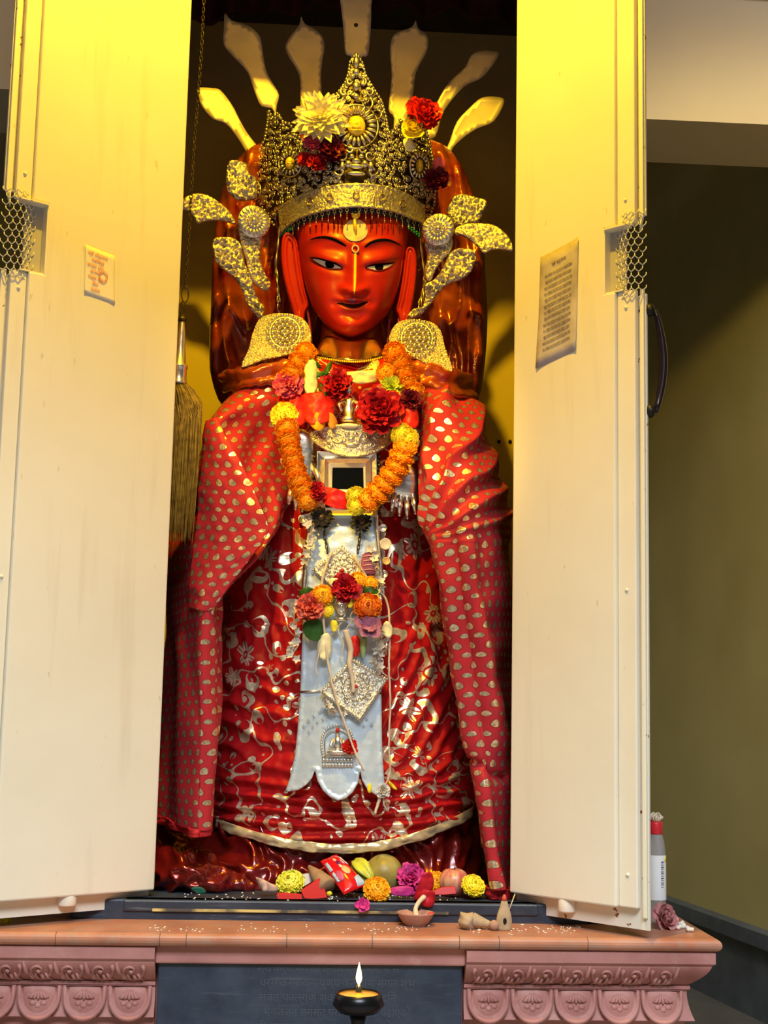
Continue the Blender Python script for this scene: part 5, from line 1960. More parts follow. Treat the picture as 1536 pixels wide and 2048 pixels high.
for (x, y, sx, sz) in ((694, 870, 6, 5), (710, 870, 6, 5), (702, 880, 8, 6), (702, 892, 14, 5), (688, 884, 5, 7), (716, 884, 5, 7)):
    add_sphere(bm, ppl(x, y, .010), k, 10, 6, (sx, 6, sz))
obj('embossed_scroll', bm, M_FIL, pect)
bm = B()
add_sphere(bm, ppl(698, 854, .016), k, 14, 8, (20, 7, 5))
obj('shell_boss', bm, plain('pearl shell', (.85, .76, .60), .3), pect)
# little silver figure standing above the pectoral
fg = empty('figurine', P(697, 852, 0.075), 'tiny silver figure half hidden between the red flowers', 'figurine')
bm = B()
add_lathe(bm, [(0.020, 0), (0.022, .010), (.013, .016), (.016, .032), (.010, .044), (.014, .056), (.005, .063)], Matrix.Translation(P(697, 846, .075)), 16)
obj('body', bm, M_SIL, fg)
bm = B()
add_sphere(bm, P(697, 783, .072), .0095, 12, 8, (1, 1, 1.2))
add_lathe(bm, [(.009, 0), (.010, .004), (.004, .014), (.001, .022)], Matrix.Translation(P(697, 778, .072)), 12)
obj('head', bm, M_SIL, fg)
for s in (-1, 1):
    bm = B()
    add_tube(bm, [P(697 + s * 8, 800, .072), P(697 + s * 20, 808, .062), P(697 + s * 14, 822, .055)], [.005, .0045, .003], 8)
    obj('arm', bm, M_SIL, fg)

# framed black window in the silver front
win = empty('window_plate', P(696, 1035, 0.10), 'silver framed black window plate below the pectoral', 'plate')


def frame_ring(x0, y0, x1, y1, w, Y, out, mat, name, top_bevel=True):
    o4 = [(x0, y0), (x1, y0), (x1 + 2, y1), (x0 - 2, y1)]
    i4 = [(x0 + w, y0 + w), (x1 - w, y0 + w), (x1 - w + 1, y1 - w), (x0 + w - 1, y1 - w)]
    bm = B()
    a = [bm.verts.new(P(x, y, Y)) for x, y in o4]
    b = [bm.verts.new(P(x, y, Y) + Vector((0, -out, 0))) for x, y in o4]
    c = [bm.verts.new(P(x, y, Y) + Vector((0, -out * .6, 0))) for x, y in i4]
    d = [bm.verts.new(P(x, y, Y)) for x, y in i4]
    for p, q in ((a, b), (b, c), (c, d), (d, a)):
        for i in range(4):
            bm.faces.new((p[i], p[(i + 1) % 4], q[(i + 1) % 4], q[i]))
    bmesh.ops.recalc_face_normals(bm, faces=bm.faces[:])
    o = obj(name, bm, mat, win, smooth=False)
    bevel(o, .0015)
    return o


frame_ring(634, 906, 752, 1034, 18, .10, .022, M_SIL, 'outer_frame')
frame_ring(649, 921, 739, 1012, 9, .10, .030, M_SIL, 'middle_frame')
frame_ring(657, 929, 734, 988, 8, .10, .020, plain('pale plastic', (.80, .76, .66), .4), 'inner_frame')
bm = B()
add_prism(bm, [P(x, y, .10) for x, y in ((655, 928), (736, 928), (737, 1030), (654, 1030))], Vector((0, 0, 0)), Vector((0, -.008, 0)))
obj('dark_glass', bm, plain('black glass', (.004, .005, .004), .06), win, smooth=False)
for x in (628, 757):
    bm = B()
    for i in range(16):
        y = 906 + i * 8.2
        add_sphere(bm, P(x + (i % 2) * 3 - 1.5, y, .092), px_m(.09) * 5, 8, 6)
    obj('bead_column', bm, M_TARN, win)

# silver hands showing at the sides of the garland
for nm, pts, fing in (('silver hand partly hidden behind the left garland strand', [(580, 862), (618, 866), (630, 900), (628, 975), (600, 990), (578, 975), (572, 930)], ((584, 972, -6, 34), (594, 982, -3, 36), (604, 986, 0, 36), (614, 984, 3, 34))),
                      ('silver hand reaching down behind the right garland strand', [(772, 925), (800, 918), (832, 940), (838, 985), (822, 1000), (792, 996), (774, 975)], ((788, 990, -4, 30), (800, 994, -1, 36), (813, 996, 2, 40), (826, 990, 5, 36)))):
    hd = empty('silver_hand', P(pts[0][0], pts[0][1], .10), nm, 'hand')
    obj('palm', relief(catmull(pts, 3, closed=True), flat(.105), 4, lambda x, y, d: .012 * (1 - math.exp(-d / 9)), .010), M_SIL, hd)
    for x, y, dx, ln in fing:
        bm = B()
        add_tube(bm, [P(x, y, .092), P(x + dx * .5, y + ln * .5, .080), P(x + dx, y + ln, .084)], [.0075, .007, .0045], 10)
        add_sphere(bm, P(x + dx, y + ln, .084), .0046, 8, 6)
        obj('finger', bm, M_SIL, hd)
    s = -1 if pts[0][0] < 700 else 1
    tx, ty = (624, 930) if s < 0 else (776, 945)
    bm = B()
    add_tube(bm, [P(tx, ty, .095), P(tx - s * 12, ty + 22, .080), P(tx - s * 14, ty + 42, .078)], [.009, .0075, .0045], 10)
    obj('thumb', bm, M_SIL, hd)

# ---------------------------------------------------------------- long silver apron
apron = empty('silver_apron', P(690, 1590, 0.07), 'long silver apron panel with three rounded tongues hanging down the robe', 'apron')


def apY(y): return 0.098 - 0.00007 * (y - 1000)


apl = lambda x, y, o: P(x, y, apY(y) + .018 * ((x - 690) / 80) ** 2) + Vector((0, -o, 0))
ao = [(634, 1022), (752, 1022), (757, 1120), (760, 1220), (762, 1320), (763, 1420), (764, 1490), (767, 1545), (771, 1590), (752, 1590), (735, 1580), (724, 1560), (720, 1540), (716, 1566), (705, 1585), (692, 1596), (676, 1601), (660, 1594), (645, 1580), (635, 1562), (630, 1540), (624, 1556), (612, 1570), (596, 1580), (570, 1584),
      (580, 1555), (590, 1510), (595, 1460), (600, 1390), (603, 1310), (606, 1230), (611, 1150), (620, 1080)]
M_APRON = NB('pale silver sheet', 0.34, 0.40, (0.78, 0.84, 0.92))
h_ = M_APRON.noise(30, 5, rough=0.65)
M_APRON.set('Base Color', M_APRON.ramp(h_, [(0.3, (0.66, 0.82, 0.96)), (0.7, (0.84, 0.94, 1.0))]))  # bluish sky reflection put into the silver's base colour
M_APRON.bump(h_, 0.30, 0.004)
M_APRON = M_APRON.m
obj('panel', relief(ao, apl, 4.5, lambda x, y, d: (.0045 if 2 < d < 6 else .0025 if d < 2 else .001) + .0012 * nz(x / 16, y / 16), .004), M_APRON, apron)
# Buddha emblem under a beaded arch
k = px_m(.06)
EM = M_SIL
bm = B()
arch_l = [(646, 1512), (643, 1490), (646, 1470), (656, 1456), (676, 1450), (694, 1456), (704, 1470), (707, 1490), (704, 1512)]
for r_, n_, w_ in ((1.0, 30, 2.6), (.82, 1, 0)):
    c = catmull(arch_l, 5)
    if n_ > 1:
        for x, y in resample(c, n_): add_sphere(bm, apl(x, y, .010), k * w_, 7, 5)
    else:
        add_tube(bm, [apl(675 + (x - 675) * r_, 1500 + (y - 1500) * r_, .011) for x, y in c], k * 1.5, 6)
for yy, n_ in ((1520, 9), (1530, 10)):
    for i in range(n_): add_sphere(bm, apl(647 + i * 56 / (n_ - 1), yy, .010), k * 3.4, 8, 6, (1, .8, 1.2))
add_tube(bm, [apl(646, 1512, .010), apl(704, 1512, .010)], k * 2, 6)
em = obj('emblem', bm, EM, apron)
bm = B()
add_sphere(bm, apl(675, 1466, .012), k * 5.5, 10, 8, (1, 1, 1.2))
add_sphere(bm, apl(675, 1458, .012), k * 3.2, 8, 6)
add_sphere(bm, apl(675, 1486, .012), k, 14, 10, (9, 7, 14))
add_sphere(bm, apl(675, 1504, .013), k, 14, 8, (22, 8, 6))
for s in (-1, 1):
    add_tube(bm, [apl(675 + s * 9, 1477, .014), apl(675 + s * 15, 1490, .018), apl(675 + s * 4, 1500, .020)], k * 3, 6)
obj('seated_figure', bm, EM, em)
bm = B()
add_sphere(bm, apl(675, 1460, .018), k, 8, 6, (4.5, 3, 5))
obj('red_dab', bm, plain('vermilion powder', (.45, .03, .02), .9), em)
# curved lines of embossed script over the emblem
M_EMB = plain('embossed pale letter', (0.55, 0.63, 0.74), 0.4, 0.8)


def arc_text(s, cx, cy, r, a0, a1, size):
    n = len(s)
    for i, ch in enumerate(s):
        a = a0 + (a1 - a0) * (i + .5) / n
        x, y = cx + r * math.sin(a), cy - r * math.cos(a)
        c = apl(x, y, .0075)
        text_obj('embossed_letter', ch, size, face_M(c, (math.cos(a), 0, -math.sin(a)), (math.sin(a), 0, math.cos(a))), M_EMB, apron, .0006)


arc_text('धकरमनसलवतपयज', 676, 1500, 80, -1.05, 1.0, .013)
arc_text('शनमदगबहकतरप', 676, 1500, 66, -1.1, 0.9, .011)
bm = B()
add_tube(bm, [apl(601, 1384, .008), apl(640, 1382, .008)], k * 2.5, 6)
add_tube(bm, [apl(742, 1386, .008), apl(763, 1387, .008)], k * 2.5, 6)
obj('cross_bar', bm, M_SIL, apron)
for (xa, ya, xb, yb, lab) in ((620, 1040, 606, 1205, 'thin silver rod along the left edge of the apron'), (750, 1022, 766, 1192, 'thin silver rod along the right edge of the apron')):
    bm = B()
    add_tube(bm, [apl(xa + (xb - xa) * i / 12, ya + (yb - ya) * i / 12, .016) for i in range(13)], [k * (5 + 1.2 * (i % 2)) for i in range(13)], 8)
    tag(obj('silver_rod', bm, M_SIL), lab, 'rod')


# square filigree plaques hung cornerwise
def plaque(label, corners, base_out):
    cx = sum(c[0] for c in corners) / 4
    cy = sum(c[1] for c in corners) / 4
    root = empty('silver_plaque', apl(cx, cy, base_out), label, 'plaque')
    pl = lambda x, y, o: apl(x, y, base_out + o)
    obj('plate', relief(corners, pl, 3.2, lambda x, y, d: (.008 if d < 5 else .003) + (.003 * abs(nz(x / 4, y / 4, 2)) if d > 6 else 0), .005), M_REP, root)
    bm = B()
    for a, b in zip(corners, corners[1:] + corners[:1]):
        n = int(math.hypot(b[0] - a[0], b[1] - a[1]) / 5)
        for i in range(n):
            t = i / n
            add_sphere(bm, pl(a[0] + (b[0] - a[0]) * t, a[1] + (b[1] - a[1]) * t, .010), k * 2.6, 7, 5)
    obj('bead_border', bm, M_FIL, root)
    bm = B()
    for R_, n in ((25, 18), (14, 12)):
        for i in range(n):
            a = 2 * PI * i / n
            add_sphere(bm, pl(cx + R_ * math.cos(a), cy + R_ * math.sin(a), .010), k * (3.4 if R_ > 20 else 3.0), 8, 6)
    for i in range(4):
        a = PI / 2 * i + .6
        add_tube(bm, [pl(cx + (30 + 3 * math.cos(q)) * math.cos(a) + 6 * math.cos(q * .9), cy + 30 * math.sin(a) + 6 * math.sin(q), .011) for q in [j * .6 for j in range(11)]], k * 1.6, 5)
    obj('rosette', bm, M_FIL, root)
    bm = B()
    add_sphere(bm, pl(cx, cy, .010), k * 6.5, 12, 8)
    obj('boss', bm, M_FIL, root)
    bm = B()
    add_sphere(bm, pl(cx + 1, cy - 2, .019), k * 4.0, 8, 6)
    obj('red_dab', bm, MATS['vermilion powder'], root)


plaque('upper silver filigree plaque, its lower corner hidden by flowers', [(683, 1095), (735, 1146), (688, 1196), (626, 1142)], .012)
plaque('lower silver filigree plaque above the seated emblem', [(704, 1318), (773, 1358), (719, 1440), (642, 1384)], .014)
# two black rosettes and their chains
for (x, y, r, lab, cx2, cy2) in ((643, 1038, 27, 'larger black rosette at the top left of the apron', 656, 1112), (723, 1046, 23, 'smaller black rosette with pale buds at the top right of the apron', 714, 1112)):
    rt = empty('black_rosette', apl(x, y, .03), lab, 'rosette')
    flower('petal_disc', x, y, apY(y) - .022, r, [(13, .2, .8, .2, .0, .1, 0, .02), (11, .15, .62, .18, .35, .1, 0, .02)], plain('soot black', (.012, .011, .012), .5), parent=rt, seed=50)
    bm = B()
    add_sphere(bm, apl(x, y, .030), k * r * .32, 12, 8, (1, .7, 1))
    obj('centre_boss', bm, plain('dark bronze', (.09, .055, .03), .4, .6), rt)
    for i in range(5):
        t = i / 5
        bm = B()
        px_, py_ = x + (cx2 - x) * (.4 + .6 * t), y + (cy2 - y) * (.4 + .6 * t)
        add_tube(bm, [apl(px_ + 2.4 * math.cos(a) * (1 if i % 2 else .5), py_ + 6 * math.sin(a), .016 + .003 * math.cos(a) * (1 - i % 2)) for a in [2 * PI * j / 10 for j in range(10)]], k * 1.1, 5, closed=True)
        obj('chain_link', bm, M_TARN, rt)


# strings of jasmine
def jasmine(line, n, label, r=9, seed=0):
    rnd = random.Random(seed)
    root = empty('jasmine_string', apl(line[0][0], line[0][1], .03), label, 'flower string')
    bm = B()
    add_tube(bm, [apl(x, y, .022) for x, y in catmull(line, 5)], k * 1.2, 5)
    obj('string', bm, F_STEM, root)
    for x, y in resample(catmull(line, 5), n):
        flower('jasmine_blossom', x + rnd.uniform(-5, 5), y, apY(y) - .026, r * rnd.uniform(.8, 1.25), [(5, .05, 1.0, .30, .3, .3, 1, .03)], F_JAS, parent=root, ax=(rnd.uniform(-1, 1), -.7, rnd.uniform(-1, .6)), seed=60 + rnd.randrange(3))


jasmine([(617, 1032), (622, 1060), (616, 1090), (612, 1120)], 11, 'short jasmine string below the larger black rosette', 11, 1)
jasmine([(600, 1198), (590, 1215), (588, 1250), (592, 1280), (580, 1300), (590, 1318)], 16, 'jasmine string hanging on the robe left of the apron', 10, 2)
jasmine([(742, 1098), (752, 1120), (756, 1150), (762, 1185)], 9, 'jasmine string against the right silver rod', 10, 3)
jasmine([(764, 1262), (758, 1290), (752, 1315), (756, 1340)], 13, 'greyish jasmine tuft right of the apron above the lower plaque', 12, 4)
jasmine([(657, 1412), (648, 1402), (664, 1420), (690, 1425)], 8, 'withered jasmine caught on the lower edge of the lower plaque', 9, 5)
# coins and discs pinned to the robe
for (x, y, r, m, lab) in ((605, 1038, 9, M_SIL, 'bright silver coin beside the larger black rosette'), (771, 1088, 12, plain('pale shell disc', (.74, .66, .52), .4), 'largest pale disc pinned right of the apron'), (773, 1122, 8, plain('ochre disc', (.70, .45, .16), .5), 'small ochre disc below the largest pale disc'),
                          (766, 1056, 8, M_SIL, 'dull silver coin above the largest pale disc'), (795, 1006, 9, M_SIL, 'silver coin under the right silver hand'), (768, 1148, 8, M_SIL, 'small silver coin below the ochre disc')):
    bm = B()
    Mx = Matrix.Translation(P(x, y, .085)) @ Matrix.Rotation(PI / 2, 4, 'X')
    add_lathe(bm, [(k * r * .85, -.0005), (k * r, 0), (k * r, .002), (k * r * .86, .003), (k * r * .8, .002)], Mx, 24)
    tag(obj('coin', bm, m), lab, 'disc')

# blossoms heaped on the middle of the apron
aflower = lambda nm, x, y, out, r, lay, m, lab, **kw: flower(nm, x, y, apY(y) - out, r, lay, m, lab, **kw)
aflower('marigold', 645, 1192, .035, 24, MARI, F_AMBER, 'amber marigold on the left of the apron flower heap', seed=70)
aflower('marigold', 716, 1160, .030, 18, MARI, F_AMBER, 'amber marigold at the top of the apron flower heap', seed=71)
aflower('marigold', 742, 1166, .028, 15, MARI, F_AMBER, 'smaller amber marigold at the top right of the apron flower heap', seed=72)
aflower('rose', 690, 1176, .035, 34, CARN, F_CRIM, 'crimson rose across the top of the apron flower heap', seed=73)
sliver('cream_petal', [(656, 1160), (672, 1156), (686, 1166), (680, 1178), (662, 1172)], .045, F_CREAM, 'cream petal lying on the crimson apron rose', bend=.012)
aflower('carnation', 620, 1216, .040, 32, CARN, petal_mat('coral petal', (.75, .06, .03), (.85, .22, .14)), 'coral carnation at the left end of the apron flower heap', seed=74)
aflower('marigold', 735, 1214, .040, 30, MARI, petal_mat('rust marigold petal', (.55, .05, .006), (.85, .25, .01)), 'rust red marigold with yellow edges right of the silver mask', seed=75)
aflower('orchid', 738, 1252, .045, 28, HIBI, F_PURPLE, 'mauve orchid at the lower right of the apron flower heap', seed=76)
aflower('marigold', 655, 1222, .035, 14, MARI, F_YELLOW, 'small yellow marigold left of the silver mask', seed=77)
sliver('dark_leaf', [(606, 1250), (622, 1238), (642, 1242), (648, 1268), (632, 1282), (612, 1274)], .050, F_LEAF, 'broad dark green leaf below the coral carnation', 'leaf')
sliver('dark_leaf', [(598, 1185), (612, 1174), (628, 1180), (612, 1196)], .058, F_LEAF, 'narrow dark leaf above the coral carnation', 'leaf')
sliver('dark_leaf', [(722, 1178), (745, 1172), (758, 1186), (736, 1196)], .05, F_LEAF, 'narrow dark leaf above the rust red marigold', 'leaf')
sliver('red_petal', [(700, 1278), (716, 1272), (722, 1296), (712, 1314), (700, 1306)], .052, F_RED, 'red petal hanging below the mauve orchid', bend=.01)
sliver('green_leaf', [(722, 1278), (734, 1276), (732, 1300), (726, 1318), (720, 1300)], .048, petal_mat('pale green leaf', (.28, .36, .10), (.42, .50, .18)), 'pale green leaf below the mauve orchid', 'leaf')
sliver('yellow_petal', [(634, 1296), (640, 1274), (656, 1266), (664, 1286), (658, 1318), (640, 1316)], .050, F_CREAM, 'withered yellow petals below the dark green leaf', bend=.014)
sliver('yellow_bud', [(762, 1262), (772, 1242), (784, 1252), (784, 1270), (776, 1276)], .055, F_CREAM, 'pale yellow bud at the right end of the apron heap', 'bud')
bm = B()
mk = empty('silver_mask', apl(682, 1240, .03), 'small silver mask in the middle of the apron flower heap', 'mask')
add_sphere(bm, apl(682, 1214, .030), k, 16, 12, (14, 11, 20))
add_sphere(bm, apl(682, 1216, .040), k, 8, 6, (3.4, 6, 7))
for s in (-1, 1): add_sphere(bm, apl(682 + s * 6, 1209, .039), k, 8, 6, (3.6, 3, 2.2))
add_sphere(bm, apl(682, 1226, .040), k, 8, 6, (5, 3, 2))
obj('face', bm, M_SIL, mk)
bm = B()
add_lathe(bm, [(k * 12, 0), (k * 16, k * 4), (k * 10, k * 8)], Matrix.Translation(apl(682, 1244, .024)), 20)
obj('neck_ring', bm, M_SIL, mk)
flower('red_blossom', 700, 1494, apY(1494) - .020, 17, CARN, F_RED, 'small red blossom stuck on the seated emblem', seed=79)
sliver('yellow_petal', [(735, 1572), (740, 1566), (744, 1576), (740, 1586), (735, 1582)], .052, F_YELLOW, 'single yellow petal at the foot of the apron', bend=.004)
sliver('yellow_petal', [(776, 1560), (790, 1572), (794, 1580), (782, 1574)], .09, F_YELLOW, 'yellow petal on the robe right of the apron foot', bend=.004)


# pale stems and threads trailing down the apron
def thread(line, w, label, seed=0):
    bm = B()
    c = catmull(line, 8)
    add_tube(bm, [apl(x + 1.2 * nz(x / 9, y / 9, seed), y, .032 + .006 * nz(y / 30, seed)) for x, y in c], [k * w * (1 - .35 * i / len(c)) for i in range(len(c))], 6)
    tag(obj('pale_thread', bm, F_STEM), label, 'thread')


thread([(662, 1108), (652, 1135), (644, 1165), (646, 1230), (652, 1300), (660, 1350), (672, 1400), (692, 1455), (708, 1500), (726, 1540)], 3.2, 'longest pale thread, crossing both plaques and the emblem')
thread([(704, 1112), (728, 1150), (752, 1180), (772, 1205), (778, 1260), (776, 1330), (779, 1400), (776, 1480), (778, 1540), (770, 1568)], 2.6, 'pale thread hanging straight down right of the apron', 3)
thread([(690, 1262), (700, 1300), (698, 1330), (704, 1360), (706, 1385)], 6.5, 'thick withered stalk ending on the lower plaque', 6)
thread([(664, 1270), (690, 1240), (715, 1244), (735, 1232)], 1.6, 'thin curling tendril across the apron flower heap', 8)
thread([(758, 1582), (756, 1600), (748, 1625)], 4.0, 'frayed thread end below the foot of the apron', 9)
thread([(766, 1590), (766, 1606), (772, 1618)], 2.0, 'short frayed strand beside the thread end', 10)
for i_, (ln_, lb_) in enumerate((([(700, 1180), (712, 1210), (700, 1236), (722, 1250), (735, 1240)], 'curling white tendril over the mauve orchid'), ([(690, 1230), (676, 1262), (686, 1290), (680, 1320)], 'white tendril hanging below the silver mask'), ([(742, 1200), (722, 1228), (705, 1240), (690, 1262)], 'white tendril slanting from the rust red marigold'), ([(640, 1300), (632, 1330), (634, 1352)], 'short dark stem hanging left of the withered yellow petals'))):
    thread(ln_, 1.5, lb_, 12 + i_)
for x_, y_, lb_ in ((668, 1252, 'yellow petal just below the silver mask on its left'), (700, 1204, 'yellow petal beside the brow of the silver mask'), (752, 1200, 'yellow petal on the rust red marigold')):
    sliver('yellow_petal', [(x_ - 7, y_ - 9), (x_ + 5, y_ - 10), (x_ + 8, y_ + 6), (x_ - 3, y_ + 11)], .045, F_YELLOW, lb_, bend=.006)
flower('white_blossom', 766, 1582, apY(1582) - .022, 15, CARN, F_JAS, 'wilted white blossom at the right tongue of the apron', seed=80)

sc_ = empty('cloth_sachet', apl(738, 1150, .03), 'small purple striped cloth sachet beside the upper plaque', 'sachet')
obj('bag', relief(catmull([(724, 1112), (742, 1106), (752, 1112), (752, 1148), (736, 1152), (722, 1146)], 3, closed=True), lambda x, y, o: apl(x, y, .020 + o), 3, lambda x, y, d: .008 * (1 - math.exp(-d / 5)), .006), plain('purple cloth', (.30, .08, .16), .7), sc_)
bm = B()
for i in range(4):
    add_tube(bm, [apl(725, 1116 + i * 9, .034), apl(738, 1114 + i * 9, .0365), apl(750, 1116 + i * 9, .034)], k * 1.0, 5)
obj('stripes', bm, plain('pale pink stripe', (.60, .34, .40), .7), sc_)

# ================================================================ fly whisk on its chain
wh = empty('fly_whisk', P(362, 620, 0.03), 'fly whisk with silver handle and golden hair hanging from a chain', 'fly whisk')
Yw = 0.03
line = [(418, -330), (412, -120), (408, 0), (403, 100), (395, 210), (386, 320), (380, 430), (374, 530), (371, 572)]
lp = resample(line, 112)
chain = B()
for i, (x, y) in enumerate(lp):
    c = P(x, y, Yw)
    nx = 1 if i % 2 else 0
    add_tube(chain, [c + Vector((0.0035 * math.cos(a) * (1 if nx else .25), 0.0035 * math.cos(a) * (0 if nx else 1), 0.0085 * math.sin(a))) for a in [2 * PI * j / 8 for j in range(8)]], 0.0011, 4, closed=True)
obj('chain', chain, M_TARN, wh)
for (x, y, w, hgt) in ((370, 588, 7, 16), (366, 617, 5, 14)):
    bm = B()
    add_tube(bm, [P(x + w * math.cos(a), y + hgt * math.sin(a), Yw) for a in [2 * PI * j / 20 for j in range(20)]], 0.0017, 6, closed=True)
    obj('ring', bm, M_TARN, wh)
kk = px_m(Yw)
ax0, ax1 = P(365, 634, Yw), P(357, 768, Yw)
dirv = (ax0 - ax1).normalized()
a_, u_, v_ = basis(dirv)
Mw = Matrix.Translation(ax1) @ Matrix((u_, v_, a_)).transposed().to_4x4()
Lh = (ax0 - ax1).length
bm = B()
add_lathe(bm, [(kk * 16, 0), (kk * 17, Lh * .02), (kk * 15.5, Lh * .04), (kk * 14.5, Lh * .22), (kk * 16.5, Lh * .24), (kk * 16.5, Lh * .27), (kk * 12, Lh * .31), (kk * 9.5, Lh * .55), (kk * 8, Lh * .75), (kk * 5.5, Lh * .92), (kk * 5, Lh * .93)], Mw, 24)
obj('handle', bm, M_SIL, wh)
bm = B()
add_lathe(bm, [(kk * 5, Lh * .93), (kk * 9, Lh * .945), (kk * 9.5, Lh * .97), (kk * 7, Lh * .99), (kk * 4, Lh * 1.02)], Mw, 20)
obj('knob', bm, M_TARN, wh)
rnd = random.Random(5)
bm = B()
for i in range(620):
    a, r = rnd.uniform(0, 2 * PI), math.sqrt(rnd.random())
    bx, by = r * math.cos(a), r * math.sin(a)
    spread = rnd.uniform(.8, 1.1)
    ln = rnd.uniform(.45, 1.08)
    pts = []
    for t in (0, .08, .25, .5, .75, 1.0):
        w = 15 + 26 * (1 - math.exp(-t * 6)) - 8 * t
        x = 357 + 22 * min(1, t * 4) * .8 - 18 * t + bx * w * spread
        y = 766 + 300 * t * ln
        pts.append(P(x, y, Yw + by * w * kk * .8))
    add_tube(bm, pts, [.0007, .0011, .0012, .0011, .0008, .0003], 3, cap=False)
b_ = NB('golden whisk hair', 0.45)
b_.set('Base Color', b_.ramp(b_.noise(60, 2), [(.3, (.15, .09, .010)), (.7, (.34, .23, .04))]))
hr = obj('hair', bm, b_.m, wh)
hr['kind'] = 'stuff'

# ================================================================ papers on the doors
def paper(L, pts, n, mat, name, label, curl):
    q = [L.px(x, y, n) for x, y in pts]
    bm = B()
    N = 10
    V = []
    for i in range(N + 1):
        row = []
        for j in range(N + 1):
            s, t = j / N, i / N
            u = (q[0][0] * (1 - s) + q[1][0] * s) * (1 - t) + (q[3][0] * (1 - s) + q[2][0] * s) * t
            z = (q[0][1] * (1 - s) + q[1][1] * s) * (1 - t) + (q[3][1] * (1 - s) + q[2][1] * s) * t
            row.append(bm.verts.new(L.at(u, z, n + .0006 + curl * (abs(s - .5) * 2) ** 4 * abs(t - .5) * 2 + .0008 * abs(nz(s * 4, t * 4)))))
        V.append(row)
    for i in range(N):
        for j in range(N):
            bm.faces.new((V[i][j], V[i + 1][j], V[i + 1][j + 1], V[i][j + 1]))
    o = tag(obj(name, bm, mat), label, 'paper')
    solid(o, .0005)
    return o, q


b_ = NB('thin white paper', .8)
b_.set('Base Color', (.82, .76, .66, 1))
sl, q = paper(LLf, [(170, 489), (229, 512), (229, 609), (168, 587)], T_IN, b_.m, 'paper_slip', 'small pale paper slip with red print on the left door', .002)
M_REDINK = plain('faded red ink', (.78, .30, .22), .8)


def door_text(L, parent, q, s, t, body, size, n, mat, sx=1.0, name='printed_line'):
    u = (q[0][0] * (1 - s) + q[1][0] * s) * (1 - t) + (q[3][0] * (1 - s) + q[2][0] * s) * t
    z = (q[0][1] * (1 - s) + q[1][1] * s) * (1 - t) + (q[3][1] * (1 - s) + q[2][1] * s) * t
    ex = L.at(q[1][0], q[1][1]) - L.at(q[0][0], q[0][1])
    ex.normalize()
    if ex.dot(RGT) < 0: ex = -ex
    up = Vector((0, 0, 1)) - ex * ex.z
    up.normalize()
    return text_obj(name, body, size, face_M(L.at(u, z, n), ex, up), mat, parent, .0002, sx)


for i, tx in enumerate(('श्री लोकनाथ', 'मछिन्द्र', 'जात्रा शुभ', 'कामना', 'भक्त जन', 'सेवा', 'दर्शन')):
    door_text(LLf, sl, q, .34 if i > 1 else .42, .16 + .12 * i, tx, .0105, T_IN + .0030, M_REDINK)
bm = B()
for r_ in (.011, .008):
    u0, z0 = q[0][0] * .4 + q[1][0] * .6, (q[0][1] + q[2][1]) / 2 - .004
    u0 = (q[0][0] + q[1][0]) / 2 + (q[1][0] - q[0][0]) * .14
    add_tube(bm, [LLf.at(u0 + r_ * math.cos(a), z0 + r_ * 1.25 * math.sin(a), T_IN + .0028) for a in [2 * PI * j / 20 for j in range(20)]], .0007, 4, closed=True)
obj('printed_emblem', bm, M_REDINK, sl)

b_ = NB('grey printed sheet', .7)
b_.set('Base Color', b_.ramp(b_.noise(18, 4), [(.35, (.36, .31, .31)), (.65, (.56, .50, .48))]))
sheet, q = paper(LR, [(1083, 515), (1158, 475), (1153, 700), (1073, 738)], T_IN, b_.m, 'printed_sheet', 'long greyish printed sheet of close lines on the right door', .004)
M_INK = plain('grey ink', (.12, .09, .09), .8)
door_text(LR, sheet, q, .50, .13, 'श्री करुणामय', .0085, T_IN + .0032, M_INK)
for i in range(13):
    tx = ('नमः शिवाय धर्म संघ शरणं गच्छामि लोक', 'बुद्धं शरणं गच्छामि करुणा मैत्री ज्ञान', 'सर्व मंगल कल्याण शान्ति भवतु सदा नमो')[i % 3]
    door_text(LR, sheet, q, .5, .21 + .055 * i, tx, .0062, T_IN + .0032, M_INK, sx=.86)

# dark pull handle on the outer face of the right door
hdl = empty('door_handle', LR.at(.345, 2.4, -.03), 'dark curved pull handle on the outside of the right door', 'handle')
ue = LR.px(1299, 700, 0)[0]
z0, z1 = LR.px(1299, 820, 0)[1], LR.px(1299, 617, 0)[1]
pts = []
for i in range(15):
    t = i / 14
    pts.append(LR.at(ue + .002 + .0075 * math.sin(PI * t), z0 + (z1 - z0) * t, -.020 - .022 * math.sin(PI * t) ** .7))
bm = B()
add_tube(bm, pts, [.006 + .005 * math.sin(PI * i / 14) for i in range(15)], 12)
obj('grip', bm, plain('dark glossy handle', (.02, .012, .02), .2, .3), hdl)
for zz in (z0, z1):
    bm = B()
    add_sphere(bm, LR.at(ue - .006, zz, -.012), .012, 12, 8, (1, 1, 1.3))
    obj('mount', bm, M_DARK, hdl)

# ================================================================ offerings on the sill
def Zs(x, y): return (500 + x / 5.9077, 1690 + y / 5.9077)
def Zt(x, y): return (740 + x / 4.8, 1680 + y / 4.8)


def on_sill(px, py, z=ZS): return PZ(px, py, z)


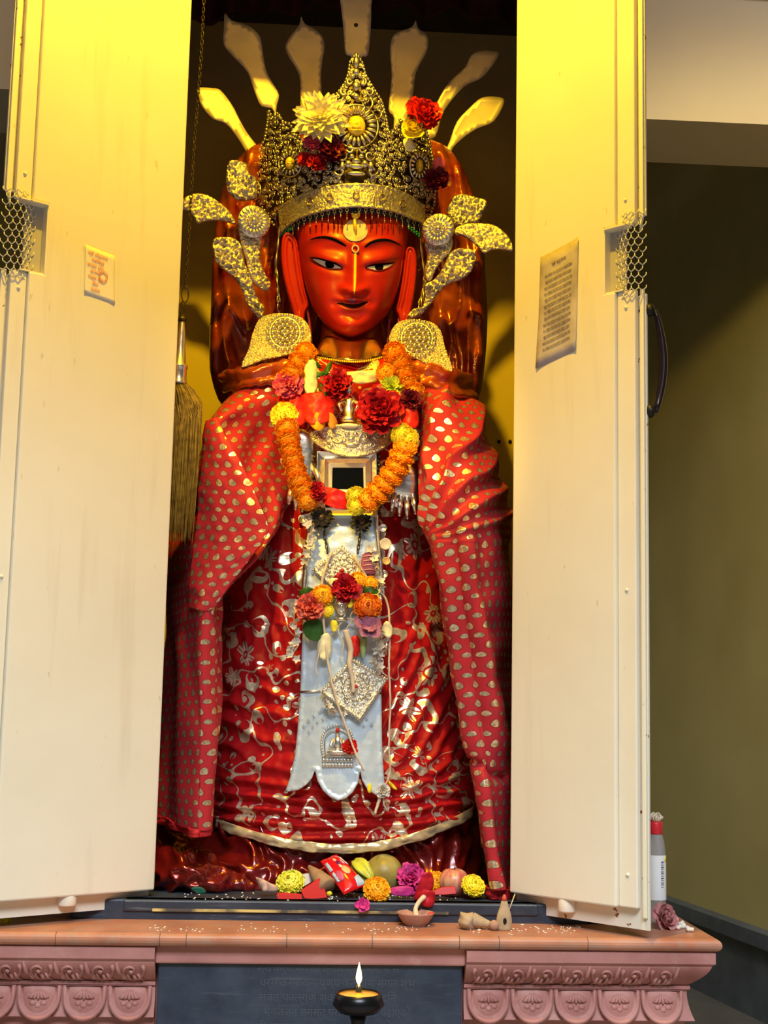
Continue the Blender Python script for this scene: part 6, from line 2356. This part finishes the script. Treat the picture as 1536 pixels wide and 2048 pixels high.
# apple
ap = empty('apple', PZ(908, 1777, ZS), 'pale red apple on the sill beside the amber marigold', 'apple')
bm = B()
k = px_m(.03)
R_ = 30 * k
ca = P(908, 1754, .04)
ca.z = ZS + R_ * .93
prof = []
for i in range(17):
    a = -PI / 2 + PI * i / 16
    r = R_ * math.cos(a) * (1 + .06 * math.sin(a))
    z = R_ * .95 * math.sin(a) - R_ * .22 * math.exp(-(r / (R_ * .32)) ** 2) * (1 if a > 0 else -.6)
    prof.append((max(r, .0004), z))
add_lathe(bm, prof, Matrix.Translation(ca), 36)
b_ = NB('blushed apple skin', .32)
tc = b_.obj_co()
mp = b_.n('Mapping', _Scale=(30, 30, 4))
b_.nt.links.new(tc, mp.inputs[0])
st = b_.noise(2.2, 4, mp.outputs[0])
b_.set('Base Color', b_.ramp(st, [(.34, (.72, .42, .24)), (.52, (.62, .20, .15)), (.70, (.46, .09, .09))]))
obj('fruit', bm, b_.m, ap)
bm = B()
add_tube(bm, [ca + Vector((0, 0, R_ * .66)), ca + Vector((.002, 0, R_ * .98))], .0016, 6)
obj('stem', bm, M_WOOD, ap)
# pear-green melon
ml = empty('guava', PZ(768, 1777, ZS), 'large olive green round fruit behind the orange marigold', 'fruit')
R2 = 38 * px_m(.08)
cm = P(768, 1740, .085)
cm.z = ZS + R2 * .97
bm = B()
add_sphere(bm, cm, R2, 36, 24, (1, 1, .98), Matrix.Rotation(.3, 3, 'Y'))
b_ = NB('olive fruit skin', .42)
b_.set('Base Color', b_.ramp(b_.noise(22, 5), [(.35, (.26, .20, .035)), (.55, (.36, .29, .07)), (.72, (.46, .38, .13))]))
b_.bump(b_.noise(120, 2), .06, .002)
obj('fruit', bm, b_.m, ml)
bm = B()
d0 = cm + Vector((-R2 * .80, -.01, R2 * .60))
add_tube(bm, [d0, d0 + Vector((-.022, -.004, -.010))], [.0022, .0016], 6)
obj('stalk', bm, F_STEM, ml)

# marigolds and other blossoms on the sill
def sill_flower(nm, x, y, r, lay, m, lab, Y, **kw):
    o = flower(nm, x, y, Y, r, lay, m, lab, **kw)
    return o


sill_flower('marigold', 581, 1766, 29, MARI, F_LEMON, 'lemon yellow marigold on the sill next to the white block', .02, seed=90, ax=(-.2, -.6, .6))
sill_flower('marigold', 753, 1780, 28, MARI, F_AMBER, 'orange marigold on the sill in front of the olive fruit', -.03, seed=91, ax=(.1, -.7, .5))
sill_flower('marigold', 873, 1764, 22, MARI, F_AMBER, 'orange marigold behind the red hibiscus bud', .05, seed=92, ax=(0, -.8, .4))
sill_flower('marigold', 946, 1772, 25, MARI, F_YELLOW, 'golden marigold on the sill right of the apple', .0, seed=93, ax=(.2, -.7, .6))
sill_flower('carnation', 822, 1758, 32, CARN, F_MAGENTA, 'mauve pink blossom on the sill right of the olive fruit', .05, seed=94, ax=(0, -.8, .5))
sill_flower('magenta_blossom', 726, 1810, 15, HIBI, F_MAGENTA, 'small magenta blossom hanging over the front edge of the sill', -.07, seed=95)
sliver('magenta_petal', [(782, 1776), (805, 1772), (826, 1775), (824, 1790), (800, 1792), (780, 1788)], -.012, F_MAGENTA, 'bright magenta petal on the sill between two marigolds', bend=.01)
hbud = empty('hibiscus_bud', PZ(850, 1795, ZS), 'crimson hibiscus bud drooping over the clay bowl', 'flower')
sliver('petal', [(848, 1748), (862, 1745), (868, 1765), (860, 1790), (842, 1800), (828, 1800), (834, 1775)], -.055, F_CRIM, parent=hbud, bend=.016)
sliver('petal', [(850, 1782), (870, 1785), (866, 1812), (846, 1812), (840, 1798)], -.075, F_CRIM, parent=hbud, bend=.016)
bm = B()
add_tube(bm, [P(x, y, Y) for x, y, Y in catmull([(848, 1794, -.075), (838, 1804, -.095), (831, 1818, -.12), (833, 1834, -.135)], 5)], [.006, .006, .0055, .0055, .005, .005, .005, .005, .005, .005, .005, .0055, .006, .006, .0065, .0065], 8)
obj('stem', bm, F_STEM, hbud)

# red folded papers, banknote, block, clay cone, packet, starfruit
M_REDPAPER = plain('red paper', (.55, .006, .006), .7)


def folded(name, label, cat, pts, Y, mat, t=.010, lean=.35):
    bm = B()
    front = [P(x, y, Y) + Vector((0, lean * max(0, (P(x, y, Y).z - ZS)), 0)) for x, y in pts]
    add_prism(bm, front, Vector((0, 0, 0)), Vector((0, t, 0)))
    o = obj(name, bm, mat, smooth=False)
    bevel(o, .0012)
    return tag(o, label, cat)


folded('red_paper', 'upright folded red paper in front of the white block', 'paper', [Zs(600, 545), Zs(825, 400), Zs(870, 480), Zs(915, 625), Zs(740, 640), Zs(640, 630)], -.02, M_REDPAPER)
folded('red_paper', 'flat strip of red paper under the lemon yellow marigold', 'paper', [Zs(315, 575), Zs(420, 570), Zs(610, 590), Zs(620, 645), Zs(420, 650), Zs(325, 645)], -.03, M_REDPAPER)
folded('red_paper', 'flat folded red paper in front of the apple', 'paper', [Zt(590, 505), Zt(700, 460), Zt(825, 455), Zt(832, 520), Zt(720, 530), Zt(610, 530)], -.03, plain('deep red paper', (.52, .010, .016), .5))
folded('white_block', 'small white block between lemon marigold and red paper', 'block', [Zs(590, 370), Zs(715, 350), Zs(735, 440), Zs(650, 490), Zs(600, 480)], .03, plain('chalk white', (.66, .63, .64), .8), .02)
sliver('yellow_petal', [Zs(905, 560), Zs(950, 545), Zs(975, 580), Zs(920, 605)], -.022, F_YELLOW, 'tiny yellow petal at the corner of the upright red paper', bend=.004)
bn = empty('banknote', PZ(535, 1782, ZS), 'crumpled pinkish banknote at the left end of the offerings', 'banknote')
for i, (pts, Y) in enumerate((([Zs(65, 375), Zs(150, 400), Zs(240, 450), Zs(320, 480), Zs(345, 545), Zs(180, 556), Zs(110, 510)], .0), ([Zs(80, 390), Zs(180, 420), Zs(205, 470), Zs(220, 548), Zs(150, 552)], -.012))):
    sliver('fold', pts, Y, plain('pink banknote paper', (.62, .40, .32), .7, var=.2, scale=60), parent=bn, bend=.012, smoothn=0)
# brown clay cone lying on its side
bm = B()
A_, Bc = P(*Zs(690, 245), .055), P(*Zs(920, 560), .0)
Bc.z = max(Bc.z, ZS + .022)
d_ = (A_ - Bc)
a_, u_, v_ = basis(d_)
add_lathe(bm, [(.022, 0), (.0235, .003), (.017, d_.length * .5), (.004, d_.length * .97), (.001, d_.length)], Matrix.Translation(Bc) @ Matrix((u_, v_, a_)).transposed().to_4x4(), 24)
tag(obj('leaf_cone', bm, plain('brown leaf cone', (.36, .22, .12), .7, var=.2, scale=40, bump=.2)), 'brown cone leaning behind the upright red paper', 'cone')
# biscuit packet
pk = empty('biscuit_packet', PZ(690, 1795, ZS), 'red glossy biscuit packet leaning among the offerings', 'packet')
top_l, top_r, bot_r, bot_l = Zs(800, 120), Zs(1010, 95), Zs(1385, 470), Zs(1225, 610)
c4 = [P(*Zs(830, 190), .05), P(*Zs(1020, 105), .075), P(*Zs(1385, 465), -.01), P(*Zs(1110, 585), -.03)]
nrm = (c4[1] - c4[0]).cross(c4[3] - c4[0]).normalized()
if nrm.y > 0: nrm = -nrm
bm = B()
N = 14
top, bot = [], []
for i in range(N + 1):
    ra, rb = [], []
    for j in range(N + 1):
        s, t = j / N, i / N
        p = (c4[0] * (1 - s) + c4[1] * s) * (1 - t) + (c4[3] * (1 - s) + c4[2] * s) * t
        puff = .016 * (math.sin(PI * s) * math.sin(PI * min(1, max(0, (t - .04) / .92)))) ** .5
        wr = .0016 * nz(s * 6, t * 9, 4)
        ra.append(bm.verts.new(p + nrm * (puff + wr)))
        rb.append(bm.verts.new(p - nrm * (puff * .9 + .001)))
    top.append(ra)
    bot.append(rb)
for i in range(N):
    for j in range(N):
        bm.faces.new((top[i][j], top[i + 1][j], top[i + 1][j + 1], top[i][j + 1]))
        bm.faces.new((bot[i][j], bot[i][j + 1], bot[i + 1][j + 1], bot[i + 1][j]))
for i in range(N):
    for (q, w) in (((i, 0), (i + 1, 0)), ((i + 1, N), (i, N)), ((0, i + 1), (0, i)), ((N, i), (N, i + 1))):
        bm.faces.new((top[q[0]][q[1]], bot[q[0]][q[1]], bot[w[0]][w[1]], top[w[0]][w[1]]))
bmesh.ops.recalc_face_normals(bm, faces=bm.faces[:])
obj('wrapper', bm, plain('glossy red wrapper', (.66, .008, .012), .18, bump=.1, bscale=40), pk)


def pk_pt(s, t, out):
    p = (c4[0] * (1 - s) + c4[1] * s) * (1 - t) + (c4[3] * (1 - s) + c4[2] * s) * t
    return p + nrm * (.016 * (math.sin(PI * s) * math.sin(PI * min(1, max(0, (t - .04) / .92)))) ** .5 + .0016 * nz(s * 6, t * 9, 4) + out)


def pk_patch(name, pts, mat, out=.0012):
    bm = relief([(s * 100, t * 100) for s, t in pts], lambda x, y, o: pk_pt(x / 100, y / 100, o + .0003), 6, lambda x, y, d: 0.0, out)
    return obj(name, bm, mat, pk)


circ = lambda cs, ct, rs, rt: [(cs + rs * math.cos(a), ct + rt * math.sin(a)) for a in [2 * PI * j / 14 for j in range(14)]]
M_PKW, M_PKB = plain('white packet print', (.75, .76, .80), .3), plain('pale blue packet print', (.45, .60, .78), .3)
pk_patch('biscuit_print', circ(.58, .56, .17, .12), plain('biscuit print', (.80, .52, .22), .4))
pk_patch('biscuit_print', circ(.50, .20, .07, .055), plain('cream print', (.80, .60, .40), .4))
pk_patch('stripe_print', [(.48, .26), (.60, .30), (.56, .40), (.44, .34)], plain('violet print', (.10, .02, .18), .4))
pk_patch('stripe_print', [(.46, .36), (.56, .40), (.52, .50), (.42, .45)], M_PKW)
pk_patch('flower_print', circ(.22, .62, .14, .13), plain('rose print', (.62, .10, .20), .4))
pk_patch('panel_print', [(.04, .16), (.16, .16), (.12, .42), (.02, .40)], M_PKB)
pk_patch('panel_print', [(.02, .46), (.10, .46), (.12, .72), (.03, .70)], M_PKB)
pk_patch('letter_print', [(.82, .12), (.94, .16), (.95, .42), (.86, .40)], M_PKW)
pk_patch('letter_print', [(.70, .24), (.77, .26), (.78, .40), (.71, .38)], M_PKW)
pk_patch('corner_print', [(.66, .80), (.98, .72), (.97, .97), (.62, .98)], M_PKB)
# star fruit
cf = empty('starfruit', PZ(735, 1790, ZS), 'yellow green starfruit wedge behind the biscuit packet', 'fruit')
A_, Bc = P(*Zs(1230, 200), .08), P(*Zs(1440, 420), .03)
d_ = Bc - A_
a_, u_, v_ = basis(d_)
bm = B()
rings = []
for i in range(11):
    t = i / 10
    r = .004 + .019 * math.sin(PI * min(1, t * .9 + .08))
    rings.append([bm.verts.new(A_ + d_ * t + (u_ * math.cos(2 * PI * j / 20) + v_ * math.sin(2 * PI * j / 20)) * r * (1.25 if j % 4 == 0 else .85 if j % 4 in (1, 3) else .66)) for j in range(20)])
for p, q_ in zip(rings, rings[1:]):
    for j in range(20): bm.faces.new((p[j], p[(j + 1) % 20], q_[(j + 1) % 20], q_[j]))
bm.faces.new(rings[0][::-1]); bm.faces.new(rings[-1])
obj('flesh', bm, plain('yellow green skin', (.56, .60, .05), .35, var=.2, scale=30), cf)

# ---------------------------------------------------------------- things on the ledge
bowl = empty('clay_bowl', PZ(831, 1851, ZL), 'small shallow terracotta bowl on the ledge', 'bowl')
cb_ = PZ(831, 1851, ZL)
kb = px_m(cb_.y)
bm = B()
add_lathe(bm, [(kb * 19, 0), (kb * 20, .001), (kb * 27, kb * 8), (kb * 36, kb * 23), (kb * 37, kb * 25), (kb * 35.5, kb * 25.5), (kb * 34, kb * 23), (kb * 24, kb * 10), (kb * 12, kb * 5), (.0005, kb * 4.5)], Matrix.Translation(cb_), 40)
obj('bowl', bm, plain('pale terracotta', (.46, .24, .18), .75, var=.12, scale=30), bowl)
sliver('red_petal', [Zt(540, 718), Zt(580, 695), Zt(615, 692), Zt(605, 715), Zt(560, 728)], cb_.y - .01, F_RED, 'tiny red petal lying in the clay bowl', bend=.004)
M_CLAY = plain('raw clay', (.44, .33, .21), .85, var=.18, scale=50, bump=.3)
# broken clay piece with a stem
cp = empty('clay_piece', PZ(945, 1857, ZL), 'broken raw clay piece with a tapering stem lying on the ledge', 'clay piece')
yb = PZ(935, 1857, ZL).y
bm = B()
lump = [Zt(865, 685), Zt(930, 700), Zt(985, 690), Zt(1000, 730), Zt(985, 800), Zt(998, 850), Zt(930, 862), Zt(860, 830), Zt(840, 780), Zt(858, 740)]
bmr = relief(lump, flat(yb), 4, lambda x, y, d: .022 * (1 - math.exp(-d / 7)) + .003 * nz(x / 6, y / 6), .012)
obj('lump', bmr, M_CLAY, cp)
A_, Bc = P(*Zt(985, 765), yb - .005), P(*Zt(1165, 815), yb - .012)
bm = B()
add_tube(bm, [A_ + (Bc - A_) * (i / 8) for i in range(9)], [.0165 - .0105 * i / 8 for i in range(9)], 14)
obj('stem', bm, M_CLAY, cp)
bl = PZ(988, 1861, ZL)
bm = B()
add_sphere(bm, bl + Vector((0, 0, .011)), .0112, 16, 12)
tag(obj('clay_ball', bm, plain('reddish clay', (.42, .24, .17), .8)), 'small reddish clay ball at the tip of the broken clay piece', 'ball')
# tall clay figure with a pierced body and a red tip
cfig = empty('clay_finial', PZ(1008, 1861, ZL), 'upright pierced clay finial with a red tip beside the right door', 'clay figure')
c0 = PZ(1008, 1861, ZL)
kf = px_m(c0.y)
H_ = kf * 66
bm = B()
add_lathe(bm, [(kf * 14, 0), (kf * 14.5, H_ * .08), (kf * 15.5, H_ * .30), (kf * 13.5, H_ * .48), (kf * 9, H_ * .66), (kf * 6.5, H_ * .82), (kf * 4.8, H_ * .86)], Matrix.Translation(c0) @ Matrix.Diagonal((1, .7, 1, 1)), 28)
obj('body', bm, M_CLAY, cfig)
bm = B()
add_lathe(bm, [(kf * 4.8, H_ * .86), (kf * 4.2, H_ * .95), (kf * 2.5, H_ * 1.02), (.0003, H_ * 1.04)], Matrix.Translation(c0), 16)
obj('red_tip', bm, plain('vermilion tip', (.62, .10, .04), .7), cfig)
bm = B()
add_sphere(bm, c0 + Vector((0, -kf * 10.6, H_ * .29)), kf, 12, 8, (3.6, 1.2, 6.5))
obj('hole', bm, M_DARK, cfig)
bm = B()
add_tube(bm, [P(1018, 1820, -.10), P(1030, 1788, -.08)], .0012, 6)
tag(obj('incense_stick', bm, F_STEM), 'thin pale incense stick leaning on the right door corner', 'stick')
# scattered rice on ledge and sill
rnd = random.Random(11)
bm = B()
for i in range(230):
    if i < 150:
        x, y, z = rnd.uniform(300, 1290), rnd.gauss(1860, 5), ZL
        if x > 860: x = rnd.uniform(930, 1160)
    else:
        x, y, z = rnd.uniform(340, 930), rnd.uniform(1786, 1803), ZS
    p = PZ(x, y, z)
    if z == ZL and not (-.222 < p.y < -.07): continue
    if z == ZS and not (-.06 < p.y < .3): continue
    add_sphere(bm, p + Vector((0, 0, .0014)), .0016, 6, 4, (1.9, .9, .9), Matrix.Rotation(rnd.uniform(0, PI), 3, 'Z'))
tag(obj('rice_grains', bm, plain('white rice', (.80, .74, .66), .6)), 'white rice grains scattered along the ledge and sill', 'rice', kind='stuff')

# ---------------------------------------------------------------- bottle and withered rose by the right door
cbt = PZ(1312, 1818, ZL)
cbt = Vector((P(1312, 1760, -.02).x, -.02, ZL))
bt = empty('plastic_bottle', cbt, 'clear plastic bottle with red cap and white label behind the right door', 'bottle')
kb = px_m(-.02)
zz = lambda py: P(1312, py, -.02).z
bm = B()
rb = kb * 19.5
prof = [(rb * .9, 0), (rb, .004), (rb, zz(1712) - ZL), (rb * .97, zz(1700) - ZL), (rb * .86, zz(1682) - ZL), (rb * .66, zz(1668) - ZL), (rb * .60, zz(1664) - ZL)]
add_lathe(bm, prof, Matrix.Translation(cbt), 36)
b_ = NB('cloudy clear plastic', .15, 0, (.62, .58, .58))
b_.set('Transmission Weight', .6).set('IOR', 1.3)
obj('body', bm, b_.m, bt)
bm = B()
add_lathe(bm, [(rb * 1.015, zz(1798) - ZL), (rb * 1.02, zz(1797) - ZL), (rb * 1.02, zz(1710) - ZL), (rb * 1.015, zz(1709) - ZL)], Matrix.Translation(cbt), 36, close=False)
lb = obj('label', bm, plain('white bottle label', (.78, .78, .80), .4), bt)
bm = B()
add_lathe(bm, [(rb * .66, zz(1668) - ZL), (rb * .70, zz(1666) - ZL), (rb * .70, zz(1646) - ZL), (rb * .64, zz(1643) - ZL)], Matrix.Translation(cbt), 30)
obj('cap', bm, plain('red plastic cap', (.60, .02, .03), .35), bt)
bm = B()
M_BAR = plain('black label print', (.05, .05, .06), .6)
for i in range(15):
    a = -PI / 2 + .42
    zc = zz(1722 + i * 3.6) - ZL
    hh_ = .0012 if i % 3 else .0024
    q0, q1 = a - .16, a + .16
    add_prism(bm, [cbt + Vector((rb * 1.026 * math.cos(q), rb * 1.026 * math.sin(q), zc + dz)) for q, dz in ((q0, -hh_ / 2), (q1, -hh_ / 2), (q1, hh_ / 2), (q0, hh_ / 2))], Vector((0, 0, 0)), Vector((0, -.0004, 0)))
obj('bar_marks', bm, M_BAR, lb)
bm = B()
a0, a1 = -PI / 2 + .72, -PI / 2 + 1.0
add_prism(bm, [cbt + Vector((rb * 1.03 * math.cos(q), rb * 1.03 * math.sin(q), z_)) for q, z_ in ((a0, zz(1722) - ZL), (a1, zz(1722) - ZL), (a1, zz(1711) - ZL), (a0, zz(1711) - ZL))], Vector((0, 0, 0)), Vector((.0004, -.0006, 0)))
obj('yellow_corner', bm, plain('yellow label corner', (.85, .72, .06), .5), lb)
bm = B()
for i in range(14):
    a = 2 * PI * i / 14
    add_tube(bm, [cbt + Vector((rb * .5 * math.cos(a) * .4, rb * .4 * math.sin(a), zz(1644) - ZL)), cbt + Vector((rb * .7 * math.cos(a), rb * .7 * math.sin(a), zz(1634) - ZL)), cbt + Vector((rb * .3 * math.cos(a + .8), rb * .3 * math.sin(a + .8), zz(1626 + 4 * (i % 3)) - ZL))], .0028, 6)
tag(obj('twine', bm, F_STEM), 'knot of dry twine on top of the bottle cap', 'twine')
flower('rose', 1326, 1838, -.10, 34, ROSE, petal_mat('faded rose petal', (.46, .16, .17), (.62, .30, .30)), 'faded pink rose lying beside the bottle on the ledge', seed=97, ax=(.5, -.7, .4))
rnd = random.Random(4)
for i, (x, y) in enumerate(((1358, 1860), (1366, 1857), (1374, 1862), (1362, 1852), (1380, 1864))):
    p = PZ(x, y, ZL)
    bm = B()
    for j in range(4): add_sphere(bm, p + Vector((rnd.uniform(-.004, .004), rnd.uniform(-.004, .004), .004 + rnd.uniform(0, .004))), .0048, 8, 6)
    tag(obj('puffed_rice', bm, MATS['white rice']), 'white puffed grain in the small heap at the plinth corner', 'puffed grain', 'puffed grains at the plinth corner')
flower('yellow_blossom', 8, 1843, -.12, 14, MARI, F_YELLOW, 'yellow blossom under the outer corner of the left door', seed=98)
sliver('green_scrap', [(382, 1776), (402, 1774), (412, 1784), (396, 1788)], -.02, plain('green paper', (.01, .12, .08), .6), 'dark green scrap on the sill at the foil bundle', 'paper', bend=.004)

# ---------------------------------------------------------------- oil lamp in front of the slab
cl = P(717, 1996, -.42)
lampo = empty('oil_lamp', Vector((cl.x, cl.y, 0)), 'black oil lamp on a tall stem with a lit wick before the slab', 'oil lamp')
kl = px_m(-.42)
M_LAMP = plain('oily black bronze', (.022, .022, .026), .28, .75)
bm = B()
add_lathe(bm, [(.045, 0), (.05, .01), (.03, .03), (.012, .06), (.010, .3), (.016, .32), (.010, .34), (.010, cl.z - .06), (.014, cl.z - .045), (kl * 18, cl.z - .028)], Matrix.Translation(Vector((cl.x, cl.y, 0))), 24)
obj('stem', bm, M_LAMP, lampo)
bm = B()
add_lathe(bm, [(kl * 16, -.030), (kl * 38, -.026), (kl * 50, -.012), (kl * 46, .0), (kl * 43, .010), (kl * 41, .0105), (kl * 39.5, .006), (.001, .004)], Matrix.Translation(cl), 40)
obj('dish', bm, M_LAMP, lampo)
bm = B()
add_lathe(bm, [(kl * 39, .0062), (kl * 38, .0072), (kl * 25, .0072), (.0005, .0072)], Matrix.Translation(cl), 40)
b_ = NB('amber oil', .08, 0, (.50, .26, .06))
obj('oil', bm, b_.m, lampo)
bm = B()
add_lathe(bm, [(kl * 7, .006), (kl * 6, .012), (kl * 5, .020), (kl * 3.5, .026)], Matrix.Translation(cl), 16)
obj('wick_holder', bm, M_BRASS, lampo)
bm = B()
add_lathe(bm, [(kl * 1.5, .026), (kl * 4.5, .031), (kl * 6, .038), (kl * 4.8, .048), (kl * 2.6, .058), (.0003, .068)], Matrix.Translation(cl), 20)
b_ = NB('flame', .5)
b_.set('Base Color', (1, .6, .1, 1)).set('Emission Color', (1.0, .62, .16, 1)).set('Emission Strength', 9.0)
obj('flame', bm, b_.m, lampo)
fl = lamp('flame_light', 'POINT', cl + Vector((0, -.012, .05)), cl, 0.35, (1, .55, .15), .01)
